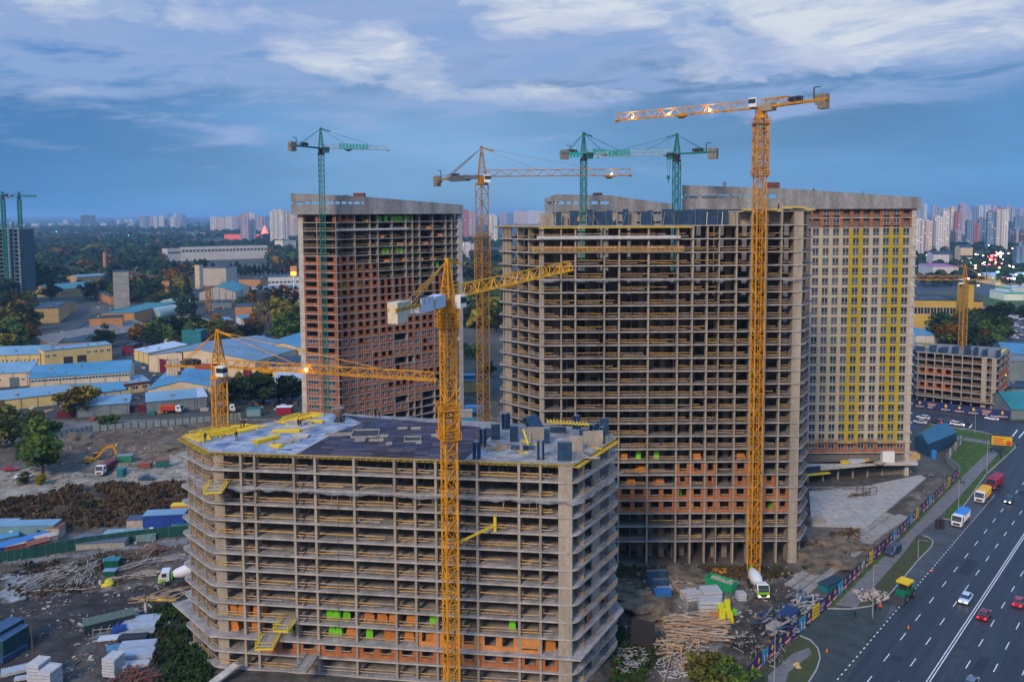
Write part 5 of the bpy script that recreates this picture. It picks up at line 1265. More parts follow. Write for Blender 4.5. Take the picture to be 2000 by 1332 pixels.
# ------------------------------------------------------------ people
def figure(pose):
    J = {'hip': (0, 0, .95), 'chest': (0, .02, 1.30), 'neck': (0, .01, 1.50), 'head': (0, -.02, 1.63), 'top': (0, -.01, 1.76)}
    E = [('hip', 'chest'), ('chest', 'neck'), ('neck', 'head'), ('head', 'top')]
    rad = {'hip': .15, 'chest': .17, 'neck': .065, 'head': .10, 'top': .07}
    st = {'stand': (.0, .0, 0), 'walk': (.28, -.25, 0), 'bend': (0, .05, .45)}[pose]
    for s, n_ in ((-1, 'l'), (1, 'r')):
        f_ = st[0] if s < 0 else st[1]
        J['th'+n_] = (s*.10, 0, .88); J['kn'+n_] = (s*.11, -f_*.6-.02, .50); J['an'+n_] = (s*.12, -f_, .10); J['to'+n_] = (s*.13, -f_-.16, .04)
        rad.update({'th'+n_: .10, 'kn'+n_: .065, 'an'+n_: .048, 'to'+n_: .04})
        J['sh'+n_] = (s*.20, .02, 1.43); J['el'+n_] = (s*.26, .03-(.12 if pose != 'stand' else 0), 1.15); J['wr'+n_] = (s*.24, -.14 if pose != 'stand' else -.04, .93+(.1 if pose == 'bend' else 0)); J['ha'+n_] = (s*.23, -.20 if pose != 'stand' else -.07, .85+(.1 if pose == 'bend' else 0))
        rad.update({'sh'+n_: .07, 'el'+n_: .05, 'wr'+n_: .032, 'ha'+n_: .035})
        E += [('hip', 'th'+n_), ('th'+n_, 'kn'+n_), ('kn'+n_, 'an'+n_), ('an'+n_, 'to'+n_), ('chest', 'sh'+n_), ('sh'+n_, 'el'+n_), ('el'+n_, 'wr'+n_), ('wr'+n_, 'ha'+n_)]
    if st[2]:
        for k in J:
            x, y, z = J[k]
            if z > .96 or k[:2] in ('wr', 'ha', 'el'): dz = z-.95; J[k] = (x, y-dz*sin(.7), .95+dz*cos(.7)) if dz > 0 else (x, y-.25, z-.05)
    names = list(J); me = bpy.data.meshes.new('t'); me.from_pydata([J[k] for k in names], [(names.index(a_), names.index(b_)) for a_, b_ in E], [])
    o = bpy.data.objects.new('t', me); COL.objects.link(o); md = o.modifiers.new('s', 'SKIN'); sv = me.skin_vertices[0].data
    for i, k in enumerate(names): sv[i].radius = (rad[k], rad[k]*(.75 if k in ('chest', 'hip') else 1)); sv[i].use_root = k == 'hip'
    o.modifiers.new('u', 'SUBSURF').levels = 1
    dg = bpy.context.evaluated_depsgraph_get(); me2 = bpy.data.meshes.new_from_object(o.evaluated_get(dg)); bpy.data.objects.remove(o)
    me2.name = 'person'; me2.materials.clear()
    for t in range(3): me2.materials.append(None)
    hz_ = J['neck'][2]+.04
    for p in me2.polygons:
        c = p.center; p.use_smooth = True
        p.material_index = 2 if (c.z > hz_ and hypot(c.x, c.y-J['head'][1]) < .2) or any(hypot(c.x-J['ha'+s][0], c.y-J['ha'+s][1]) < .06 and abs(c.z-J['ha'+s][2]) < .07 for s in 'lr') else (0 if c.z > .93 or (abs(c.x) > .19 and c.z > .8) else 1)
    return me2, J
FIGS = {k: figure(k) for k in ('stand', 'walk', 'bend')}
skin = mat('skin', (.45, .27, .18), .6, 0)
def person(label, loc, rz, top, bottom, pose='stand', helmet=None, group=None, sc=1.08):
    me, J = FIGS[pose]; o = bpy.data.objects.new('person', me); COL.objects.link(o); o.location = loc; o.rotation_euler = (0, 0, rz); o.scale = (sc,)*3
    for i, c in enumerate((top, bottom)): o.material_slots[i].link = 'OBJECT'; o.material_slots[i].material = mat('cloth_%02d%02d%02d' % tuple(int(v*99) for v in c), c, .9, 0)
    o.material_slots[2].link = 'OBJECT'; o.material_slots[2].material = skin
    tag(o, label, 'person', group)
    t = J['top']; m = M(); m.blob((t[0], t[1]+.01, t[2]+.0), .115, 1, amp=.0, sq=.75)
    m.done('helmet' if helmet else 'hair', mat('helm_%d' % int(helmet[0]*99), helmet, .4, 0) if helmet else dark, o, smooth=True)
    return o
nv, bk, gy_ = (.02, .03, .06), (.015, .015, .02), (.08, .08, .09)
person('person in orange safety vest standing by the lamp post at the kerb', gz(1719, 1194, .12), 2.5, (.75, .10, .02), nv, helmet=(.7, .3, .02))
person('person in dark clothes left of the orange vested one', gz(1710, 1193, .12), 2.8, bk, bk)
person('person in black walking on the dark driveway', gz(1670, 1207, .05), 1.0, bk, nv, 'walk')
person('dark dressed walker on the pavement, left one of the pair by the fence', gz(1877, 944, .13), -2.0, bk, bk, 'walk'); person('dark dressed walker on the pavement, right one of the pair by the fence', gz(1883, 945, .13), -2.2, gy_, bk, 'walk')
person('person walking on the far pavement near the yellow billboard', gz(1936, 884, .13), -2.0, nv, bk, 'walk')
# ------------------------------------------------------------ hoarding with printed banners
BM = {k: mat('banner_'+k, c, .55, .06, 1.0) for k, c in dict(purple=(.055, .02, .12), navy=(.02, .03, .12), yellow=(.72, .50, .01), cyan=(.03, .30, .45), red=(.55, .06, .03), white=(.7, .7, .7), green=(.10, .25, .06), orange=(.65, .22, .02), pink=(.40, .06, .18)).items()}
BL = list(BM)
def banner(m, A, B, z0, h, kind, rnd):
    """one printed panel between A and B, its front on the avenue side"""
    dx, dy = B[0]-A[0], B[1]-A[1]; l = hypot(dx, dy); d = (dx/l, dy/l); n = (d[1], -d[0])
    base = {0: 'purple', 1: 'navy', 2: 'yellow', 3: 'cyan', 4: 'navy', 5: 'green', 6: 'pink', 7: 'white'}[kind]
    def Q(u0_, u1_, v0, v1, c, o=.045):
        q = lambda u, v: (A[0]+d[0]*u*l+n[0]*o, A[1]+d[1]*u*l+n[1]*o, z0+h*v)
        m.quad(q(u0_, v0), q(u1_, v0), q(u1_, v1), q(u0_, v1), m=BL.index(c))
    P = [(A[0]+d[0]*.03+n[0]*o, A[1]+d[1]*.03+n[1]*o) for o in (0, .04)]+[(B[0]-d[0]*.03+n[0]*o, B[1]-d[1]*.03+n[1]*o) for o in (.04, 0)]
    m.prism(P, z0, z0+h, m=BL.index(base))
    if kind in (0, 1):
        q = lambda u, v: (A[0]+d[0]*u*l+n[0]*.05, A[1]+d[1]*u*l+n[1]*.05, z0+h*v)
        w = .55/l; m.quad(q(.5, .42), q(.5+w, .66), q(.5, .9), q(.5-w, .66), m=BL.index('yellow'))
        if kind == 0: Q(.04, .96, .03, .32, 'red'); Q(.15, .85, .16, .24, 'white', .055); Q(.22, .7, .07, .12, 'white', .055)
        else: Q(.15, .85, .22, .28, 'white'); Q(.15, .6, .12, .17, 'orange')
    elif kind == 2:
        for i in range(3): Q(.14, .86, .22+.22*i, .30+.22*i, 'navy'); 
        Q(.45, .55, .1, .9, 'yellow', .055)
    elif kind == 3:
        for i in range(4): Q(.1+.21*i, .22+.21*i, .1, .55+.13*((i*7) % 3), 'white' if i % 2 else 'navy')
    elif kind == 4:
        for i in range(4): Q(.12, .5+.1*((i*5) % 4), .2+.17*i, .27+.17*i, 'orange' if i % 2 else 'white')
    else:
        for i in range(5): a_ = rnd.random()*.7; b_ = rnd.random()*.6; Q(a_, a_+.25, b_, b_+.35, rnd.choice(['pink', 'orange', 'white', 'cyan', 'yellow', 'purple']), .045+.003*i)
def hoarding(name, label, pts, h, kinds, pw=2.9, post=True):
    W = [G(*p) for p in pts]; T = thing(name, label, 'fence', (W[0][0], W[0][1], 0), world=True); rnd = random.Random(4); i = 0
    for a_, b_ in zip(W[:-1], W[1:]):
        l = hypot(b_[0]-a_[0], b_[1]-a_[1]); k = max(1, round(l/pw))
        for j in range(k):
            A, B = bbq(a_, b_, j/k), bbq(a_, b_, (j+1)/k); m = M(); hh = h+.0
            banner(m, A, B, .15, hh, kinds[i % len(kinds)], rnd); m.done('banner_panel', list(BM.values()), T)
            m = M(); m.beam((A[0]-.0, A[1]+.12, 0), (A[0], A[1]+.12, hh+.1), .1); m.beam((A[0], A[1]+.15, 1.8), (A[0]-.9, A[1]+1.0, 0), .08); m.done('post', steel, T); i += 1
    return T
hoarding('banner_fence', 'long hoarding of purple, cyan and yellow printed banners between site and avenue', [(1449, 1345), (1500, 1290), (1560, 1238), (1586, 1213), (1614, 1190), (1646, 1156), (1705, 1096), (1751, 1054), (1794, 1009), (1826, 979), (1873, 929)], 2.7, [4, 0, 0, 3, 0, 1, 0, 4, 3, 0, 2, 4, 0, 0, 3, 0, 1, 0, 0, 5, 0, 2, 4, 0])
hoarding('painted_fence', 'multicoloured painted fence by the navy tent beside the lawn', [(1848, 903), (1862, 886), (1882, 862)], 3.0, [5, 6, 7, 5], 2.4)
hoarding('blue_hoarding', 'dark blue hoarding along the foot of the low frame block', [(1784, 796), (1860, 806), (1972, 820)], 3.4, [1, 4, 1, 1], 5.5)
m = M(); a_, b_ = G(1848, 903), G(1874, 926); m.beam((a_[0], a_[1], 1.3), (b_[0], b_[1], 1.3), .12, 2.5, caps=True); tag(m.done('grey_fence', mat('grey_panel', (.25, .28, .29), .7, .15, 1)), 'plain grey panel fence joining the painted and banner fences', 'fence')
# ------------------------------------------------------------ street furniture
def lamp_post(label, px, py, h=9, group='street lamps along the avenue', arm=1.6, az=RA-pi/2):
    T = thing('street_lamp', label, 'street lamp', gz(px, py, .1), az, group)
    m = M(); m.cyl((0, 0, 0), (0, 0, h), .11, .06, n=8); m.beam((0, 0, h), (arm, 0, h+.25), .07); m.done('pole', mat('galvanised', (.38, .40, .42), .5, .1, 1, metal=.3), T)
    m = M(); m.box(arm+.2, 0, h+.18, .7, .28, .12); m.done('lamp_head', steel, T)
    m = M(); m.cyl((0, 0, 0), (0, 0, .8), .18, n=8); m.done('base', steel, T); return T
lamp_post('street lamp rising from the kerb by the orange vested person', 1704, 1208, 11)
lamp_post('street lamp at the bottom in front of the banner fence', 1512, 1340, 10)
lamp_post('street lamp on the verge behind the blue topped lorry', 1871, 1018, 11)
lamp_post('street lamp between grass verge and red lorry', 1927, 928, 11)
lamp_post('short post on the brown island', 1793, 1090, 4.4)
lamp_post('thin lamp post at the side street hoarding', 1904, 848, 9)
def billboard():
    A = gz(1955, 896, .1); T = thing('billboard', 'yellow billboard on a single leg where the lawn meets the avenue', 'billboard', A, -.35)
    m = M(); m.box(0, 0, 0, .35, .35, 4.6); m.done('post', dark, T)
    m = M(); m.box(0, 0, 4.4, 6.4, .3, 3.3); f_ = m.done('frame', dark, T)
    m = M(); m.box(0, -.2, 4.6, 5.9, .08, 2.9); s_ = m.done('screen', mat('poster_yellow', (.52, .36, .01), .5, .05, 1, emit=(1, .55, .02), estr=.1), T)
    m = M()
    for i, (w, x) in enumerate(((3.6, -.7), (2.8, -1.1), (3.2, -.9))): m.box(x, -.26, 5.0+.75*i, w, .04, .35)
    m.done('lettering', BM['red'], s_); m = M(); m.cyl((2.0, -.25, 5.4), (2.0, -.32, 5.4), .8, n=14); m.done('emblem', BM['red'], s_)
billboard()
# navy tent hall
def tent():
    a_, b_, c_, d_ = G(1786, 876), G(1812, 892), G(1868, 868), G(1828, 850)
    T = thing('storage_tent', 'dark blue pitched hall beside the foot of the striped tower', 'shed', (a_[0], a_[1], 0), world=True)
    nvm = mat('navy_sheet', (.02, .07, .12), .6, .15, .5); W = [a_, b_, c_, d_]; e = 4.2
    m = M(); m.prism(W, 0, e); m.done('wall', nvm, T)
    r1, r2 = bbq(a_, b_, .5), bbq(d_, c_, .5); m = M(); o = 6.4
    for s_, q in ((0, (a_, d_)), (1, (b_, c_))):
        m.quad((q[0][0], q[0][1], e+.01), (q[1][0], q[1][1], e+.01), (r2[0], r2[1], o), (r1[0], r1[1], o))
    m.quad((a_[0], a_[1], e), (b_[0], b_[1], e), (r1[0], r1[1], o)); m.quad((d_[0], d_[1], e), (c_[0], c_[1], e), (r2[0], r2[1], o)); m.done('roof', mat('navy_roof', (.02, .11, .19), .5, .12, .3), T)
tent()
m = M(); p = G(1812, 893); m.cyl((p[0]+1.2, p[1]-1.5, 0), (p[0]+1.2, p[1]-1.5, 2.6), .9, n=12); m.cyl((p[0]+1.2, p[1]-1.5, 2.6), (p[0]+1.2, p[1]-1.5, 2.8), .5, n=12); tag(m.done('water_tank', mat('tank_blue', (.03, .20, .55), .5, .1, 1)), 'upright bright blue tank beside the navy hall', 'tank')
# ------------------------------------------------------------ halls, sheds and houses of the works district
ORD = ['first', 'second', 'third', 'fourth', 'fifth', 'sixth', 'seventh', 'eighth', 'ninth', 'tenth', 'eleventh', 'twelfth', 'thirteenth', 'fourteenth', 'fifteenth', 'sixteenth']
rblue = mat('blue_sheet_roof', (.04, .20, .36), .45, .10, .05, col2=(.075, .25, .38), panel=(1.1, 60, .78, 1))
rpale = mat('pale_sheet_roof', (.13, .28, .41), .5, .12, .06, col2=(.20, .33, .42), panel=(1.1, 60, .78, 1))
rgrey = mat('grey_blue_roof', (.10, .20, .29), .5, .12, .06, col2=(.15, .25, .33), panel=(1.1, 60, .78, 1))
rdark = mat('dark_felt_roof', (.02, .045, .07), .6, .25, .15)
rteal = mat('teal_roof', (.02, .17, .20), .5, .15, .1)
rbrown = mat('old_roof', (.19, .18, .17), .8, .25, .2)
rwhite = mat('white_sheet_roof', (.36, .45, .55), .5, .1, .2)
wyel = mat('yellow_wall', (.62, .46, .18), .85, .12, .3); wcream = mat('cream_wall', (.60, .48, .32), .85, .12, .3)
wgrey = mat('grey_wall', (.18, .22, .23), .8, .2, .3, panel=(2.4, 9, .8)); worange = mat('orange_brick_wall', (.45, .22, .09), .9, .15, .5)
wbrickb = mat('ochre_wall', (.42, .29, .12), .9, .15, .4); wwhite = mat('white_wall', (.55, .56, .56), .85, .12, .3)
maroon = mat('maroon_gate', (.14, .01, .03), .6, .1, 1)
def hall(name, label, a, b, h, depth, rise, roof, wall, kind='gable', wins=0, gates=(), rw=(1.2, 1.0), wz=.45, cat='building', fascia=None, group=None, over=.35):
    """a, b: ends of the front eave as seen, at height h; depth runs away from the front; ridge parallel to the front (gable) or along the depth (end)"""
    A, B = G(a[0], a[1], h), G(b[0], b[1], h); d, n, l = nrm(A, B); back = (-n[0]*depth, -n[1]*depth)
    C_, E_ = (B[0]+back[0], B[1]+back[1]), (A[0]+back[0], A[1]+back[1])
    T = thing(name, label, cat, (A[0], A[1], 0), group=group, world=True)
    m = M(); m.prism([A, B, C_, E_], -.5, h)
    if kind in ('gable', 'mono'):
        R1, R2 = (bbq(A, E_, .5), bbq(B, C_, .5)) if kind == 'gable' else (E_, C_)
        for p, q, r_ in ((A, E_, R1), (B, C_, R2)): m.quad((p[0], p[1], h), (q[0], q[1], h), (r_[0], r_[1], h+rise))
    elif kind == 'end':
        R1, R2 = bbq(A, B, .5), bbq(E_, C_, .5); m.quad((A[0], A[1], h), (B[0], B[1], h), (R1[0], R1[1], h+rise)); m.quad((E_[0], E_[1], h), (C_[0], C_[1], h), (R2[0], R2[1], h+rise))
    m.done('wall', wall, T)
    m = M(); o = over; e = lambda p, s, t: (p[0]+d[0]*s*o-n[0]*t*o, p[1]+d[1]*s*o-n[1]*t*o)
    A1, B1, C1, E1 = e(A, -1, -1), e(B, 1, -1), e(C_, 1, 1), e(E_, -1, 1)
    if kind == 'gable':
        R1, R2 = bbq(A1, E1, .5), bbq(B1, C1, .5)
        for P in ((A1, B1, R2, R1), (R1, R2, C1, E1)):
            z = [h, h, h+rise, h+rise] if P[0] is A1 else [h+rise, h+rise, h, h]
            m.hexa([(p[0], p[1], zz+.05) for p, zz in zip(P, z)]+[(p[0], p[1], zz+.22) for p, zz in zip(P, z)])
    elif kind == 'mono': m.hexa([(p[0], p[1], zz+.05) for p, zz in zip((A1, B1, C1, E1), (h, h, h+rise, h+rise))]+[(p[0], p[1], zz+.22) for p, zz in zip((A1, B1, C1, E1), (h, h, h+rise, h+rise))])
    elif kind == 'end':
        R1, R2 = bbq(A1, B1, .5), bbq(E1, C1, .5)
        for P, z in (((A1, R1, R2, E1), (h, h+rise, h+rise, h)), ((R1, B1, C1, R2), (h+rise, h, h, h+rise))): m.hexa([(p[0], p[1], zz+.05) for p, zz in zip(P, z)]+[(p[0], p[1], zz+.22) for p, zz in zip(P, z)])
    elif kind == 'arch':
        k = 12; w = l/2; secs = []
        for back_ in (0, 1):
            P = []
            for i in range(k+1): t = pi*i/k; c_ = bbq(A, B, .5); P.append((c_[0]-d[0]*cos(t)*(w+.2)-n[0]*(depth*back_), c_[1]-d[1]*cos(t)*(w+.2)-n[1]*(depth*back_), h+sin(t)*rise))
            secs.append(P)
        m.loft(secs)
    else:
        m.prism([A, B, C_, E_], h+.02, h+.3)
        for p, q in ((A, B), (B, C_), (C_, E_), (E_, A)): m.beam((p[0], p[1], h+.45), (q[0], q[1], h+.45), .3, .5, caps=True)
    rf = m.done('roof', roof, T)
    if kind == 'flat' and l > 15:
        m = M(); rr = random.Random(int(l*7))
        for i in range(int(l/8)): q = bbq(bbq(A, B, rr.random()), bbq(E_, C_, rr.random()), .2+rr.random()*.6); m.box(q[0], q[1], h+.3, .8+rr.random(), .8+rr.random(), .6+rr.random()*.5)
        m.done('roof_vent', steel, rf)
    if kind in ('gable', 'mono', 'end') and l > 12:
        m = M(); rr = random.Random(int(l*5))
        for i in range(int(l/7)):
            v = rr.uniform(.1, .45); u_ = rr.uniform(.05, .95); q = bbq(bbq(A, B, u_), bbq(E_, C_, u_), v); zz = h+.2+(rise*v*2 if kind == 'gable' else rise*v if kind == 'mono' else rise*(1-abs(u_-.5)*2)); m.box(q[0], q[1], zz-.15, rr.uniform(.5, 1.6), rr.uniform(.5, 1.2), rr.uniform(.4, 1.0))
        m.done('roof_vent', steel, rf)
        m = M()
        for i in range(int(l/6)+1): q = bbq(A, B, min(1, i*6/l)); m.beam((q[0]+n[0]*.1, q[1]+n[1]*.1, 0), (q[0]+n[0]*.1, q[1]+n[1]*.1, h), .16)
        m.done('downpipe', wgrey, T)
    q = lambda p, t, z, o_: (p[0]+d[0]*t+n[0]*o_, p[1]+d[1]*t+n[1]*o_, z)
    for i in range(wins):
        t = l*(i+.5)/wins; z = h*wz
        if any(abs(t-l*g_[0]) < g_[1]/2+rw[0]/2+.2 for g_ in gates): continue
        m = M(); m.quad(q(A, t-rw[0]/2, z, .03), q(A, t+rw[0]/2, z, .03), q(A, t+rw[0]/2, z+rw[1], .03), q(A, t-rw[0]/2, z+rw[1], .03), m=0)
        for a_, b_ in (((-rw[0]/2, z), (rw[0]/2, z)), ((-rw[0]/2, z+rw[1]), (rw[0]/2, z+rw[1])), ((0, z), (0, z+rw[1]))): m.beam(q(A, t+a_[0], a_[1], .06), q(A, t+b_[0], b_[1], .06), .12, m=1)
        m.done('window', [glass, white], T)
    for (f_, w_, hh, mm) in gates:
        m = M(); t = f_*l; m.hexa([q(A, t-w_/2, 0, .0), q(A, t+w_/2, 0, .0), q(A, t+w_/2, 0, .1), q(A, t-w_/2, 0, .1), q(A, t-w_/2, hh, .0), q(A, t+w_/2, hh, .0), q(A, t+w_/2, hh, .1), q(A, t-w_/2, hh, .1)]); m.done('gate', mm, T)
    if fascia: m = M(); m.beam(q(A, 0, h-.4, .15), q(A, l, h-.4, .15), .2, 1.3, caps=True); m.done('fascia', fascia, T)
    return T
bgate = mat('brown_gate', (.05, .035, .03), .6, .1, 1); ggate = mat('grey_gate', (.10, .15, .17), .6, .1, 1)
hall('factory_hall', 'long bright blue roofed hall with a band of dark windows under its eave', (57, 740), (253, 727), 9, 26, 3.5, rblue, wcream, wins=30, rw=(1.4, 1.0), wz=.82)
hall('shed', 'pale blue roofed shed with beige wall and grey gate at left margin', (-60, 733), (56, 727), 6.5, 16, 2.5, rpale, wcream, 'mono', gates=((.75, 4, 4.4, ggate),), wins=5)
hall('long_shed', 'low long pale blue roofed shed with yellow wall at left margin', (-60, 789), (110, 770), 4.5, 15, 1.2, rpale, wyel, 'mono')
hall('long_shed', 'low pale roofed shed with maroon fascia in front of the bright blue hall', (112, 768), (292, 744), 4.5, 12, 1.0, rpale, wyel, 'mono', fascia=maroon, wins=9, rw=(2.2, 1.5), wz=.35)
hall('shed', 'small blue roofed shed with beige wall between the two pale roofs', (174, 770), (245, 761), 6, 9, 1.5, rblue, wcream, 'mono')
hall('shed', 'blue roofed grey shed just behind the maroon fence', (150, 795), (252, 787), 4.5, 10, 1.5, rpale, wgrey, 'mono')
hall('factory_hall', 'blue gabled hall with beige gable wall behind the grey shed', (288, 762), (416, 756), 6.5, 42, 3.2, rblue, wcream, 'end')
hall('grey_shed', 'grey walled shed with blue roof beside the red tipper lorry', (286, 786), (384, 777), 5.0, 12, 1.5, rpale, wgrey, 'mono')
hall('shed', 'white roofed grey shed joined to the right of the grey walled shed', (385, 777), (404, 775), 5.0, 12, 1.3, rwhite, wgrey, 'mono')
hall('warehouse', 'wide grey blue gabled warehouse behind the low yellow crane', (290, 694), (498, 706), 8.5, 48, 4.5, rgrey, wcream, 'end', gates=((.16, 7, 7, maroon), (.93, 5, 5, maroon)))
hall('shed', 'small cream walled shed left of the wide gabled warehouse', (262, 683), (289, 690), 6, 22, 2, rwhite, wyel, 'mono')
hall('factory_hall', 'blue gabled hall touching the left edge of the brick tower', (503, 684), (600, 684), 8, 42, 4.0, rblue, wcream, 'end')
hall('shed', 'dark blue roofed shed before the blue gabled hall', (520, 716), (600, 714), 6, 20, 1.5, rdark, wcream, 'mono')
hall('shed', 'white roofed shed beside dark bushes and the brick tower', (536, 741), (600, 740), 5, 11, 1.5, rwhite, wwhite, 'mono')
hall('office_building', 'yellow two storey building with brown gates above the bright blue hall', (86, 687), (218, 674), 8.5, 14, 0, rpale, wyel, 'flat', wins=10, rw=(1.6, 1.4), wz=.62, gates=((.34, 4.5, 4.6, bgate), (.54, 4.5, 4.6, bgate)))
hall('long_shed', 'yellow walled shed with blue roof at left margin beside the yellow office', (-60, 696), (78, 692), 6, 15, 2.5, rpale, wyel, 'mono', wins=16, rw=(.8, 2), wz=.3)
hall('old_hangar', 'old brown roofed hangar behind the yellow buildings', (33, 672), (108, 676), 4, 80, 5, rbrown, rbrown, 'end')
hall('long_hall', 'long dark roofed hall between the old hangar and the orange brick house', (114, 671), (176, 668), 6, 100, 0, rdark, wbrickb, 'flat')
hall('brick_works', 'ochre brick works with dark roof and white edging at left', (64, 604), (114, 602), 11, 55, 0, rdark, wbrickb, 'flat', wins=4)
hall('brick_house', 'orange brick house with dark blue roof right of the parked lorry', (174, 623), (239, 620), 13, 12, 0, rdark, worange, 'flat', wins=3)
hall('long_hall', 'dark teal roofed hall behind the orange brick house', (200, 612), (262, 612), 8, 68, 0, rteal, worange, 'flat')
hall('factory_hall', 'wide teal roofed factory with ochre wall beyond the brick works', (117, 566), (219, 556), 8, 60, 3, rteal, wbrickb, 'gable', wins=9, rw=(2.5, 1.6))
hall('silo_tower', 'grey concrete block tower at the head of the conveyor', (220, 532), (251, 531), 34, 20, 0, rdark, mat('pale_concrete_wall', (.32, .31, .28), .9, .15, .2, panel=(50, 6, .55)), 'flat')
hall('brick_hut', 'brown box house on legs at the lower end of the conveyor', (314, 549), (330, 549), 16, 9, 0, rdark, worange, 'flat')
hall('cream_factory', 'cream factory block with stair tower beyond the tall poplars', (388, 524), (441, 524), 20, 30, 0, rdark, mat('beige_wall', (.45, .40, .32), .85, .1, .2), 'flat', wins=6)
hall('stair_tower', 'slim cream tower at the left side of the cream factory', (380, 518), (389, 518), 26, 9, 0, rdark, wcream, 'flat')
hall('factory_hall', 'teal gabled factory with striped wall before the cream factory', (388, 572), (460, 571), 9, 60, 6, rteal, mat('striped_wall', (.40, .37, .33), .85, .1, .3, panel=(6, 40, .3)), 'end')
hall('brick_house', 'orange brick block right of the teal gabled factory', (466, 546), (508, 546), 16, 22, 0, rdark, worange, 'flat', wins=5)
hall('low_factory', 'low pale blue factory right of the orange brick block', (521, 542), (600, 540), 12, 40, 0, rdark, wwhite, 'flat', wins=10, rw=(3, 2.2))
hall('office_block', 'long white two storey factory office with rows of square windows', (354, 483), (522, 479), 24, 20, 0, rdark, mat('white_factory', (.50, .48, .44), .85, .1, .1), 'flat', wins=24, rw=(4.4, 4.4), wz=.62)
hall('office_block', 'shorter wing at the left end of the long white factory office', (327, 486), (354, 485), 22, 20, 0, rdark, MATS['white_factory'], 'flat', wins=6, rw=(4, 3), wz=.6)
hall('arched_hangar', 'nearer of the two pale arched hangars', (279, 619), (314, 620), 1.5, 26, 7, mat('hangar_skin', (.28, .38, .38), .5, .15, .3), wgrey, 'arch')
hall('arched_hangar', 'farther of the two pale arched hangars', (308, 603), (342, 604), 1.5, 30, 8, MATS['hangar_skin'], wgrey, 'arch')
hall('shed', 'white low shed beside the white apartment block', (552, 470), (578, 469), 26, 25, 0, rdark, mat('bright_wall', (.62, .58, .50), .85, .1, .1), 'flat')
hall('shed', 'brick shed among trees near the water tower', (459, 600), (492, 599), 7, 25, 0, rdark, worange, 'flat', wins=2)
hall('green_container', 'dark teal box shed beside the small yellow excavator', (355, 648), (392, 648), 8, 9, 0, rteal, rteal, 'flat')
for a_, b_, h, dp, rs, rf_, wl_, kd, lab in (((76, 520), (99, 520), 12, 12, 0, rdark, wwhite, 'flat', 'white house among trees at the left of the wooded belt'), ((264, 556), (290, 556), 9, 20, 0, rgrey, wwhite, 'flat', 'white shed under the conveyor gallery'), ((289, 562), (313, 562), 6, 20, 4, rwhite, wwhite, 'end', 'pale gabled shed at the foot of the conveyor'), ((404, 592), (452, 590), 5, 18, 0, rdark, wgrey, 'flat', 'dark low shed before the teal gabled factory'), ((470, 622), (494, 620), 5, 10, 1, rblue, wwhite, 'mono', 'small blue shed near the water tower'), ((500, 566), (588, 562), 8, 24, 1, rgrey, wwhite, 'mono', 'long grey blue roofed hall beyond the autumn trees'), ((530, 584), (590, 582), 7, 16, 1, rpale, wcream, 'mono', 'pale roofed hall left of the brick tower'), ((238, 676), (260, 676), 5, 12, 0, rdark, maroon, 'flat', 'maroon walled hut beside the white lorry yard'), ((150, 542), (205, 538), 9, 20, 2, rgrey, wbrickb, 'gable', 'grey roofed ochre hall before the wooded belt'), ((340, 596), (362, 596), 5, 12, 1, rpale, wwhite, 'mono', 'small pale shed beside the works road'), ((296, 636), (322, 634), 4, 10, 1, rdark, wcream, 'mono', 'dark roofed hut in the works yard'), ((432, 628), (456, 626), 4, 12, 1, rpale, wgrey, 'mono', 'pale roofed hut near the yellow lattice mast'), ((178, 566), (216, 580), 7, 14, 0, rdark, worange, 'flat', 'orange annexe of the teal roofed factory'), ((120, 594), (150, 590), 8, 22, 0, rteal, wbrickb, 'flat', 'teal roofed annexe right of the ochre brick works')):
    hall('shed', lab, a_, b_, h, dp, rs, rf_, wl_, kd, wins=3 if h > 6 else 0, rw=(1.8, 1.4))
# conveyor
T = thing('conveyor', 'inclined brown conveyor gallery running down from the grey block tower', 'conveyor', (*G(252, 560), 0), world=True)
pA, pB_ = Vector(D(252, 535, G(236, 570)[1]+5)), Vector(D(314, 552, G(236, 570)[1]-30)); m = M(); truss(m, pA, pB_, 3, 3, 5, .6, .4, 'box'); m.beam(pA+Vector((0, 0, 2.5)), pB_+Vector((0, 0, 2.5)), 3.4, .5, caps=True); m.done('gallery', mat('conveyor_rust', (.12, .07, .05), .8, .2, .5), T)
for t in (.4, .75): p = pA.lerp(pB_, t); m = M(); m.beam((p.x-2, p.y, 0), (p.x, p.y, p.z), .7); m.beam((p.x+2, p.y, 0), (p.x, p.y, p.z), .7); m.done('leg', MATS['conveyor_rust'], T)
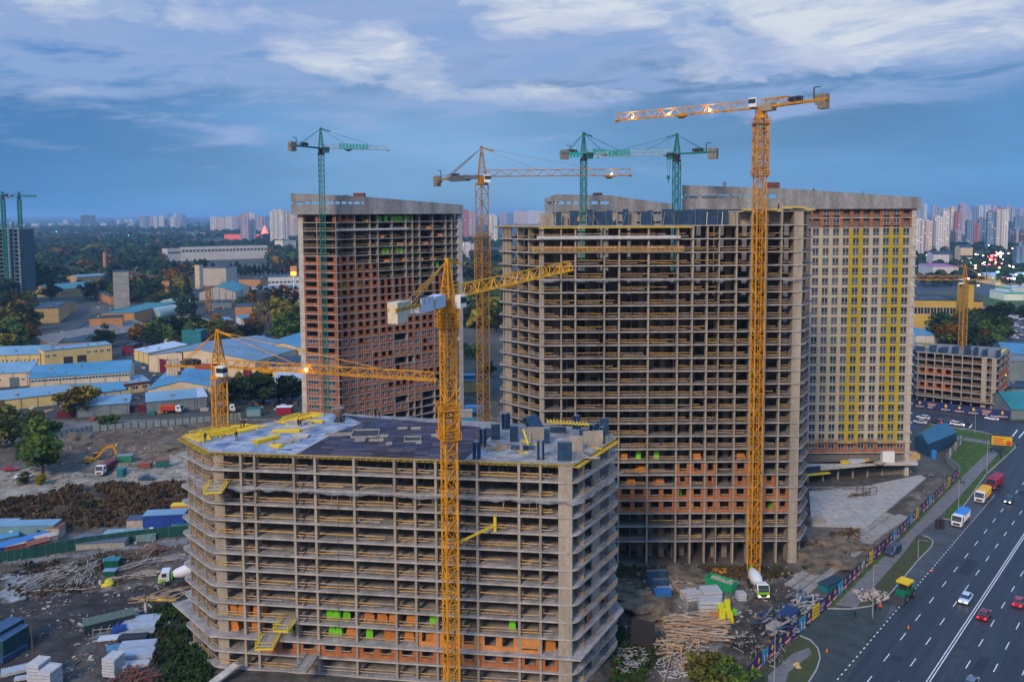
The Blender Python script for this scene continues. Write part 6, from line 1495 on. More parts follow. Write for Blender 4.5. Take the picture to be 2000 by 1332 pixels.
# water tower, chimney
def lattice_tower(name, label, px, py, h, w, head, col):
    x, y = G(px, py); T = thing(name, label, 'tower', (x, y, 0), world=True); m = M(); truss(m, (x, y, 0), (x, y, h), w, w, w*1.1, .5, .3); m.done('frame', col, T)
    if head: m = M(); m.cyl((x, y, h), (x, y, h+5), w*.8, n=14); m.cyl((x, y, h+5), (x, y, h+7), w*.8, .3, n=14); m.done('tank', dark, T)
lattice_tower('water_tower', 'dark water tower on lattice legs among autumn trees', 516, 655, 24, 6, True, mat('tower_grey', (.10, .10, .10), .8, .2, 1))
lattice_tower('works_mast', 'yellow lattice mast beside the sand heap', 408, 612, 22, 3, False, cyel_dk)
x, y = G(206, 535); m = M(); m.cyl((x, y, 0), (x, y, 30), 2.6, 2.0, n=14); tag(m.done('chimney', worange), 'brick chimney rising from the woodland', 'chimney')
x, y = G(575, 590); T = thing('sign_mast', 'tall pole with glowing square sign left of the brick tower', 'sign', (x, y, 0), world=True); m = M(); m.cyl((x, y, 0), (x, y, 24), .7, .6, n=8); m.done('pole', white, T); m = M(); m.box(x, y, 24, 6, 1.5, 9); m.done('box', mat('sign_orange', (.6, .25, .1), .6, .1, .5), T); m = M(); m.box(x, y-.9, 24.5, 5, .2, 3.5); m.done('sign_face', mat('sign_glow', (1, .7, .1), .5, 0, emit=(1, .55, .05), estr=1.6), T)
m = M(); x, y = G(370, 632); rr = random.Random(2)
m.blob((x, y, 0), 15, 3, sub=2, amp=.25, sq=.32); tag(m.done('sand_heap', mat('sand', (.42, .30, .17), .95, .15, .4), smooth=True), 'ochre sand heap in the works yard', 'heap')
# roads of the works district
for nm, P in (('works_road', [(376, 560), (388, 560), (402, 640), (390, 650), (380, 640), (372, 600)]), ('works_road', [(262, 600), (280, 600), (272, 660), (258, 690), (236, 700), (236, 660)]), ('works_yard', [(140, 600), (176, 598), (174, 668), (114, 668)]),
              ('works_yard', [(200, 640), (420, 640), (620, 660), (620, 720), (260, 720), (218, 690)]), ('works_yard', [(-60, 700), (260, 690), (300, 740), (300, 800), (-60, 830)]), ('works_yard', [(240, 800), (300, 740), (620, 730), (620, 790), (260, 812)]), ('works_yard', [(400, 585), (470, 580), (490, 640), (400, 640)])):
    sheet(nm, P, .02+.004*(len(P) % 5)+.001*P[0][0] % .007, mat('yard_asphalt', (.045, .05, .055), .85, .3, .05))
T = thing('maroon_fence', 'maroon sheet fence along the haul road before the blue sheds', 'fence', (*G(180, 812), 0), world=True)
for a_, b_ in (((112, 817), (240, 808)), ((252, 806), (284, 803))): A, B = G(*a_), G(*b_); m = M(); m.beam((A[0], A[1], 1.4), (B[0], B[1], 1.4), .2, 2.8, caps=True); m.done('panel', maroon, T)
# ------------------------------------------------------------ far apartment blocks
def facade(name, wall, win, sx=3.2, sz=3.0, lit=.06, rough=.8):
    m = bpy.data.materials.new(name); m.use_nodes = True; nt = m.node_tree; N = nt.nodes.new; L = nt.links.new; b = nt.nodes['Principled BSDF']; b.inputs['Roughness'].default_value = rough
    g = N('ShaderNodeNewGeometry'); s = N('ShaderNodeSeparateXYZ'); L(g.outputs['Position'], s.inputs[0]); sn = N('ShaderNodeSeparateXYZ'); L(g.outputs['Normal'], sn.inputs[0])
    def mt(op, a_, b_=None):
        n = N('ShaderNodeMath'); n.operation = op
        for i, v in enumerate((a_, b_)):
            if v is None: continue
            if isinstance(v, (int, float)): n.inputs[i].default_value = v
            else: L(v, n.inputs[i])
        return n.outputs[0]
    u = mt('DIVIDE', mt('ADD', s.outputs[0], mt('MULTIPLY', s.outputs[1], .83)), sx); v = mt('DIVIDE', s.outputs[2], sz)
    fu, fv = mt('FRACT', u), mt('FRACT', v)
    w = mt('MULTIPLY', mt('MULTIPLY', mt('GREATER_THAN', fu, .28), mt('LESS_THAN', fu, .74)), mt('MULTIPLY', mt('GREATER_THAN', fv, .30), mt('LESS_THAN', fv, .80)))
    w = mt('MULTIPLY', w, mt('LESS_THAN', mt('ABSOLUTE', sn.outputs[2]), .5))
    bay = mt('LESS_THAN', mt('FRACT', mt('DIVIDE', u, 4.0)), .25)
    cx = N('ShaderNodeCombineXYZ'); L(mt('FLOOR', u), cx.inputs[0]); L(mt('FLOOR', v), cx.inputs[1]); wn = N('ShaderNodeTexWhiteNoise'); wn.noise_dimensions = '2D'; L(cx.outputs[0], wn.inputs['Vector'])
    mx0 = N('ShaderNodeMixRGB'); mx0.inputs[1].default_value = (*wall, 1); mx0.inputs[2].default_value = (*[c*.62 for c in wall], 1); L(bay, mx0.inputs[0])
    mx = N('ShaderNodeMixRGB'); L(w, mx.inputs[0]); L(mx0.outputs[0], mx.inputs[1]); mx.inputs[2].default_value = (*win, 1); L(mx.outputs[0], b.inputs['Base Color'])
    b.inputs['Emission Color'].default_value = (1, .62, .28, 1); L(mt('MULTIPLY', mt('MULTIPLY', w, mt('LESS_THAN', wn.outputs['Value'], lit)), 1.1), b.inputs['Emission Strength']); return m
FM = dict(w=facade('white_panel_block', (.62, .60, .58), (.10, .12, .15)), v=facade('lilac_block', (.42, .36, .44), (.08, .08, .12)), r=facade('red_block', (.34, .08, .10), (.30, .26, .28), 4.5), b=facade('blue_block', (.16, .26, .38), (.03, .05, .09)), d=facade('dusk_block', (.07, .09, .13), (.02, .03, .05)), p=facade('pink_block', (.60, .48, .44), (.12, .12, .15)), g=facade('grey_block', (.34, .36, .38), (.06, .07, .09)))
def block(label, x0, x1, yt, yb, k, dep=18, cap=None, group=None, name='apartment_block', cat='apartment block', setb=0):
    A, B = G(x0, yb), G(x1, yb); dist = (A[1]+B[1])/2; zt = D((x0+x1)/2, yt, dist)[2]; w = abs(B[0]-A[0]); cx_ = (A[0]+B[0])/2; az_ = -atan2(cx_, dist)*.6
    T = thing(name, label, cat, (cx_, dist+dep/2, 0), group=group, world=True); m = M(); m.box(cx_, dist+dep/2, -1, w, dep, zt+1, rz=az_)
    if w > 26: m.box(cx_-w*.22, dist+dep/2-dep*.12, -1, w*.2, dep*.9, zt+1, rz=az_); m.box(cx_+w*.25, dist+dep/2-dep*.12, -1, w*.18, dep*.9, zt+1, rz=az_)
    m.done('wall', FM[k], T); m = M(); m.box(cx_, dist+dep/2, zt+.01, w*.4, dep*.5, 3, rz=az_); m.box(cx_-w*.3, dist+dep/2, zt+.01, w*.12, dep*.3, 4.5, rz=az_)
    m.done('roof_house', FM[cap or k], T); return T
GW = 'apartment blocks on the left skyline'
for i, (x0, x1, yt, yb, k, lab) in enumerate((
        (470, 484, 417, 474, 'v', 'lilac half of the slim tower left of the red lit mall'), (484, 497, 418, 473, 'w', 'pale half of the slim tower left of the red lit mall'), (528, 561, 412, 480, 'w', 'broad white apartment tower next to the brick tower'), (560, 580, 416, 468, 'p', 'pinkish apartment tower squeezed against the brick tower'),
        (411, 425, 424, 452, 'w', 'white block at left of the short row before the slim tower'), (427, 440, 426, 452, 'p', 'pale pink block in the row before the slim tower'), (441, 455, 424, 452, 'w', 'white block at right of the row before the slim tower'), (456, 468, 422, 450, 'v', 'lilac block behind the row before the slim tower'), (500, 516, 423, 456, 'v', 'lilac block behind the red lit mall'), (517, 528, 424, 456, 'b', 'bluish block between mall and broad white tower'),
        (161, 182, 421, 441, 'd', 'dark tower block standing alone on the left horizon'), (124, 131, 430, 440, 'w', 'tiny white block left of the dark lone tower'))):
    block(lab, x0, x1, yt, yb, k, group=GW)
rr = random.Random(12); xs_ = [273, 283, 290, 300, 311, 320, 333, 345, 356]
for i, x0 in enumerate(xs_): block(ORD[i]+' block from the left in the far pale cluster above the woodland', x0, x0+rr.choice((6, 8, 9)), 421+rr.random()*5, 448+rr.random()*2, rr.choice('wwgbv'), group='pale cluster of blocks on the left horizon')
for i, x0 in enumerate((228, 236, 243, 252, 260, 327, 340, 350)): block(ORD[i]+' small block from the left on the farthest left skyline', x0, x0+5+rr.random()*3, (427 if i < 5 else 415)+rr.random()*3, 437, rr.choice('wgb'), group='farthest small blocks at left')
for i in range(14): x0 = 10+i*26+rr.random()*12; block(ORD[i]+' low white house from the left along the misty horizon', x0, x0+4+rr.random()*9, 436+rr.random()*3, 441.5+rr.random()*1.5, rr.choice('wwgb'), dep=10, group='low houses along the misty horizon', name='far_house', cat='house')
GC = 'apartment blocks between the left and middle towers'
for x0, x1, yt, yb, k, lab in ((905, 916, 411, 470, 'r', 'red apartment tower between brick tower and yellow crane'), (916, 928, 414, 470, 'v', 'lilac apartment tower touching the red one'), (953, 972, 421, 476, 'w', 'pale apartment tower right of the weathered yellow crane mast'), (976, 990, 413, 440, 'v', 'lilac block over the left end of the frame tower'), (990, 1003, 417, 440, 'b', 'blue block over the left end of the frame tower'), (1003, 1030, 413, 440, 'p', 'pink white block over the roof edge of the frame tower'), (1030, 1064, 412, 440, 'w', 'white block touching the rear concrete tower'), (900, 926, 477, 503, 'w', 'low white block beside the trees in the gap'), (936, 952, 418, 440, 'g', 'grey block behind the yellow crane mast')):
    block(lab, x0, x1, yt, yb, k, group=GC)
GR = 'apartment blocks on the right skyline'
for x0, x1, yt, yb, k, lab in ((1791, 1806, 430, 502, 'w', 'cream slab block next to the striped tower'), (1806, 1822, 432, 500, 'p', 'pinkish slab block second from the striped tower'), (1827, 1842, 424, 490, 'w', 'cream tower block with stepped roof right of the slabs'), (1842, 1857, 412, 489, 'w', 'tallest cream tower block near the striped tower'), (1858, 1866, 405, 470, 'p', 'pale slim tower right of the cream blocks'), (1866, 1875, 415, 472, 'r', 'crimson slim tower right of the cream blocks'),
        (1875, 1889, 400, 470, 'v', 'lilac tower with pointed roof on right skyline'), (1890, 1902, 431, 484, 'b', 'dim blue tower left of the wide brown one'), (1902, 1914, 436, 484, 'r', 'dim brown red tower in the middle of the right skyline'), (1914, 1929, 428, 483, 'b', 'dim blue tower beside the red topped tower'), (1931, 1948, 414, 487, 'b', 'blue half of the red topped tower'), (1948, 1970, 409, 487, 'w', 'white half of the red topped tower'), (1971, 1990, 455, 480, 'r', 'low brown block right of the red topped tower'), (1984, 2010, 424, 470, 'b', 'blue tower at the right margin skyline'), (1990, 2030, 482, 530, 'b', 'near blue block cut by the right margin')):
    T = block(lab, x0, x1, yt, yb, k, group=GR, cap='r' if 'red topped' in lab else None)
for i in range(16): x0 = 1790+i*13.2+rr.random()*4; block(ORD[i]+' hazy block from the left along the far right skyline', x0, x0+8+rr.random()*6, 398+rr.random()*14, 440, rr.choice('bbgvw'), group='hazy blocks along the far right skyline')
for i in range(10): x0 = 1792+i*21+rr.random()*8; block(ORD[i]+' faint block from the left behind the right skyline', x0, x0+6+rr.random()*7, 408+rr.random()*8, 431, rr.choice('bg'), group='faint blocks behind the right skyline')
for i in range(12): x0 = 128+i*23+rr.random()*10; block(ORD[i]+' low hall from the left in the band of misty lights above the woodland', x0, x0+9+rr.random()*14, 455+rr.random()*4, 461+rr.random()*2, rr.choice('wbg'), dep=20, group='low halls above the left woodland', name='far_house', cat='house')
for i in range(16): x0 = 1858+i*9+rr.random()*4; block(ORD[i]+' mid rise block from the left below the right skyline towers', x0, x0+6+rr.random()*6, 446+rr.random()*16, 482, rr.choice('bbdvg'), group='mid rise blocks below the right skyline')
# mall with red light, low buildings on the right
A, B = G(438, 468), G(527, 468); T = thing('shopping_mall', 'long low mall glowing pink red on the left skyline', 'mall', (A[0], A[1], 0), world=True); m = M(); m.box((A[0]+B[0])/2, A[1]+30, 0, B[0]-A[0], 60, 16); m.done('wall', mat('mall_red', (.5, .1, .08), .7, .1, .05, emit=(1, .13, .10), estr=.35), T); m = M(); m.cyl(((A[0]+B[0])/2+45, A[1]+30, 16), ((A[0]+B[0])/2+45, A[1]+30, 44), 14, 1, n=6); m.done('spire', mat('mall_glow', (1, .3, .2), .5, 0, emit=(1, .2, .12), estr=1.0), T); m = M(); m.box((A[0]+B[0])/2, A[1]+30, 16.01, B[0]-A[0]-4, 56, 1.5); m.done('roof', rdark, T)
hall('office_building', 'ochre yellow office with square windows behind the low frame block', (1780, 587), (1868, 588), 22, 30, 0, rdark, mat('ochre_office', (.50, .33, .06), .85, .1, .1), 'flat', wins=7, rw=(3.4, 4.5), wz=.6)
T = hall('office_building', 'ochre rear wing right of the brown crane mast', (1876, 590), (1920, 590), 20, 22, 0, rdark, MATS['ochre_office'], 'flat', wins=6, rw=(2.6, 2.2), wz=.6)
hall('office_tower', 'tall ochre stair block between the two ochre offices', (1892, 556), (1903, 556), 33, 15, 0, rdark, MATS['ochre_office'], 'flat')
hall('hotel', 'white stepped building with dark bands on right side', (1823, 497), (1861, 497), 18, 25, 4, rdark, mat('banded_white', (.58, .57, .54), .8, .1, .1, panel=(90, 4.4, .25)), 'gable'); hall('villa', 'pale villa with terraces beyond the pink roofed hall', (1876, 484), (1900, 484), 26, 20, 4, rdark, wcream, 'gable', wins=5, rw=(4, 3))
hall('market_hall', 'white hall with lilac roof behind the brown crane arm', (1822, 521), (1872, 521), 16, 40, 1, mat('lilac_roof', (.34, .10, .28), .6, .1, .1), wwhite, 'mono', wins=0)
hall('market_hall', 'long pale roofed hall right of the brown crane', (1892, 533), (1945, 541), 9, 90, 1, rwhite, mat('lit_wall', (.6, .5, .35), .8, .1, .1, emit=(1, .7, .3), estr=.25), 'mono')
hall('petrol_station', 'white petrol station canopy with green band at the parking lot', (1962, 572), (2000, 572), 7, 25, 0, rwhite, mat('green_white', (.5, .55, .5), .7, .1, .1, emit=(.7, .8, .6), estr=.15), 'flat', fascia=mat('station_green', (.02, .35, .08), .5, .1, 1))
hall('petrol_station', 'second white canopy with green edge behind the petrol station', (1944, 560), (1975, 563), 7, 30, 0, rwhite, MATS['green_white'], 'flat', fascia=MATS['station_green'])
hall('shed', 'group of blue roofed sheds behind the low frame block at left', (1788, 655), (1830, 655), 6, 25, 1, rblue, wwhite, 'mono'); hall('shed', 'blue roofed sheds left of the tree group', (1830, 650), (1852, 650), 5, 18, 1, rpale, wwhite, 'mono')
hall('lit_showroom', 'yellow lit showroom at right margin behind the low frame block', (1966, 729), (2040, 722), 7, 30, 2, rpale, mat('showroom_glow', (.8, .6, .2), .6, .1, .3, emit=(1, .62, .12), estr=1.6), 'gable', fascia=mat('showroom_yellow', (.75, .55, .02), .5, .1, 1), gates=((.2, 5, 5, white), (.5, 5, 5, white)))
hall('warehouse', 'wavy blue roofed warehouse at right margin above the lit showroom', (1962, 690), (2040, 694), 9, 34, 3, rblue, wgrey, 'gable')
hall('warehouse', 'grey slab roofed building beside the tall lit showroom', (1968, 708), (2040, 706), 12, 15, 0, mat('slate_roof', (.16, .17, .19), .7, .1, .1), wgrey, 'flat')
hall('teal_tent', 'teal roofed pavilion at the right margin by the junction', (1976, 800), (2050, 800), 4, 18, 5, rteal, wgrey, 'gable')
hall('shed', 'dark shed at right margin between showroom and teal pavilion', (1975, 760), (2040, 758), 5, 12, 0, rdark, wgrey, 'flat')
sheet('grass_field', [(1921, 594), (1921, 578), (2010, 580), (2010, 596)], .03, grass)
sheet('car_park', [(1880, 600), (1925, 596), (2060, 598), (2060, 690), (1960, 670), (1900, 640)], .02, asph)
sheet('distant_road', [(1780, 520), (1800, 500), (1930, 490), (2100, 500), (2100, 578), (1925, 578), (1880, 560), (1790, 575)], .02, asph)
sheet('distant_road', [(880, 500), (980, 494), (990, 560), (890, 556)], .02, asph_old)
# cars: parked and in the evening traffic; the far ones are just body, window and lamps
fc = car('silver car standing in the car park behind the low frame block', (*G(1930, 625), .1), .3, (.5, .52, .55), group='cars in the far car park')
pal = [(.5, .52, .55), (.7, .7, .7), (.05, .06, .08), (.2, .25, .35), (.35, .05, .05), (.1, .1, .11)]
def recolor(r, c):
    for ch in r.children:
        if ch.name.split('.')[0] in ('body', 'roof'): ch.material_slots[0].link = 'OBJECT'; ch.material_slots[0].material = mat('car_paint_%02d%02d%02d' % tuple(int(v*99) for v in c), c, .3, 0, spec=.6)
cn = ['silver', 'white', 'black', 'slate blue', 'dark red', 'charcoal']
for i in range(46):
    px, py = 1905+rr.random()*95, 600+rr.random()*62; ci = rr.randrange(6)
    if px < 1975 and py > 610 and rr.random() < .7: px = 1975+rr.random()*25
    o = dup(fc, (*G(px, py), .1), rr.choice((.3, .35, 1.9)), cn[ci]+' car parked in the far car park', 'cars in the far car park'); recolor(o, pal[ci])
fh = car('headlit car in the evening traffic far at right', (*G(1912, 512), .1), -1.3, (.3, .3, .33), on=1, group='far evening traffic'); 
ft = car('car with red tail lamps in the evening traffic far at right', (*G(1940, 513), .1), 1.7, (.2, .05, .05), tail=1, group='far evening traffic')
for s, r_ in ((fh, 1), (ft, 1)):
    for ch in s.children:
        if ch.name.startswith(('headlight', 'tail_light')): ch.scale = (1, 2.0, 2.4); ch.location = (0, 0, -.9)
for i in range(110):
    t = i % 2; px, py = rr.uniform(1885, 2010), rr.uniform(490, 560)
    if rr.random() < .5: px, py = rr.gauss(1935, 14), rr.gauss(515, 8)
    if rr.random() < .15: px, py = rr.uniform(1792, 1822), rr.uniform(505, 528)
    dup((fh, ft)[t], (*G(px, py), .1), rr.choice((-1.3, -1.1)) if not t else rr.choice((1.8, 1.2)))
for i in range(26): dup((fh, ft)[i % 2], (*G(rr.uniform(902, 975), rr.uniform(505, 550)), .1), 1.0 if i % 2 else -2.1, ('headlit car' if i % 2 == 0 else 'car with tail lamps')+' in the gap between the two tall towers', 'traffic between the towers')
# street lamps of the town, each a lit head on a pole
def town_lamp(x, y, h, c, label, grp, r_=.9):
    T = thing('street_lamp', label, 'street lamp', (x, y, 0), group=grp); m = M(); m.beam((0, 0, 0), (0, 0, h), .3); m.done('pole', steel, T); m = M(); m.box(0, 0, h, r_*1.4, r_*1.4, r_); m.done('lamp_head', mat('town_lamp_'+c, (1, .9, .7), .5, 0, emit={'w': (1, .8, .55), 'r': (1, .03, .05), 'g': (.05, 1, .5), 'o': (1, .45, .1), 'b': (.7, .85, 1)}[c], estr=26), T); return T
TL = {}
for c, w_ in (('w', 'white'), ('o', 'orange'), ('r', 'red'), ('g', 'green'), ('b', 'cold white')): TL[c] = town_lamp(*G(1890+ord(c) % 9, 495), 9, c, w_+' lamp along the far roads at right', 'lamps along the far roads at right', .95)
for i in range(80):
    c = rr.choice('wwoorrgb'); px, py = rr.uniform(1880, 2010), rr.uniform(486, 566)
    if i < 30: px, py = rr.gauss(1938, 13), rr.gauss(514, 7); c = rr.choice('rrrow')
    elif i < 38: px, py = rr.uniform(1792, 1822), rr.uniform(500, 530); c = rr.choice('orr')
    dup(TL[c], (*G(px, py), 0))
for i in range(16):
    px, py = rr.uniform(20, 400), rr.uniform(437, 470); c = rr.choice('wwbg'); r_ = dup(TL[c], (*G(px, py), 0), 0, {'w': 'warm', 'b': 'cold', 'g': 'green'}[c]+' lamp twinkling in the woodland at left', 'lamps in the far woodland'); r_.scale = (1.1,)*3
# ------------------------------------------------------------ trees
bark = mat('bark', (.07, .05, .035), .95, .3, 2)
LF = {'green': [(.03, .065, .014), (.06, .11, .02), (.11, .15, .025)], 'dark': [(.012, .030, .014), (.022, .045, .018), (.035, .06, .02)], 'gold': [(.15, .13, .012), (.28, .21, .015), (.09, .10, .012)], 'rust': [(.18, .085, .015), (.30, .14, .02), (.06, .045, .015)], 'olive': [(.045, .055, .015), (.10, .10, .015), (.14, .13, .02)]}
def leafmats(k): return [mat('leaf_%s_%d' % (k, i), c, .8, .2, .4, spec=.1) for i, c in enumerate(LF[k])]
def tree_proto(kind, seed, shape='round', n=1100, leaf=.42):
    rn = random.Random(seed); T = thing('tree', '', 'tree', (0, 0, -50)); T['proto'] = 1
    m = M(); Ht = 10.0; m.cyl((0, 0, -.3), (.1, 0, 3.2), .32, .22, n=8); m.cyl((.1, 0, 3.2), (0, .1, 8.2 if shape != 'bush' else 4), .22, .06, n=6)
    cl = []
    nb = 9 if shape == 'round' else 12
    for i in range(nb):
        t = rn.random()*2*pi; z0 = 1.0+rn.random()*4.2; z1 = z0+1.0+rn.random()*2.2; r_ = (2.0+rn.random()*1.9) if shape == 'round' else (.6+rn.random()*.8)
        e = (cos(t)*r_, sin(t)*r_, z1); m.cyl((.05, .02, z0), e, .11, .03, n=5); cl.append((e, 1.25+rn.random()*.9 if shape == 'round' else .8+rn.random()*.5))
    if shape == 'round': cl += [((rn.uniform(-1.2, 1.2), rn.uniform(-1.2, 1.2), 8.2+rn.random()), 1.5), ((0, 0, 6.4), 2.0), ((rn.uniform(-2.5, 2.5), rn.uniform(-2.5, 2.5), 7.2), 1.4), ((rn.uniform(-2.2, 2.2), rn.uniform(-2.2, 2.2), 3.2), 1.7), ((0, 0, 4.0), 2.0), ((rn.uniform(-2, 2), rn.uniform(-2, 2), 2.6), 1.5)]
    else: cl += [((rn.uniform(-.3, .3), rn.uniform(-.3, .3), 2+i*.85), 1.15-.07*i if i > 4 else .9+.06*i) for i in range(10)]
    m.done('trunk', bark, T)
    m = M()
    for i in range(n):
        c, r_ = rn.choice(cl); u_ = Vector((rn.gauss(0, 1), rn.gauss(0, 1), rn.gauss(0, 1))).normalized()*r_*(.45+.6*rn.random()**.5); u_.z *= .75
        p = Vector(c)+u_; a_ = Vector((rn.gauss(0, 1), rn.gauss(0, 1), rn.gauss(0, 1))).normalized(); b_ = a_.orthogonal().normalized(); s = leaf*(.6+.8*rn.random())
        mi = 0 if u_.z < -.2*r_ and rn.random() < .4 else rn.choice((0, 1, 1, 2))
        m.quad(p-a_*s-b_*s*.6, p+a_*s-b_*s*.6, p+a_*s*.7+b_*s*.6, p-a_*s*.7+b_*s*.6, m=mi)
    m.done('crown', leafmats(kind), T); return T
PR = {}
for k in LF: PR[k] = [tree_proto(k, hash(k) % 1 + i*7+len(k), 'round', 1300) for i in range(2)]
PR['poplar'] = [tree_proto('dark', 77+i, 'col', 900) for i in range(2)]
FARP = {k: [tree_proto(k, 31+i, 'round', 420, .72)for i in range(2)] for k in LF}; FARP['poplar'] = [tree_proto('dark', 91, 'col', 380, .6)]
cnw = {'green': 'green', 'dark': 'dark green', 'gold': 'yellow green', 'rust': 'orange brown autumn', 'olive': 'olive green', 'poplar': 'slim dark poplar'}
rt = random.Random(99)
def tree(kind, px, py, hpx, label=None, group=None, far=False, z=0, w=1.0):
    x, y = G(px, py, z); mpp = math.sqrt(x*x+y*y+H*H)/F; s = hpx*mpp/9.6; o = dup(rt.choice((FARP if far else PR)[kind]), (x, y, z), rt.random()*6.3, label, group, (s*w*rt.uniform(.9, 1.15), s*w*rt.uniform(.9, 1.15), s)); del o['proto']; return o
near = [('green', 84, 928, 94, 'big bushy green tree beside the parked red hatchback', 1.0), ('olive', 50, 945, 20, 'small yellow green shrub at the foot of the big green tree', 1.3), ('gold', 78, 948, 18, 'low golden shrub under the big green tree', 1.3), ('gold', 141, 815, 54, 'round golden green tree before the maroon fence', 1.3), ('olive', 25, 868, 66, 'olive tree at the left margin over the haul road', 1.2), ('green', 68, 848, 38, 'small green tree right of the olive tree at left margin', 1.0), ('rust', 3, 850, 60, 'brownish tree cut by the left margin', 1.0), ('green', 100, 850, 24, 'green shrub at the start of the mesh fence', 1.2), ('green', 200, 832, 18, 'small shrub on the haul road verge', 1.0), ('green', 218, 828, 18, 'weedy shrub right of the small verge shrub', 1.3),
        ('olive', 1395, 1345, 58, 'left one of the bushy trees at the bottom before the banner fence', 1.4), ('green', 1432, 1350, 60, 'right one of the bushy trees at the bottom before the banner fence', 1.2), ('olive', 1365, 1350, 46, 'small bush left of the bottom trees', 1.3),
        ('dark', 455, 790, 42, 'dark bushy tree right of the low yellow crane mast', 1.3), ('olive', 470, 775, 44, 'yellowish tree behind the low yellow crane mast', 1.0), ('dark', 490, 792, 60, 'tall dark tree before the white roofed shed', 1.2), ('dark', 515, 790, 66, 'dark round tree near the foot of the brick tower', 1.2), ('dark', 545, 786, 52, 'dark tree touching the brick tower foot', 1.2), ('dark', 572, 784, 40, 'low dark tree against the brick tower corner', 1.3)]
for k, px, py, h_, lab, w in near: tree(k, px, py, h_, lab, z=0, w=w)
mid = [('green', 20, 690, 60), ('gold', 8, 700, 42), ('olive', 38, 668, 66), ('green', 58, 650, 40), ('dark', 10, 610, 60), ('dark', 30, 590, 70), ('dark', 55, 575, 60), ('green', 100, 587, 34), ('dark', 170, 585, 30), ('rust', 186, 583, 30), ('dark', 205, 580, 32), ('green', 228, 588, 36), ('dark', 255, 590, 38), ('dark', 275, 590, 40), ('dark', 290, 592, 42), ('green', 200, 680, 40), ('gold', 214, 676, 28), ('olive', 265, 668, 20), ('green', 318, 668, 44), ('dark', 336, 664, 40), ('green', 352, 660, 30), ('rust', 300, 655, 24), ('gold', 305, 600, 26), ('rust', 330, 575, 40), ('rust', 345, 570, 42), ('dark', 360, 620, 40), ('poplar', 368, 598, 48), ('poplar', 376, 620, 40), ('dark', 345, 590, 30), ('green', 372, 668, 36), ('olive', 415, 660, 30), ('green', 430, 658, 34), ('rust', 425, 640, 24), ('green', 455, 668, 30), ('dark', 480, 668, 34), ('green', 503, 665, 30), ('gold', 535, 640, 62), ('rust', 550, 630, 70), ('gold', 563, 640, 54), ('green', 545, 668, 48), ('green', 568, 672, 60), ('olive', 580, 650, 50), ('rust', 470, 660, 22), ('gold', 440, 650, 26), ('rust', 575, 690, 30), ('rust', 500, 600, 30), ('green', 470, 600, 20),
       ('green', 950, 640, 50), ('gold', 962, 625, 44), ('olive', 970, 650, 48), ('dark', 930, 600, 40), ('dark', 915, 560, 40), ('dark', 905, 640, 44), ('dark', 950, 560, 30), ('dark', 965, 520, 24), ('dark', 935, 520, 26), ('dark', 912, 700, 30), ('green', 925, 700, 30), ('green', 955, 735, 28)]
for k, px, py, h_ in mid: tree(k, px, py, h_, cnw[k]+' tree among the works buildings', 'trees in the works district') if px < 700 else tree(k, px, py, h_, cnw[k]+' tree in the gap between the tall towers', 'trees in the gap')
for i in range(26): px, py = rt.uniform(1838, 1968), rt.uniform(650, 684); tree(rt.choice(('dark', 'dark', 'green', 'dark', 'rust')), px, py, rt.uniform(36, 52), None, 'tree group behind the low frame block', w=1.1)['label'] = 'dark tree in the group behind the low frame block'
for i in range(8): tree('dark', rt.uniform(1965, 2010), rt.uniform(600, 680), rt.uniform(10, 22), 'small tree at the edge of the far car park', 'trees by the car park', far=True)
for i in range(12): tree('dark', rt.uniform(1860, 2010), rt.uniform(488, 575), rt.uniform(8, 13), 'small dark tree along the far right roads', 'trees along the far roads', far=True)
for i in range(9): tree('poplar', 322+i*7+rt.random()*4, 528+rt.random()*6, rt.uniform(15, 21), 'poplar in the row before the white factory office', 'poplar row', far=True)
for i in range(14): tree('poplar', 440+i*9+rt.random()*4, 536+rt.random()*6, rt.uniform(16, 24), 'poplar in the row right of the cream factory', 'poplar row at right', far=True)
for i in range(46):
    px, py = ((rt.uniform(255, 372), rt.uniform(574, 600)), (rt.uniform(0, 62), rt.uniform(590, 700)), (rt.uniform(495, 585), rt.uniform(590, 675)), (rt.uniform(262, 470), rt.uniform(650, 676)))[i % 4]; k = rt.choice(('dark', 'green', 'green', 'gold', 'rust', 'olive')); tree(k, px, py, rt.uniform(24, 40), cnw[k]+' tree filling the yards between the works buildings', 'trees between the works buildings')
# belt of single trees in front of the far woods
nb = 0
while nb < 100:
    px, py = rt.uniform(-20, 600), 490+92*rt.random()**1.3
    if 320 < px < 528 and py < 532: continue
    if px > 110 and py > 556: continue
    k = rt.choice(('dark', 'dark', 'green', 'dark', 'rust', 'olive', 'gold' if rt.random() < .3 else 'dark', 'poplar')); tree(k, px, py, rt.uniform(15, 27)*(py-400)/120, cnw[k]+' tree in the wooded belt beyond the works', 'wooded belt beyond the works', far=True, w=1.25); nb += 1
for l in list(PR.values())+list(FARP.values()):
    for o in l:
        for c in list(o.children): bpy.data.objects.remove(c)
        bpy.data.objects.remove(o)
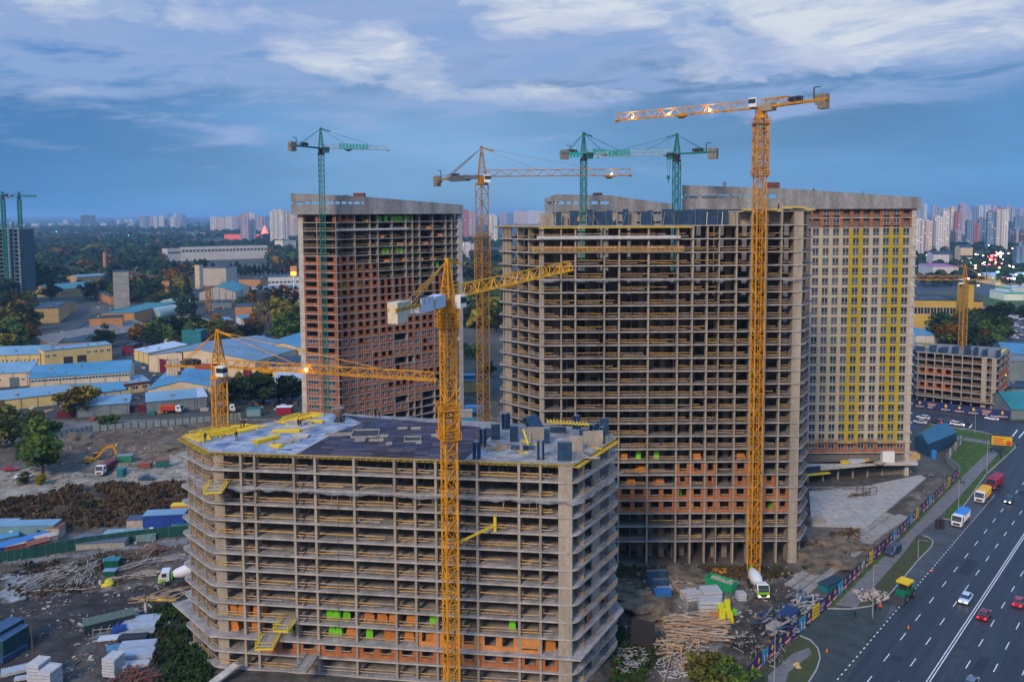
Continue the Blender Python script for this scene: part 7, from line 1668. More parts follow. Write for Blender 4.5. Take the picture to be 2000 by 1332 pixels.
# far woods: nobody could count them
def woods(name, n, ylo, yhi, xlo, xhi, seed, hh, ks):
    rn = random.Random(seed); m = M(); ml = sum([leafmats(k) for k in ks], [])
    for i in range(n):
        py = ylo+(yhi-ylo)*rn.random()**1.5; px = rn.uniform(xlo, xhi); x, y = G(px, py); nn = noise.noise(Vector((x*.004, y*.002, 3)))
        if 320 < px < 528 and 500 < py < 532: continue
        if nn < -.22: continue
        h_ = hh*(.7+.6*rn.random()); ki = 0 if rn.random() < .8+nn else rn.randrange(len(ks)); r_ = h_*.55
        for j in range(16):
            u_ = Vector((rn.gauss(0, 1), rn.gauss(0, 1), abs(rn.gauss(0, 1)))).normalized(); c = Vector((x, y, h_*.35))+Vector((u_.x*r_, u_.y*r_, u_.z*h_*.65)); s = h_*.30*(.6+.7*rn.random()); a_ = u_.orthogonal().normalized(); b_ = u_.cross(a_)
            t = rn.random()*6; a2 = a_*cos(t)+b_*sin(t); b2 = b_*cos(t)-a_*sin(t); m.quad(c-a2*s-b2*s*.7, c+a2*s-b2*s*.7, c+a2*s*.7+b2*s*.8, c-a2*s*.8+b2*s*.7, m=ki*3+rn.randrange(3))
    tag(m.done(name, ml), kind='stuff')
woods('distant_woodland', 3800, 446, 520, -200, 900, 5, 15, ['dark', 'rust', 'green'])
woods('distant_woodland', 420, 495, 560, -50, 320, 15, 9, ['dark', 'rust', 'green'])
woods('distant_woodland', 2200, 428, 450, -400, 2400, 6, 17, ['dark', 'green'])
woods('distant_woodland', 500, 484, 560, 1780, 2200, 7, 11, ['dark', 'green'])
woods('distant_woodland', 500, 470, 640, 880, 1000, 8, 11, ['dark', 'green', 'gold'])
# distant ridge
m = M(); rn = random.Random(3)
P = [(-11000+i*400, 17000+900*sin(i*.4), 24+30*noise.noise(Vector((i*.21, 0, 0)))) for i in range(56)]
for a_, b_ in zip(P[:-1], P[1:]): m.quad((a_[0], a_[1], -1), (b_[0], b_[1], -1), b_, a_); m.quad(a_, b_, (b_[0], b_[1]+2500, 0), (a_[0], a_[1]+2500, 0))
tag(m.done('hills', mat('ridge', (.03, .045, .04), .95, .2, .002)), kind='structure')
# ------------------------------------------------------------ far left unfinished tower
def far_frame():
    A, B = G(-40, 605), G(44, 605); C_ = G(50, 590); zt = D(20, 447, A[1])[2]
    T = Tower('far_frame_tower', 'bluish unfinished frame tower cut by the left margin under two green cranes', [A, B, C_, (A[0], A[1]+22)]); n_ = 20; fh = zt/n_
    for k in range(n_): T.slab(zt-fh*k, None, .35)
    for t in (.05, .2, .35, .5, .62, .74, .86, .98): T.fin(bbq(A, B, t), (0, -1), 0, zt-.4+(6 if t in (.5, .86) else 0), w=.9 if t != .74 else 3.5, dep=2, inset=-.1, m=mat('teal_concrete', (.15, .26, .28), .8, .25, .3))
    m = M(); cross_walls(m, A, B, 20, 0, zt-.4, 9, 5, random.Random(4)); m.done('inner_wall', mat('dusk_wall', (.05, .09, .11), .9, .2, .3), T.root)
far_frame()
# ------------------------------------------------------------ roof of the near block
def zone(name, pxs, z, m, th=.06, par=None):
    a = M(); a.prism([G(p[0], p[1], z) for p in pxs], z-th, z); return a.done(name, m, par)
FR = FT.root; ZR = ZF
def fz(name, pxs, dz, m): o = zone(name, pxs, ZR+dz, m, .05); v = FR['_o']; o.data.transform(Matrix.Translation((-v[0], -v[1], 0))); o.parent = FR; return o
fz('decking', [(392, 868), (411, 880), (572, 886.5), (650, 846), (705, 826), (668, 809), (622, 809), (600, 822), (540, 832), (470, 845)], .07, tarp)
fz('plywood_floor', [(574, 886.5), (905, 898), (948, 860), (975, 838), (860, 826), (706, 814), (668, 810), (708, 826), (652, 846)], .075, ply)
fz('plywood_strip', [(571, 887), (578, 887), (668, 837), (664, 835)], .10, mat('pale_strip', (.35, .34, .33), .7, .2, 1))
fz('concrete_floor', [(908, 898), (1120, 905), (1200, 857), (1180, 839), (978, 838), (950, 860)], .08, mat('wet_slab', (.27, .27, .27), .7, .5, .45, spec=.3))
def gr(px, py, z=ZF): p = G(px, py, z); return (p[0], p[1], z)
rq = random.Random(17)
def yellow_fan(label, n, quad_, ang, ln):
    m = M(); A, B, C_, E_ = [Vector(gr(*q)) for q in quad_]
    for i in range(n):
        t = (i+.5)/n; p = A.lerp(B, t)+(E_-A)*rq.random()*.25; q = E_.lerp(C_, t)-(E_-A)*rq.random()*.2
        dx = rq.uniform(-.6, .6); z_ = .12+rq.random()*.22; m.beam((p.x, p.y, ZR+z_), (q.x+dx, q.y, ZR+z_), .12, .18, caps=True)
    for i in range(n//3): t = rq.random(); p = A.lerp(E_, t); q = B.lerp(C_, t); a_ = rq.random()*.5; p2, q2 = p.lerp(q, a_), p.lerp(q, a_+.4); m.beam((p2.x, p2.y, ZR+.45), (q2.x, q2.y, ZR+.5), .16, .2, caps=True)
    return tag(m.done('beam_grid', yform), label, 'formwork beams')
yellow_fan('grid of yellow formwork beams along the left rear edge of the near roof', 34, [(352, 851), (470, 828), (520, 836), (388, 868)], 0, 0)
yellow_fan('yellow formwork beams fanned out at the rear roof corner before the brick tower', 26, [(530, 824), (600, 806), (640, 812), (575, 832)], 0, 0)
def bundle(label, px, py, rz, n=5, ln=3.2, m_=yform, w=.22, rows=2, cat='beam bundle', name='beam_bundle', z=None, grp=None, col=None):
    x, y, z0 = gr(px, py) if z is None else (*G(px, py, z), z); m = M(); c, s = cos(rz), sin(rz)
    for i in range(n):
        for k in range(rows):
            o = (i-n/2)*w*1.15; l = ln*rq.uniform(.85, 1.05); m.box(x-s*o+c*rq.uniform(-.1, .1), y+c*o, z0+.09+k*w*1.05, l, w*.95, w*.9, rz=rz+rq.uniform(-.02, .02))
    return tag(m.done(name, m_), label, cat, grp)
pb = mat('grey_timber', (.33, .31, .28), .8, .25, 1.5)
bundle('thick yellow beam bundle in the middle of the blue decking', 559, 844, .05, 5, 5.6, rows=2)
bundle('yellow beam bundle lying aslant left of the grey pallets', 520, 862, .9, 5, 5, rows=3)
bundle('small yellow plank heap near the front edge of the decking', 541, 873, -.4, 5, 2.4)
bundle('flat yellow bundle beside the concrete bucket', 615, 825, -.1, 5, 3.6)
for i, (px, py, a_) in enumerate(((506, 861, .1), (570, 862, .2), (573, 836, .0), (596, 828, .1), (590, 853, -.2), (550, 868, .5), (600, 838, .8), (575, 828, -.3))): bundle(ORD[i]+' grey plank stack on the blue decking counted from the left front', px, py, a_, 6, 2.6+rq.random()*1.5, pb if i % 2 else concrete_lt, rows=2, cat='plank stack', name='plank_stack', grp='grey plank stacks on the decking')
# rolls of beams and hatches in the plywood floor
def hatch(label, px, py, w, d, rz=0.1, h=.25):
    x, y, z = gr(px, py); T = thing('floor_hatch', label, 'hatch', (x, y, z), group='openings boxed out of the plywood floor', world=True); m = M(); c, s = cos(rz), sin(rz)
    for a_, b_, l_, r_ in ((0, d/2, w, 0), (0, -d/2, w, 0), (w/2, 0, d, pi/2), (-w/2, 0, d, pi/2)): m.box(x+a_*c-b_*s, y+a_*s+b_*c, z+.08, l_, .12, h, rz=rz+r_)
    m.done('rim', pb, T); m = M(); m.box(x, y, z+.081, w-.2, d-.2, .02, rz=rz); m.done('opening', dark, T)
for i, (px, py, w, d) in enumerate(((662, 850, 5, 1.2), (714, 848, 5, 5), (703, 861, 1.8, 1.2), (741, 861, 1.4, 1), (750, 853, 1.5, 1), (806, 859, 3.0, 3.2), (786, 838, 1.8, .8), (812, 838, 1.8, .8), (728, 861, 1.2, .9), (818, 866, 1, .8), (760, 868, 1, .8), (850, 852, 1.4, 1))): hatch(ORD[i]+' boxed opening listed from left rear to right front of the plywood floor' if i > 5 else ('long narrow', 'largest square', 'small front left', 'small middle', 'tiny middle', 'square right')[i]+' boxed opening in the plywood floor', px, py, w, d)
# concrete bucket
x, y, z = gr(662, 824); T = thing('concrete_bucket', 'brown concrete bucket standing at the rear of the roof between decking and plywood', 'bucket', (x, y, z), world=True); m = M(); m.cyl((x, y, z+1.1), (x, y, z+2.9), .55, 1.25, n=14); m.done('hopper', mat('bucket_rust', (.22, .16, .11), .8, .3, 2), T); m = M()
for i in range(4): t = pi/4+i*pi/2; m.beam((x+cos(t)*1.1, y+sin(t)*1.1, z+.08), (x+cos(t)*1.1, y+sin(t)*1.1, z+2.7), .1)
m.cyl((x, y, z+.1), (x, y, z+1.1), .95, .5, n=10); m.done('frame', dark, T)
# navy wall formwork panels
def panel(label, px, py, w, h, rz, t=.35, col=navy, z=ZF, tilt=0, grp='navy wall formwork on the near roof', rungs=7):
    x, y = G(px, py, z); T = thing('formwork_panel', label, 'formwork panel', (x, y, z+.09), rz, grp)
    for s in (-1, 1):
        m = M(); m.box(0, s*t, 0, w, .06, h)
        for i in range(rungs): zz = h*(i+.5)/rungs; m.box(0, s*(t+.07), zz, w, .09, .10)
        for i in range(3): m.box((i-1)*w*.46, s*(t+.09), 0, .09, .13, h)
        m.done('face', col, T)
    m = M(); m.beam((0, t+.1, h*.75), (0, t+1.7, 0), .08); m.box(0, 0, h-.02, w*.96, t*1.7, .04); m.done('brace', steel, T)
    if tilt: T.rotation_euler = (tilt, 0, rz)
pn = [(931, 897, 1.2, 3.0, 1.2), (943, 872, 1.2, 3.2, 1.25), (968, 858, 1.6, 2.8, .1), (988, 838, 1.5, 3.0, .9), (1004, 863, 1.5, 2.9, .05), (1056, 898, 1.1, 3.2, 1.3), (1103, 900, 2.4, 3.2, -.06), (1068, 866, .9, 2.6, .1), (1126, 838, 1.4, 2.6, .9), (1160, 858, 2.2, 2.8, 1.0), (1180, 850, 1.6, 3.2, .1), (1176, 865, 1.0, 2.9, 1.3), (1090, 845, 3.0, 1.0, .05), (1150, 850, 3.6, 1.0, -.1), (1020, 878, 4.0, .7, .0)]
for i, (px, py, w, h, r_) in enumerate(pn): panel(('largest panel facing us at the front right corner' if i == 6 else ORD[i]+' panel counted clockwise from the front left of the group')+' of navy formwork', px, py, w, h, r_)
panel('leaning navy formwork panel above the yellow beams at the rear right', 1050, 843, 3.4, 3.2, .8, tilt=-.7, z=ZF+.3)
for i, (px, py, w, h, r_) in enumerate(((1048, 858, 3.4, 2.2, -.05), (1036, 872, 1.6, 2.4, 1.45), (1125, 882, 2.4, 2.6, .2), (1158, 870, 3.6, 2.6, .15), (1018, 886, .5, 2.6, 0))):
    x, y, z = gr(px, py); m = M(); m.box(x, y, z+.08, w, .28, h, rz=r_); tag(m.done('wall_stub', concrete), ORD[i]+' bare concrete wall stub from the left at the right end of the near roof', 'wall', 'wall stubs on the near roof')
m = M()
for i in range(13): x, y, z = gr(1070+i*6.4, 849+i*.55); m.box(x, y, z+2.55, .16, 2.4, .22, rz=.1)
a_, b_ = gr(1068, 849), gr(1150, 856); m.beam((a_[0], a_[1], ZR+2.5), (b_[0], b_[1], ZR+2.5), .16, .2); tag(m.done('beam_row', yform), 'row of short yellow beams resting over navy formwork on the right roof', 'formwork beams')
T = thing('bent_boom', 'bent yellow pipe boom lying on the right part of the near roof', 'pipe', (*gr(1030, 872)[:2], ZF), world=True); m = M(); a_, b_, c_ = gr(1022, 870), gr(1032, 878), gr(1048, 874); m.beam((a_[0], a_[1], ZR+2.9), (b_[0], b_[1], ZR+.6), .3, caps=True); m.beam((b_[0], b_[1], ZR+.6), (c_[0], c_[1], ZR+.7), .3, caps=True); m.done('pipe', yform, T)
x, y, z = gr(970, 876); m = M()
for i in range(40): m.box(x+rq.gauss(0, 1.5), y+rq.gauss(0, 1.0), z+.08+rq.random()*.25, rq.uniform(.3, 1.8), .14, .1, rz=rq.random()*3)
tag(m.done('timber_litter', RAILM[0]), 'brown litter of boards between the navy formwork panels', 'board heap')
for i in range(16):
    px, py = rq.uniform(960, 1180), rq.uniform(856, 896); x, y, z = gr(px, py)
    bundle('loose plank pile among the formwork on the right part of the near roof', px, py, rq.random()*3, rq.choice((2, 3, 4)), rq.uniform(1.2, 3.5), rq.choice((yform, pb, wood, steel)), .15, 1, 'plank pile', 'plank_pile', grp='loose plank piles on the right roof')
# hand rails round the roof edge at right
m = M()
for i in range(9): a_ = gr(1118+i*9.6, 903-i*5.4); m.beam((a_[0], a_[1], ZR), (a_[0]+.1, a_[1], ZR+1.2), .06); b_ = gr(1118+(i+1)*9.6, 903-(i+1)*5.4); m.beam((a_[0], a_[1], ZR+1.1), (b_[0], b_[1], ZR+1.1), .06); m.beam((a_[0], a_[1], ZR+.6), (b_[0], b_[1], ZR+.6), .06)
o = m.done('edge_rail', RAILM[0]); v = FR['_o']; o.data.transform(Matrix.Translation((-v[0], -v[1], 0))); o.parent = FR
ppl = [(401, 865, nv, bk, 'stand', 'worker in dark clothes at the front left tip of the near roof'), (462, 861, bk, gy_, 'walk', 'worker in black jacket walking on the blue decking'), (471, 838, gy_, bk, 'stand', 'left worker of the pair by the yellow beam grid'), (476, 837, bk, nv, 'bend', 'right worker of the pair by the yellow beam grid'), (587, 833, (.5, .05, .03), nv, 'bend', 'worker in red top beside the grey plank stacks'), (583, 836, nv, bk, 'stand', 'dark dressed worker beside the one in red top'),
       (672, 828, bk, nv, 'stand', 'worker standing right of the concrete bucket'), (734, 816, bk, bk, 'stand', 'left one of two workers at the rear roof edge before the brick tower'), (741, 816, (.1, .2, .1), bk, 'stand', 'right one of two workers at the rear roof edge before the brick tower'), (893, 867, (.03, .07, .2), bk, 'bend', 'blue dressed worker right of the front crane mast'), (899, 840, gy_, bk, 'walk', 'worker behind the front crane mast near the rear roof edge'), (1146, 862, (.4, .4, .1), nv, 'stand', 'worker among navy formwork at the right end')]
for px, py, a_, b_, ps, lab in ppl: person(lab, (gr(px, py)[0], gr(px, py)[1], ZR+.09), rq.random()*6, a_, b_, ps, helmet=rq.choice(((.7, .35, .02), (.7, .7, .7), (.05, .15, .5))), sc=1.12)
# ------------------------------------------------------------ material stored on the floors
def lay(px, k): p = onl(px, 890, (fP[1][0], fP[1][1]+2.2), (fP[2][0], fP[2][1]+2.2)); return (p[0], p[1], FZ[k])
orr = mat('orange_block', (.55, .20, .04), .85, .25, 3)
def pallet(label, loc, w, h, m_, grp, n=3):
    T = thing('pallet_stack', label, 'pallet stack', loc, rq.uniform(-.3, .3), grp); m = M(); m.box(0, 0, 0, w, w, .14); m.done('pallet', wood, T)
    m = M(); hh = h/n
    for i in range(n): m.box(rq.uniform(-.04, .04), rq.uniform(-.04, .04), .14+hh*i, w*rq.uniform(.9, 1)*(1 if i < n-1 else .85), w*.95, hh-.02)
    m.done('load', m_, T); return T
for k, xs_ in ((10, (447, 470, 500, 715, 741, 768, 801)), (11, (452, 494, 682, 755, 797, 840, 1042, 1072))):
    for i, px in enumerate(xs_): pallet('%s orange block stack from the left on the %s level of the near block' % (ORD[i], 'upper' if k == 10 else 'canopy'), lay(px, k), 1.9, 1.7, orr, 'orange block stacks in the near block')
for k, xs_ in ((10, (638, 653, 671, 1000, 842)), (11, (557, 575, 642, 657, 716, 845))):
    for i, px in enumerate(xs_): pallet('%s lime wrapped stack from the left on the %s level of the near block' % (ORD[i], 'upper' if k == 10 else 'canopy'), lay(px, k), 1.25, 2.25, lime, 'lime wrapped stacks in the near block', 2)
for i, (px, k) in enumerate(((740, 0), (753, 0), (764, 0), (771, 0), (778, 0), (784, 0), (747, 4), (755, 4), (774, 4), (782, 4), (702, 6), (672, 8), (700, 8), (852, 6), (796, 0))):
    p = onl(px, 430, (lB[0], lB[1]+2.6), (lC[0], lC[1]+2.6)); pallet(ORD[i]+' lime wrapped stack on the open floors of the brick tower', (p[0], p[1], LZ[k+1]), 1.7, 2.0, lime, 'lime wrapped stacks in the brick tower', 1)
for i, (px, k) in enumerate(((725, 3), (745, 2), (800, 3), (830, 3), (838, 1), (860, 2), (715, 0), (820, 5), (845, 5), (780, 3), (790, 5), (755, 5))):
    p = onl(px, 430, (lB[0], lB[1]+2.2), (lC[0], lC[1]+2.2)); pallet(ORD[i]+' row of loose bricks on the open floors of the brick tower', (p[0], p[1], LZ[k+1]), 2.6, .8, orr, 'brick rows in the brick tower', 1)
for i, (px, k) in enumerate(((1250, 18), (1285, 18), (1497, 21), (1516, 22), (1330, 21))): p = PM(px, 186.6); pallet(ORD[i]+' lime wrapped stack on the lower floors of the frame tower', (p[0], p[1], mzs[k]), 1.4, 2.0, lime, 'lime wrapped stacks in the frame tower', 1)
for i, (px, k) in enumerate(((1218, 18), (1255, 19), (1290, 20), (1365, 18), (1450, 18), (1235, 20))): p = PM(px, 186.6); pallet(ORD[i]+' orange block heap on the lower floors of the frame tower', (p[0], p[1], mzs[k]), 2.2, 1.2, orr, 'orange blocks in the frame tower', 2)
# loading platforms
def platform(label, px, k, col, ln=4.2, w=3.0, rz=0, root_line=(fP[1], fP[2]), lev=None, grp='loading platforms on the near block'):
    p = onl(px, 890, *root_line); d, n, l = nrm(*root_line); T = thing('loading_platform', label, 'platform', (p[0], p[1], (lev or FZ)[k]), atan2(n[1], n[0])+rz, grp)
    m = M(); m.box(ln/2-1.2, 0, .02, ln+2.4, w, .14); m.done('deck', pb, T)
    m = M(); [m.beam((-2.4, s*w/2, .12), (ln, s*w/2, .12), .18, .3, caps=True) for s in (-1, 1)]; m.beam((ln, -w/2, .12), (ln, w/2, .12), .18, .3)
    for t in (0, .33, .66, 1): [m.beam((.6+(ln-.6)*t, s*w/2, .1), (.6+(ln-.6)*t, s*w/2, 1.3), .09) for s in (-1, 1)]
    for h in (.7, 1.3): [m.beam((.6, s*w/2, h), (ln, s*w/2, h), .08) for s in (-1, 1)]; m.beam((ln, -w/2, h), (ln, w/2, h), .08)
    m.done('rail', col, T)
platform('yellow loading platform high on the left end of the near block', 425, 2, yform, rz=.25); platform('yellow loading platform on the upper pallet level', 556, 10, yform, ln=3.6, w=2.6); platform('yellow loading platform with crates at the canopy level', 520, 11, yform, ln=4.4, rz=.15); platform('grey loading platform jutting out below the canopy level', 600, 12, pb, ln=5.5, w=2.2)
# tie of the front crane
T = thing('crane_tie', 'yellow tie strut between front crane mast and the near block', 'strut', (rA[0], rA[1], FZ[4]), world=True); a_ = onl(966, 900, *fP[1:3]); m = M(); m.beam((rA[0]+1, rA[1], FZ[4]+.1), (a_[0], a_[1]-.1, FZ[4]+1.1), .3, caps=True); m.done('strut', yform, T); m = M(); m.beam((a_[0], a_[1]-.15, FZ[4]+.1), (a_[0], a_[1]-.15, FZ[4]+2.6), .5, caps=True); m.done('bracket', yform, T)
# formwork on the frame tower's top
for i, (px, w, dy) in enumerate(((1091, 1.2, 0), (1122, 2.0, 1), (1152, 1.4, 0), (1172, 2.6, 1.5), (1190, 1.4, .2), (1222, 1.4, 1), (1262, 2.4, .2), (1270, 1.3, 2), (1305, 2.8, .4), (1325, 2.8, 1), (1345, 3.0, .3), (1368, 2.8, .8), (1390, 2.6, .2), (1412, 2.2, 1.0))):
    x, y = PM(px, 185.2+dy); T = thing('formwork_panel', ORD[i]+' navy formwork panel from the left on top of the frame tower', 'formwork panel', (x, y, zM), 0, 'navy formwork on the frame tower'); m = M(); h = 3.1+.5*((i*7) % 3)/2; m.box(0, 0, 0, w, .3, h)
    for j in range(6): m.box(0, -.2, h*(j+.5)/6, w, .1, .1)
    m.done('face', navy, T); m = M(); m.beam((w/2, -.2, 0), (w/2, -.2, h+.4), .1); m.done('brace', steel, T)
for i, (px, w) in enumerate(((1503, 3.0), (1512, 3.2), (1548, 5.0), (1578, 2.4), (1458, 2.0))): x, y = PM(px, 184+i % 2); m = M(); z_ = zM+3.2+(.5 if i in (2,) else 0); [m.box(x, y-1+j*.35, z_+.02*j, w, .14, .2, rz=.05*j) for j in range(6)]; tag(m.done('beam_bundle', yform), ORD[i]+' yellow beam bundle from the left on the upper right deck of the frame tower', 'beam bundle', 'beam bundles on the frame tower')
for i, (px, c) in enumerate(((1110, (.03, .07, .2)), (1129, (.7, .35, .03)), (1200, (.6, .6, .6)), (1520, (.5, .04, .03)))): x, y = PM(px, 184.6); person(ORD[i]+' worker from the left on top of the frame tower', (x, y, zM+(.002 if px < 1440 else 3.2)), rq.random()*6, c, bk, 'stand', helmet=(.7, .7, .7))
m = M(); rz_ = random.Random(2)
for px in (1068, 1100, 1160, 1170, 1215, 1280, 1295, 1318, 1380, 1410): x, y = PM(px, 184.4); m.beam((x, y, zM), (x+rz_.uniform(-1.6, 1.6), y+.8, zM+2.9), .09, caps=True)
tag(m.done('raking_prop', steel), 'raking steel props leaning on the formwork of the frame tower', 'props')
# formwork clutter on the low block
for i, (px, w, h) in enumerate(((1796, 4, 2), (1822, 3, 3), (1845, 3, 2.6), (1866, 3, 3.2), (1890, 3.4, 4), (1906, 2.6, 3.5), (1924, 3.6, 3), (1950, 4, 3), (1835, 2, 2))):
    x, y = onl(px, 690, (bA[0], bA[1]+2), (bB[0], bB[1]+2)); T = thing('formwork_panel', ORD[i]+' dark formwork box on top of the low frame block', 'formwork panel', (x, y, bZ), .1*i, 'formwork on the low frame block'); m = M(); m.box(0, 0, 0, w, .5, h); m.done('face', navy, T); m = M(); m.box(0, .8, 0, w*.6, 1, h*.6); m.beam((w/2, 0, 0), (w/2, 0, h+1), .2); m.done('brace', steel, T)
for i, (a_, b_) in enumerate((((1792, 672), (1826, 678)), ((1795, 680), (1830, 686)), ((1955, 690), (1966, 683)))):
    A, B = (*G(*a_, bZ), bZ), (*G(*b_, bZ), bZ); m = M(); [m.beam((A[0], A[1]+j*.5, bZ+1.5*(i < 2)), (B[0], B[1]+j*.5, bZ+1.5*(i < 2)), .3, caps=True) for j in range(4)]; tag(m.done('beam_bundle', yform), ('rear', 'front', 'right end')[i]+' yellow beam bundle on the low frame block', 'beam bundle')
# ------------------------------------------------------------ west yard
hz_ = lambda px, py: (lambda p: (p[0], p[1], height(*p)))(G(px, py))
def cabin(label, px, py, rz, L_, w, h, wall, roof_, door=True, cat='cabin', name='site_cabin', grp=None, win=1):
    x, y, z = hz_(px, py); T = thing(name, label, cat, (x, y, z-.05), rz, grp); m = M(); m.box(0, 0, 0, L_, w, h)
    k = -L_/2+.3
    while k < L_/2: m.box(k, -w/2, .1, .08, .08, h-.2); k += .6
    m.done('body', wall, T); m = M(); m.box(0, 0, h, L_+.3, w+.3, .12); m.done('roof', roof_, T)
    if win: m = M(); m.box(-L_*.3, -w/2-.05, 1.1, .9, .06, .9); m.box(-L_*.3, -w/2-.09, 1.2, .7, .04, .7); m.done('window', [white], T)
    if door: m = M(); m.box(L_*.22, -w/2-.05, .1, .9, .08, 2.0); m.done('door', dark, T)
teal = mat('teal_cabin', (.16, .30, .33), .6, .15, .8); bl = mat('blue_cabin', (.02, .06, .30), .5, .15, 1); rbl = mat('cabin_blue_roof', (.03, .16, .42), .5, .1, 1); rsty = mat('rust_box', (.24, .08, .05), .7, .3, 1.5); pinky = mat('pale_box', (.42, .36, .30), .7, .2, 1.5)
cabin('pale teal site cabin with blue roof, small white window and dark door', 62, 1046, .05, 13, 4, 3.2, teal, rpale)
cabin('teal site cabin cut by the left margin', 5, 1044, .05, 7, 4, 3.2, teal, rpale, False, win=0)
cabin('cream box with brown roof right of the teal cabin', 109, 1046, .05, 3.4, 3.4, 2.8, pinky, rsty, False, 'container', 'container', win=0)
cabin('long container with blue roof lying aslant before the teal cabin', 47, 1070, .85, 11, 3.2, 2.4, bl, rbl, False, 'container', 'container', win=0)
cabin('small blue roofed box at the left margin before the teal cabins', 8, 1065, .7, 6, 3, 2.4, teal, rblue, False, 'container', 'container', win=0)
cabin('rusty white topped container at the left margin by the green fence', 18, 1080, .6, 7, 2.6, 2.3, rsty, pinky, False, 'container', 'container', win=0)
cabin('maroon container beside the long blue roofed one', 75, 1076, .8, 4.5, 3, 2.4, rsty, rsty, False, 'container', 'container', win=0); cabin('beige container right behind the maroon one', 90, 1064, .8, 4.5, 3, 2.4, pinky, pinky, False, 'container', 'container', win=0)
cabin('dark roofed open shed behind the green fence', 198, 1062, .12, 13, 6, 1.6, pb, mat('slate_sheet', (.10, .12, .16), .6, .2, .8), False, 'shed', 'open_shed', win=0)
cabin('glassy roofed greenhouse beside the green fence', 257, 1050, .14, 13, 5, 1.6, mat('glasshouse', (.18, .28, .30), .3, .3, .8), MATS['glasshouse'], False, 'shed', 'open_shed', win=0)
cabin('small cream hut with navy roof left of the blue cabins', 268, 1030, .1, 4, 3.4, 2.6, pinky, mat('navy_tin', (.04, .06, .12), .5, .1, 1), False, 'hut', 'hut', win=0)
cabin('deep blue double cabin with white window behind the green fence', 325, 1036, .12, 10, 4, 5.0, bl, rpale)
cabin('teal box between deep blue cabin and near block', 362, 1037, .12, 6, 3, 2.2, teal, rteal, False, 'container', 'container', win=0); cabin('orange topped box right of the deep blue cabin', 356, 1008, .1, 5, 2.5, 2.4, orr, yform, False, 'container', 'container', win=0)
T = thing('green_fence', 'dark green sheet fence running across the yard behind the lumber piles', 'fence', (*G(167, 1070), 0), world=True); pts = [(-60, 1108), (0, 1100), (70, 1088), (167, 1070), (270, 1056), (368, 1046)]
for i in range(5):
    A, B = G(*pts[i]), G(*pts[i+1]); m = M(); m.beam((A[0], A[1], 1.3), (B[0], B[1], 1.3), .15, 2.9, caps=True); m.done('panel', mat('fence_green', (.01, .07, .055), .6, .2, .8), T); m = M(); [m.beam((*bbq(A, B, j/5), -.2), (*bbq(A, B, j/5), 2.95), .14) for j in range(6)]; m.done('post', steel, T)
T = thing('mesh_fence', 'pale mesh fence with dark posts below the haul road', 'fence', (*G(250, 845), 0), world=True); pts = [(100, 868), (180, 850), (300, 835), (412, 823), (470, 818)]
for i in range(4):
    A, B = G(*pts[i]), G(*pts[i+1]); za, zb = height(*A), height(*B); m = M(); m.hexa([(A[0], A[1], za), (B[0], B[1], zb), (B[0], B[1]+.08, zb), (A[0], A[1]+.08, za), (A[0], A[1], za+2.5), (B[0], B[1], zb+2.5), (B[0], B[1]+.08, zb+2.5), (A[0], A[1]+.08, za+2.5)]); m.done('mesh', mat('mesh_sheet', (.28, .34, .32), .8, .2, .6, alpha=.75), T)
    for j in range(8): q = bbq(A, B, j/8); m = M(); m.beam((q[0], q[1]-.1, za+(zb-za)*j/8-.2), (q[0], q[1]-.1, za+(zb-za)*j/8+2.8), .16); m.done('post', dark, T)
def pile(label, px, py, w, d, h, n, mats, ln=(2, 4), rz=0, spread=.5, name='lumber_pile', cat='lumber pile', th=.125, z=None):
    x, y, z0 = hz_(px, py) if z is None else (*G(px, py, z), z); m = M(); r_ = random.Random(int(px*3+py)); c, s = cos(rz), sin(rz)
    for i in range(n):
        a_, b_ = r_.uniform(-.5, .5)*w, r_.uniform(-.5, .5)*d; zz = r_.random()*h*(1-abs(a_/w)*.8); t = rz+r_.gauss(0, spread); l = r_.uniform(*ln)/2; cx_, cy_ = x+a_*c-b_*s, y+a_*s+b_*c; dz = r_.uniform(-.2, .2)*l
        m.beam((cx_-cos(t)*l, cy_-sin(t)*l, z0+zz+.1-dz), (cx_+cos(t)*l, cy_+sin(t)*l, z0+zz+.1+dz), th, th*r_.uniform(.4, 1), m=r_.randrange(len(mats)), caps=True)
    return tag(m.done(name, mats), label, cat)
gw = [pb, mat('pale_plank', (.40, .36, .30), .85, .3, 1.5), mat('brown_plank', (.13, .085, .06), .9, .3, 1.5)]; lum = [mat('fresh_lumber', (.48, .31, .17), .85, .25, 1.5), mat('dull_lumber', (.34, .24, .16), .85, .3, 1.5), gw[1]]
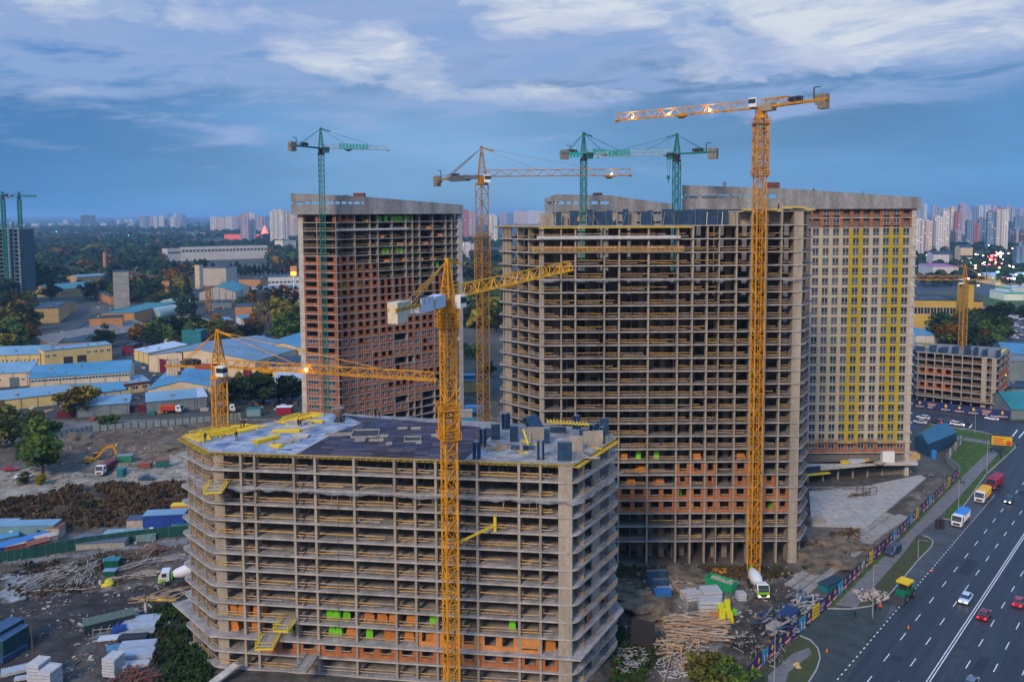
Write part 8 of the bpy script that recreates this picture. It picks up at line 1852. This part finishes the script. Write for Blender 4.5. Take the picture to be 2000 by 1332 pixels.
for px, py, w, d, h, n, mt_, rz, sp, lab in ((75, 1140, 8, 7, 1.2, 70, gw, 1.0, .5, 'heap of grey poles beside the bluish puddle'), (118, 1118, 8, 6, 1.2, 60, gw, .9, .5, 'brown pole heap right of the puddle poles'), (162, 1134, 4.5, 5, 1.2, 45, gw, 1.9, .3, 'small upright stack of grey poles in the middle of the yard'), (180, 1105, 8, 3.5, .9, 50, gw, 1.5, .4, 'pale pipe stack below the green fence'), (257, 1088, 6, 5, 1.3, 55, [gw[2]], .4, 1.2, 'dark brown brushwood heap right of the footpath'), (285, 1082, 5, 5, 1.4, 40, [gw[1], lum[0]], 1.4, .25, 'upright pale laths in the scrap row by the footpath'), (303, 1078, 4, 5, 1.4, 45, [rsty, gw[2]], .5, 1.0, 'rusty scrap heap at the end of the scrap row'), (330, 1096, 12, 3, 1.0, 40, [gw[1], mat('lilac_plank', (.28, .26, .36), .8, .2, 1)], .2, .12, 'lilac grey board stack near the mixer lorry'), (272, 1105, 7, 3.5, .9, 40, gw, .7, .15, 'slanting grey board stack beside the footpath'), (265, 1128, 8, 2.5, .9, 40, gw, .25, .15, 'grey white board stack at the kerb of the muddy road'), (305, 1120, 5, 2, .6, 16, lum, .1, .1, 'low stack of fresh boards left of the mixer lorry'), (328, 1163, 13, 3.5, .9, 60, lum, .45, .12, 'fan of fresh orange boards beside the near block'), (302, 1171, 7, 1.6, .5, 20, [yform, lum[0]], -.1, .08, 'thin yellow board stack by the white post'), (120, 1153, 16, 1.2, .4, 24, gw, .1, .06, 'long thin poles laid along the muddy road')
        ,(92, 930, 3, 3, .5, 14, gw, .3, .8, 'scattered boards beside the white van'), (268, 915, 6, 3, .8, 30, gw, .3, .9, 'scrap beside the green machine'), (340, 945, 10, 3, .8, 50, gw, .2, .9, 'scrap boards at the foot of the near block')):
    pile(lab, px, py, w, d, h, n, mt_, rz=rz, spread=sp)
cabin('dark open topped skip in the muddy yard', 214, 1222, .55, 9, 3, 2.0, mat('skip_navy', (.02, .04, .055), .5, .2, 1), mat('skip_load', (.09, .13, .11), .9, .3, 1.5), False, 'skip', 'skip', win=0)
cabin('dark green box under the teal lid below the green fence', 220, 1105, .1, 3.2, 2, 1.8, mat('box_green', (.01, .09, .06), .5, .1, 1), rteal, False, 'container', 'bin', win=0); cabin('second small dark green box nearer the yellow bag', 216, 1122, .1, 2.6, 1.6, 1.2, MATS['box_green'], rpale, False, 'container', 'bin', win=0)
def blobthing(name, label, cat, px, py, r_, m_, sq=.6, amp=.25, n=1): x, y, z = hz_(px, py); m = M(); [m.blob((x+rq.uniform(-r_, r_)*(n > 1), y+rq.uniform(-r_, r_)*(n > 1), z), r_*(.7 if n > 1 else 1), px+i, sub=1, amp=amp, sq=sq) for i in range(n)]; return tag(m.done(name, m_, smooth=True), label, cat)
blobthing('sack', 'crumpled yellow sack on the yard beside the footpath', 'sack', 213, 1140, 1.5, mat('sack_yellow', (.55, .48, .03), .7, .2, 2), n=3)
for px, py, hh, lab in ((196, 1140, 8.5, 'bare wooden pole standing among the pole stacks'), (285, 1195, 8, 'dark pole with white foot beside the fresh boards'), (298, 914, 8.5, 'tall pole on the sandy lot right of the tipper'), (112, 900, 6, 'thin pole by the bushy green tree'), (228, 880, 7, 'thin pole on the brown bank'), (66, 1320, 10, 'grey pole at the bottom left of the muddy yard')): x, y, z = hz_(px, py); T = thing('pole', lab, 'pole', (x, y, z)); m = M(); m.cyl((0, 0, -.3), (0, 0, hh), .14, .09, n=7); m.done('shaft', gw[2], T); m = M(); m.box(0, 0, 0, .5, .5, 1.0 if px != 285 else 2.0); m.done('foot', concrete_lt, T)
# stacked decking sheets (ribbed) and boxes
rib = mat('pale_ribbed_sheet', (.38, .44, .52), .45, .15, 1); 
def sheets(label, px, py, rz, L_, w, h, n, m_=rib, grp=None):
    x, y, z = hz_(px, py); T = thing('sheet_stack', label, 'sheet stack', (x, y, z), rz, grp); m = M()
    for i in range(n):
        zz = h*i/n; m.box(rq.uniform(-.06, .06), rq.uniform(-.06, .06), zz+.1, L_, w, h/n*.72)
    k = -L_/2+.15
    while k < L_/2 and n > 1: m.box(k, 0, h+.05, .12, w, .07); k += .35
    m.done('sheet', m_, T); m = M(); [m.box(s*L_*.35, 0, 0, .15, w+.1, .1) for s in (-1, 1)]; m.done('bearer', wood, T)
wb = mat('white_pack', (.46, .49, .53), .5, .15, 1.5)
for px, py, rz, L_, w, h, n, mt_, lab in ((280, 1215, .18, 6.5, 2.4, .8, 5, rib, 'uppermost stack of ribbed pale sheets in the lower yard'), (270, 1228, .18, 6.5, 2.4, .8, 5, rib, 'second stack of ribbed pale sheets in the lower yard'), (268, 1237, .18, 6.5, 2.0, .3, 2, mat('white_mud', (.34, .36, .36), .8, .3, 1), 'flat dirty white sheets under the ribbed stacks'), (262, 1252, .1, 5, 2.2, 1.2, 1, mat('black_tarp', (.02, .02, .03), .6, .2, 1), 'black tarped block between the sheet stacks'), (270, 1268, .15, 6.3, 2.6, 1.2, 6, rib, 'third stack of ribbed pale sheets in the lower yard'), (266, 1284, .15, 6.3, 2.6, 1.2, 6, rib, 'fourth stack of ribbed pale sheets in the lower yard'), (265, 1298, .1, 5, 1.6, .6, 3, wb, 'low white sheet stack at the end of the sheet row'), (222, 1312, 1.4, 3.0, 2.4, 3.2, 6, wb, 'tall white block stack left of the sheet row'), (77, 1330, 1.4, 3.0, 2.4, 3.6, 6, wb, 'tall white block stack at the bottom left'), (99, 1342, 1.4, 3.0, 2.4, 3.4, 6, wb, 'white block stack right beside the tall one at the bottom left'), (240, 1218, .7, 2.6, 2.2, 1.2, 2, bl, 'blue wrapped pack beside the ribbed sheets'), (233, 1236, .5, 2.4, 2.0, 1.0, 2, bl, 'lower blue wrapped pack beside the white frame'), (232, 1268, .5, 4, 2.4, .5, 2, mat('blue_sheet_pack', (.08, .22, .36), .5, .2, 1), 'flat blue sheet pack left of the third ribbed stack'), (212, 1250, .2, 3.6, 2.0, .3, 1, wb, 'flat white sheet on the mud'), (40, 1310, .5, 6, 2, .7, 2, wb, 'white beams in the bottom left corner'), (20, 1280, 1.2, 5, 3, 1.5, 1, navy, 'dark navy plate beside the bottom left containers'), (60, 1325, .3, 5, 1, .5, 2, wb, 'low white beam pair at the bottom left'), (237, 1308, .1, 2.4, 1.6, 1.2, 2, wb, 'small white pack between tall stack and ribbed sheets')): sheets(lab, px, py, rz, L_, w, h, n, mt_)
cabin('dark navy upright container at the left margin', 5, 1270, 1.3, 7, 3, 4.5, mat('skip_navy', (.02, .04, .055)), navy, False, 'container', 'container', win=0); cabin('teal dark container right of the navy upright one', 20, 1275, 1.35, 6, 3, 4.0, mat('dark_teal', (.02, .07, .08), .5, .2, 1), navy, False, 'container', 'container', win=0)
pile('heap of rusty bars at the lower end of the sheet row', 262, 1335, 6, 6, 1.8, 110, [rsty, gw[2]], rz=1.2, spread=.5, th=.14)
pile('pale board scraps left of the rusty bars', 232, 1345, 6, 4, .8, 40, gw, rz=.4, spread=.8); pile('white rubbish heap above the ribbed sheets', 252, 1200, 4, 3, .8, 50, [wb, gw[1]], ln=(.6, 2), spread=1.5)
T = thing('rack', 'square timber rack frame on the mud beside blue packs', 'rack', hz_(207, 1232), .2); m = M()
for a_ in (-2, -.7, .7, 2): [m.beam((a_, b_, 0), (a_, b_, 1.1), .1) for b_ in (-1.2, 1.2)]; m.beam((a_, -1.2, 1.1), (a_, 1.2, 1.1), .1)
for b_ in (-1.2, 1.2): m.beam((-2, b_, 1.1), (2, b_, 1.1), .1)
m.done('frame', gw[1], T)
x, y, z = hz_(244, 905); cabin('green site machine box on the sandy lot', 245, 910, .2, 4.5, 2.2, 2.0, mat('machine_green', (.03, .22, .12), .5, .2, 1), steel, False, 'machine', 'compressor', win=0); cabin('blue box standing before the green site machine', 238, 930, 1.5, 2.4, 2.0, 2.4, rteal, rteal, False, 'container', 'bin', win=0); cabin('maroon trailer box on the sandy lot', 284, 916, .1, 3.6, 2, 1.4, rsty, rsty, False, 'trailer', 'trailer', win=0); cabin('dark green tilted tank box right of the tall pole', 318, 912, .4, 4, 2.4, 2.2, mat('tank_green', (.02, .14, .11), .5, .2, 1), rsty, False, 'tank', 'tank', win=0)
car('dark blue car on the sandy lot near the near block', hz_(287, 937), .2, (.03, .05, .12)); 
cabin('teal booth on the haul road right of the low yellow crane', 497, 812, .05, 5.5, 3, 3, teal, rteal, False, 'cabin', 'site_cabin', win=0); cabin('crimson box on the haul road edge near the brick tower', 556, 808, .05, 6, 3, 3, mat('crimson', (.28, .01, .05), .5, .1, 1), white, False, 'container', 'container', win=0)
# dry brush on the slope
def brush(name, label, pxs, n, mats, seed, hh=.9):
    r_ = random.Random(seed); m = M(); W = [G(*p) for p in pxs]; x0, x1, y0, y1 = min(p[0] for p in W), max(p[0] for p in W), min(p[1] for p in W), max(p[1] for p in W); c = 0
    while c < n:
        x, y = r_.uniform(x0, x1), r_.uniform(y0, y1)
        if not inpoly(x, y, W) or noise.noise(Vector((x*.15, y*.15, seed))) < -.15: c += .2; continue
        z = height(x, y); h_ = hh*r_.uniform(.4, 1.3); mi = int(2.99*abs(noise.noise(Vector((x*.1, y*.12, 9)))*1.6+.3*r_.random())) % len(mats)
        for j in range(5): t = r_.random()*6.3; w_ = .35*h_+.15; dx, dy = cos(t)*w_, sin(t)*w_; ox, oy = r_.gauss(0, .4), r_.gauss(0, .4); m.quad((x+ox-dx, y+oy-dy, z-.05), (x+ox+dx, y+oy+dy, z-.05), (x+ox+dx*.7+r_.gauss(0, .2), y+oy+dy*.7, z+h_), (x+ox-dx*.5, y+oy-dy*.5+r_.gauss(0, .2), z+h_*.8), m=mi)
        c += 1
    return tag(m.done(name, mats), kind='stuff')
bm3 = [mat('brush_brown', (.085, .055, .03), .95, .3, .6), mat('brush_rust', (.115, .075, .035), .95, .3, .6), mat('brush_dark', (.035, .035, .02), .95, .3, .6), mat('brush_straw', (.22, .17, .09), .95, .3, .6)]
brush('dry_brush', '', [(-60, 1000), (60, 978), (140, 955), (230, 948), (370, 952), (375, 1005), (240, 1032), (60, 1035), (-60, 1050)], 2600, bm3, 3, 1.2)
brush('weeds', '', [(0, 1130), (60, 1095), (240, 1075), (240, 1140), (40, 1175)], 420, [bm3[2], bm3[0], MATS['leaf_olive_0']], 5, .45)
brush('undergrowth', '', [(300, 1185), (400, 1185), (420, 1345), (330, 1345), (300, 1290)], 900, [MATS['leaf_green_0'], MATS['leaf_dark_1'], bm3[2]], 6, .8)
brush('undergrowth', '', [(1195, 1105), (1560, 1108), (1600, 1085), (1600, 1110), (1500, 1135), (1195, 1130)], 420, [bm3[0], MATS['leaf_olive_0'], bm3[2]], 8, .6)
brush('undergrowth', '', [(1200, 1190), (1250, 1195), (1290, 1260), (1240, 1340), (1195, 1340)], 420, [MATS['leaf_green_0'], bm3[2], MATS['leaf_dark_1']], 9, .8)
brush('undergrowth', '', [(1560, 1060), (1690, 1028), (1660, 1080), (1560, 1110)], 300, [bm3[0], bm3[3], bm3[2]], 10, .6)
brush('verge_grass', '', [(1614, 1186), (1660, 1140), (1752, 1058), (1826, 980), (1880, 926), (1887, 925), (1800, 1015), (1690, 1123), (1632, 1180)], 500, [MATS['leaf_green_1'], MATS['leaf_green_2']], 11, .25)
# ------------------------------------------------------------ east yard
panel('upright navy formwork rack at the foot of the frame tower', 1282, 1140, 4.5, 3.0, .1, z=0, grp='navy formwork in the east yard'); panel('second navy formwork rack left of the timber stack', 1290, 1150, 3.5, 2.2, .05, z=0, grp='navy formwork in the east yard')
sheets('blue panel stack below the navy racks', 1294, 1160, .05, 3.4, 2.2, 1.0, 4, rbl); sheets('grey panel stack beside the blue one', 1296, 1150, .05, 3.4, 2.2, .7, 3, pb)
x, y = G(1408, 1148); T = thing('skip', 'bright green open skip full of pale rubbish', 'skip', (x, y, 0), -.75); sg = mat('skip_green', (.02, .30, .13), .5, .15, 1); m = M()
m.hexa([(-3, -1.1, .15), (3, -1.1, .15), (3, -1.0, .15), (-3, -1.0, .15), (-3.3, -1.35, 2.1), (3.3, -1.35, 2.1), (3.3, -1.22, 2.1), (-3.3, -1.22, 2.1)]); m.hexa([(-3, 1.0, .15), (3, 1.0, .15), (3, 1.1, .15), (-3, 1.1, .15), (-3.3, 1.22, 2.1), (3.3, 1.22, 2.1), (3.3, 1.35, 2.1), (-3.3, 1.35, 2.1)]); m.box(3.1, 0, .15, .15, 2.4, 1.95); m.box(-3.1, 0, .15, .15, 2.4, 1.95); m.box(0, 0, .1, 6, 2.1, .12)
for k in (-2, -1, 0, 1, 2): m.beam((k, -1.2, .2), (k, -1.38, 2.0), .12)
m.done('shell', sg, T); m = M(); [m.box(rq.uniform(-2.6, 2.6), rq.uniform(-.9, .9), 1.0+rq.random()*.8, rq.uniform(.2, 1.2), rq.uniform(.1, .5), .25, rz=rq.random()*3) for i in range(70)]; m.done('rubbish', [gw[1]], T)
blobthing('orange_rolls', 'heap of orange net rolls behind the green skip', 'net rolls', 1406, 1117, 1.4, mat('roll_orange', (.55, .20, .02), .7, .3, 2), n=5, sq=.5)
for px, py, rz, L_, w, h, lab in ((1345, 1166, .25, 3.6, .9, 1.7, 'leftmost white insulation block in the east yard'), (1357, 1172, .25, 4, 1.0, 1.9, 'second white insulation block in the east yard'), (1388, 1170, .1, 4, 3, 2.2, 'upper large white insulation stack in the east yard'), (1385, 1192, -.02, 4.4, 2.2, 2.6, 'front large white insulation stack in the east yard'), (1447, 1171, .1, 1.8, 1.8, 1.5, 'lone grey box near the mixer lorry')): sheets(lab, px, py, rz, L_, w, h, 3, wb)
for i, (px, py, h) in enumerate(((1408, 1195, 1.2), (1420, 1192, 1.4), (1408, 1207, 1.6), (1421, 1206, 1.5), (1410, 1219, 1.4), (1425, 1214, 1.3))): pallet(ORD[i]+' yellow wrapped bale beside the white insulation stacks', (*G(px, py), 0), 1.4, h+.6, mat('bale_yellow', (.62, .58, .02), .5, .15, 2), 'yellow wrapped bales in the east yard', 2)
pallet('orange block pallet left of the yellow bales', (*G(1396, 1212), 0), 1.6, 1.6, orr, None, 3); pallet('small green drum pack right of the yellow bales', (*G(1434, 1200), 0), .9, .9, lime, None, 1)
pile('large heap of sawn lumber in neat layers below the white stacks', 1362, 1232, 9, 9, 2.0, 170, lum, ln=(3, 5), rz=-.15, spread=.15, th=.2); pile('broken lumber heap sprawling below the neat lumber', 1342, 1280, 9, 10, 1.5, 150, lum, ln=(1, 3.6), rz=.3, spread=1.2, th=.17)
pile('pale rubbish strip at the lower end of the lumber', 1325, 1308, 7, 6, .5, 90, [wb, gw[1]], ln=(.4, 1.6), spread=1.5)
pile('scattered boards by the navy racks', 1320, 1146, 9, 4, .4, 40, [lum[1], gw[1]], ln=(1, 4), rz=.3, spread=.7)
pile('scrap of rusty frames against the banner fence', 1480, 1275, 6, 9, 1.8, 120, [gw[2], dark, pb], ln=(1, 3.5), rz=.8, spread=1.0); pile('navy and grey steel scrap against the banner fence', 1520, 1225, 9, 7, 2.0, 110, [navy, pb, steel, dark], ln=(1.5, 4), rz=.8, spread=.6, th=.3); pile('steel formwork scrap by the bend of the banner fence', 1568, 1185, 9, 6, 2.0, 90, [navy, steel, pb], ln=(1.5, 4), rz=.8, spread=.5, th=.35)
sheets('blue tarped stack behind the banner fence at the scrap', 1540, 1208, .8, 5, 2.6, 1.6, 3, mat('tarp_navy', (.03, .07, .20), .5, .2, 1)); sheets('grey tank like box on the scrap row', 1512, 1236, .7, 3, 1.8, 1.8, 2, pb); cabin('teal boat like skip behind the banner fence', 1622, 1148, .65, 6, 2.2, 1.6, rteal, rdark, False, 'skip', 'skip', win=0)
for i in range(4): x, y = G(1716+i*14, 1040-i*9); sheets(ORD[i]+' grey slab pile from the left beside the slab track', 1716+i*14, 1042-i*9, .7, 5, 3, .5, 2, mat('slab_grey', (.30, .32, .34), .8, .2, .8))
m = M(); x, y = G(1255, 1240); m.box(x, y, -2, 4.6, .3, 5, rz=-.5); tag(m.done('black_sheet', dark), 'dark upright shuttering sheet in the excavation', 'sheet')
pile('white rubbish at the lower left of the excavation', 1225, 1290, 8, 8, .5, 170, [wb, rib, gw[1], gw[0]], ln=(.3, 1.4), spread=1.5, z=-1.5, th=.08)
m = M(); pts = [G(1305, 1130), G(1345, 1190), G(1325, 1240), G(1308, 1300), G(1295, 1345)]
for a_, b_ in zip(pts[:-1], pts[1:]): [m.beam((a_[0], a_[1], h_), (b_[0], b_[1], h_), .12) for h_ in (.6, 1.1)]; m.beam((a_[0], a_[1], -.5), (a_[0], a_[1], 1.2), .12)
tag(m.done('pit_rail', lum), 'timber rail fencing the excavation beside the lumber', 'railing')
# spoil mounds
for px, py, r_, sq, lab in ((1230, 1150, 5, .4, 'sandy spoil mound at the foot of the frame tower'), (1275, 1170, 6, .35, 'broad spoil mound above the excavation'), (1340, 1125, 6, .25, 'low earth mound near the orange rolls'), (1600, 1090, 7, .4, 'earth bank at the right foot of the frame tower'), (1650, 1065, 6, .35, 'stony earth bank beside the slab track'), (150, 868, 7, .5, 'gravel cone on the brown bank'), (330, 880, 9, .35, 'brown spoil ridge behind the sandy lot'), (212, 895, 5, .4, 'small dug heap at the excavator bucket'), (430, 850, 8, .4, 'spoil heap behind the near block')):
    x, y, z = hz_(px, py); m = M(); m.blob((x, y, z-.5), r_, px, sub=3, amp=.4, sq=sq*.75); tag(m.done('earth_mound', mat('spoil', (.15, .12, .085), .95, .5, .4, bump=.8, fine=8), smooth=True), lab, 'earth mound')
# podium top and plaza clutter
def on(px, py, z): p = G(px, py, z); return (p[0], p[1], z)
for i, (px, py, w, d, h, mt_, lab) in enumerate(((1732, 902, 3.6, 2.4, 3.4, white, 'tall white box on the podium roof'), (1778, 896, 4.5, 3, 1.8, wood, 'timber crate stack on the podium roof right end'), (1745, 894, 2.4, 2, .9, yform, 'yellow pack beside the tall white box'), (1672, 903, 5, 2, .8, wb, 'white bag row in the middle of the podium roof'), (1690, 900, 2.4, 2, .8, woody, 'tan pallet on the podium roof'), (1650, 905, 2, 1.6, .7, yform, 'small yellow pack on the left of the podium roof'), (1718, 905, 3, 2, .3, gw[1], 'flat board stack on the podium roof'))):
    x, y, z = on(px, py, 4.2); T = thing('site_pack', lab, 'stack', (x, y, z), .1*i); m = M(); m.box(0, 0, .12, w, d, h); m.done('load', mt_, T); m = M(); m.box(0, 0, 0, w*.95, d*.95, .12); m.done('pallet', wood, T)
x, y = G(1692, 968); T = thing('steel_frame', 'open steel frames standing on the white plaza', 'frame', (x, y, .5), .35); m = M()
for a_ in (-2.5, 0, 2.5): [m.beam((a_, b_, 0), (a_, b_, 2), .12) for b_ in (-1.2, 1.2)]; m.beam((a_, -1.2, 2), (a_, 1.2, 2), .12)
for b_ in (-1.2, 1.2): [m.beam((-2.5, b_, h_), (2.5, b_, h_), .12) for h_ in (.1, 2)]
m.done('tube', gw[2], T)
pile('bundle of brown boards on the white plaza', 1676, 968, 6, 2, .8, 26, [gw[2], gw[1]], ln=(3, 5), rz=.3, spread=.15, z=.5); pile('thin steel and boards along the podium front', 1630, 955, 16, 2, .3, 30, [gw[2], pb], ln=(2, 4), rz=.05, spread=.4, z=.5)
sheets('grey pallet stack at the left edge of the plaza', 1597, 1022, .05, 3.6, 2.4, 1.4, 5, pb)
# rubble and small things along the avenue
pile('rubble of broken paving on the grass by the loader', 1705, 1165, 7, 5, .7, 120, [concrete_lt, mat('pink_rubble', (.38, .28, .26), .9, .2, 2)], ln=(.2, .7), spread=1.5, th=.35, name='rubble_heap', cat='rubble')
blobthing('boulder', 'ochre rubble lump on the lower island', 'rubble', 1554, 1300, .9, mat('ochre_lump', (.50, .34, .14), .9, .2, 2), n=3)
for i, (px, py, lab) in enumerate(((1774, 1227, 'orange traffic cone on the avenue below the loader'), (1615, 1273, 'orange cone on the dark driveway'), (1820, 1116, 'orange cone by the dotted edge line'))): x, y, z = gz(px, py, .05); T = thing('traffic_cone', lab, 'traffic cone', (x, y, z)); m = M(); m.cyl((0, 0, .04), (0, 0, .75), .22, .05, n=10); m.done('cone', mat('cone_orange', (.75, .14, .02), .5, .1, 2), T); m = M(); m.box(0, 0, 0, .5, .5, .05); m.done('foot', dark, T)
for i, (px, py) in enumerate(((1831, 1032), (1840, 1032))): x, y, z = gz(px, py, .05); m = M(); m.cyl((x, y, z), (x, y, z+2.3), .6, .55, n=10); m.cyl((x, y, z+2.3), (x, y, z+2.5), .3, n=8); tag(m.done('dark_bin', dark), ('left', 'right')[i]+' dark upright bin at the driveway behind the blue topped lorry', 'bin')
x, y, z = gz(1879, 1002, .1); m = M(); m.cyl((x, y, z), (x, y, z+1.2), 1.0, n=16); tag(m.done('concrete_ring', concrete_lt), 'pale concrete ring standing on the verge by the lamp', 'concrete ring')
for px, py, lab, c in ((921, 832, 'small teal cabin between the towers', rteal), (905, 815, 'grey van like box between the towers', pb), (925, 806, 'blue roofed box between the towers', rbl), (903, 752, 'blue shed in the gap between the towers', rblue), (925, 764, 'yellow shed in the gap between the towers', wyel)): cabin(lab, px, py, .1, 7 if py > 780 else 12, 4, 2.8 if py > 780 else 5, c, rdark if c is wyel else c, False, 'cabin', 'site_cabin', win=0)
car('white car parked between the tall towers', (*G(890, 812), .1), .2, (.6, .6, .6)); car('dark car parked between the tall towers', (*G(915, 800), .1), .1, (.05, .06, .1))
# entry ramp slab at the bottom left of the near block
m = M(); a_, b_ = D(400, 1345, 134), D(462, 1298, 139); m.beam(a_, b_, 1.6, .35, caps=True); tag(m.done('ramp', slabm), 'concrete ramp slab slanting down at the bottom left of the near block', 'ramp')

# loose stones, offcuts and rubbish trodden into the site: nobody could count it
def litter(name, zones, n, mats, seed, smin=.12, smax=.6):
    r_ = random.Random(seed); m = M()
    for pxs, k in zones:
        W = [G(*p) for p in pxs]; x0, x1, y0, y1 = min(p[0] for p in W), max(p[0] for p in W), min(p[1] for p in W), max(p[1] for p in W); c = 0; t = 0
        while c < n*k and t < n*k*6:
            t += 1; x, y = r_.uniform(x0, x1), r_.uniform(y0, y1)
            if not inpoly(x, y, W) or noise.noise(Vector((x*.12, y*.12, seed))) < r_.uniform(-.3, .25): continue
            s_ = r_.uniform(smin, smax)*(1 if r_.random() < .8 else 1.8); m.box(x, y, height(x, y)-.03, s_*r_.uniform(.5, 2.2), s_*r_.uniform(.3, .8), s_*r_.uniform(.15, .5), rz=r_.random()*3, m=r_.randrange(len(mats))); c += 1
    return tag(m.done(name, mats), kind='stuff')
litter('site_debris', [([(-50, 1110), (400, 1050), (400, 1340), (-50, 1340)], 1), ([(-50, 915), (420, 880), (420, 955), (-50, 1000)], .6), ([(60, 870), (450, 825), (450, 890), (100, 915)], .7), ([(1195, 1105), (1560, 1105), (1590, 1150), (1400, 1330), (1195, 1340)], 1.1), ([(1580, 1030), (1860, 905), (1875, 925), (1560, 1150)], .7), ([(900, 770), (1010, 780), (1010, 850), (900, 850)], .4), ([(400, 1050), (-50, 1110), (-50, 1060), (400, 1010)], .4)], 1300, [pb, concrete_dk, gw[2], gw[1], MATS['spoil'], MATS['spoil'], gw[2]], 4, .1, .45)
m = M(); r_ = random.Random(44); W = [[(200, 560), (330, 560), (350, 640), (270, 700), (180, 660)], [(380, 590), (600, 580), (600, 700), (260, 700), (350, 640)], [(0, 700), (300, 690), (300, 830), (0, 840)], [(260, 735), (600, 725), (600, 800), (260, 812)]]
for Z in W:
    P = [G(*p) for p in Z]; c = 0
    while c < 330:
        x, y = r_.uniform(min(p[0] for p in P), max(p[0] for p in P)), r_.uniform(min(p[1] for p in P), max(p[1] for p in P))
        if inpoly(x, y, P): s_ = r_.uniform(.4, 2.6); m.box(x, y, -.02, s_*r_.uniform(.7, 2.2), s_, s_*r_.uniform(.3, .9), rz=r_.random()*3, m=r_.randrange(7)); 
        c += 1
tag(m.done('works_clutter', [pb, steel, rsty, wb, rteal, gw[2], worange]), kind='stuff')
# ------------------------------------------------------------ air
hz = M(); hz.box(0, 11600, -1.5, 48600, 25000, 130); ho = hz.done('haze', bpy.data.materials.new('haze_air')); ho['kind'] = 'stuff'
hm = ho.data.materials[0]; hm.use_nodes = True; nt = hm.node_tree; nt.nodes.clear()
o_ = nt.nodes.new('ShaderNodeOutputMaterial'); v_ = nt.nodes.new('ShaderNodeVolumePrincipled')
v_.inputs['Color'].default_value = (0.38, 0.68, 1.0, 1); v_.inputs['Density'].default_value = 0.00009; v_.inputs['Anisotropy'].default_value = 0.2
nt.links.new(v_.outputs[0], o_.inputs['Volume'])
for o in bpy.data.objects:
    if '_o' in o: del o['_o']
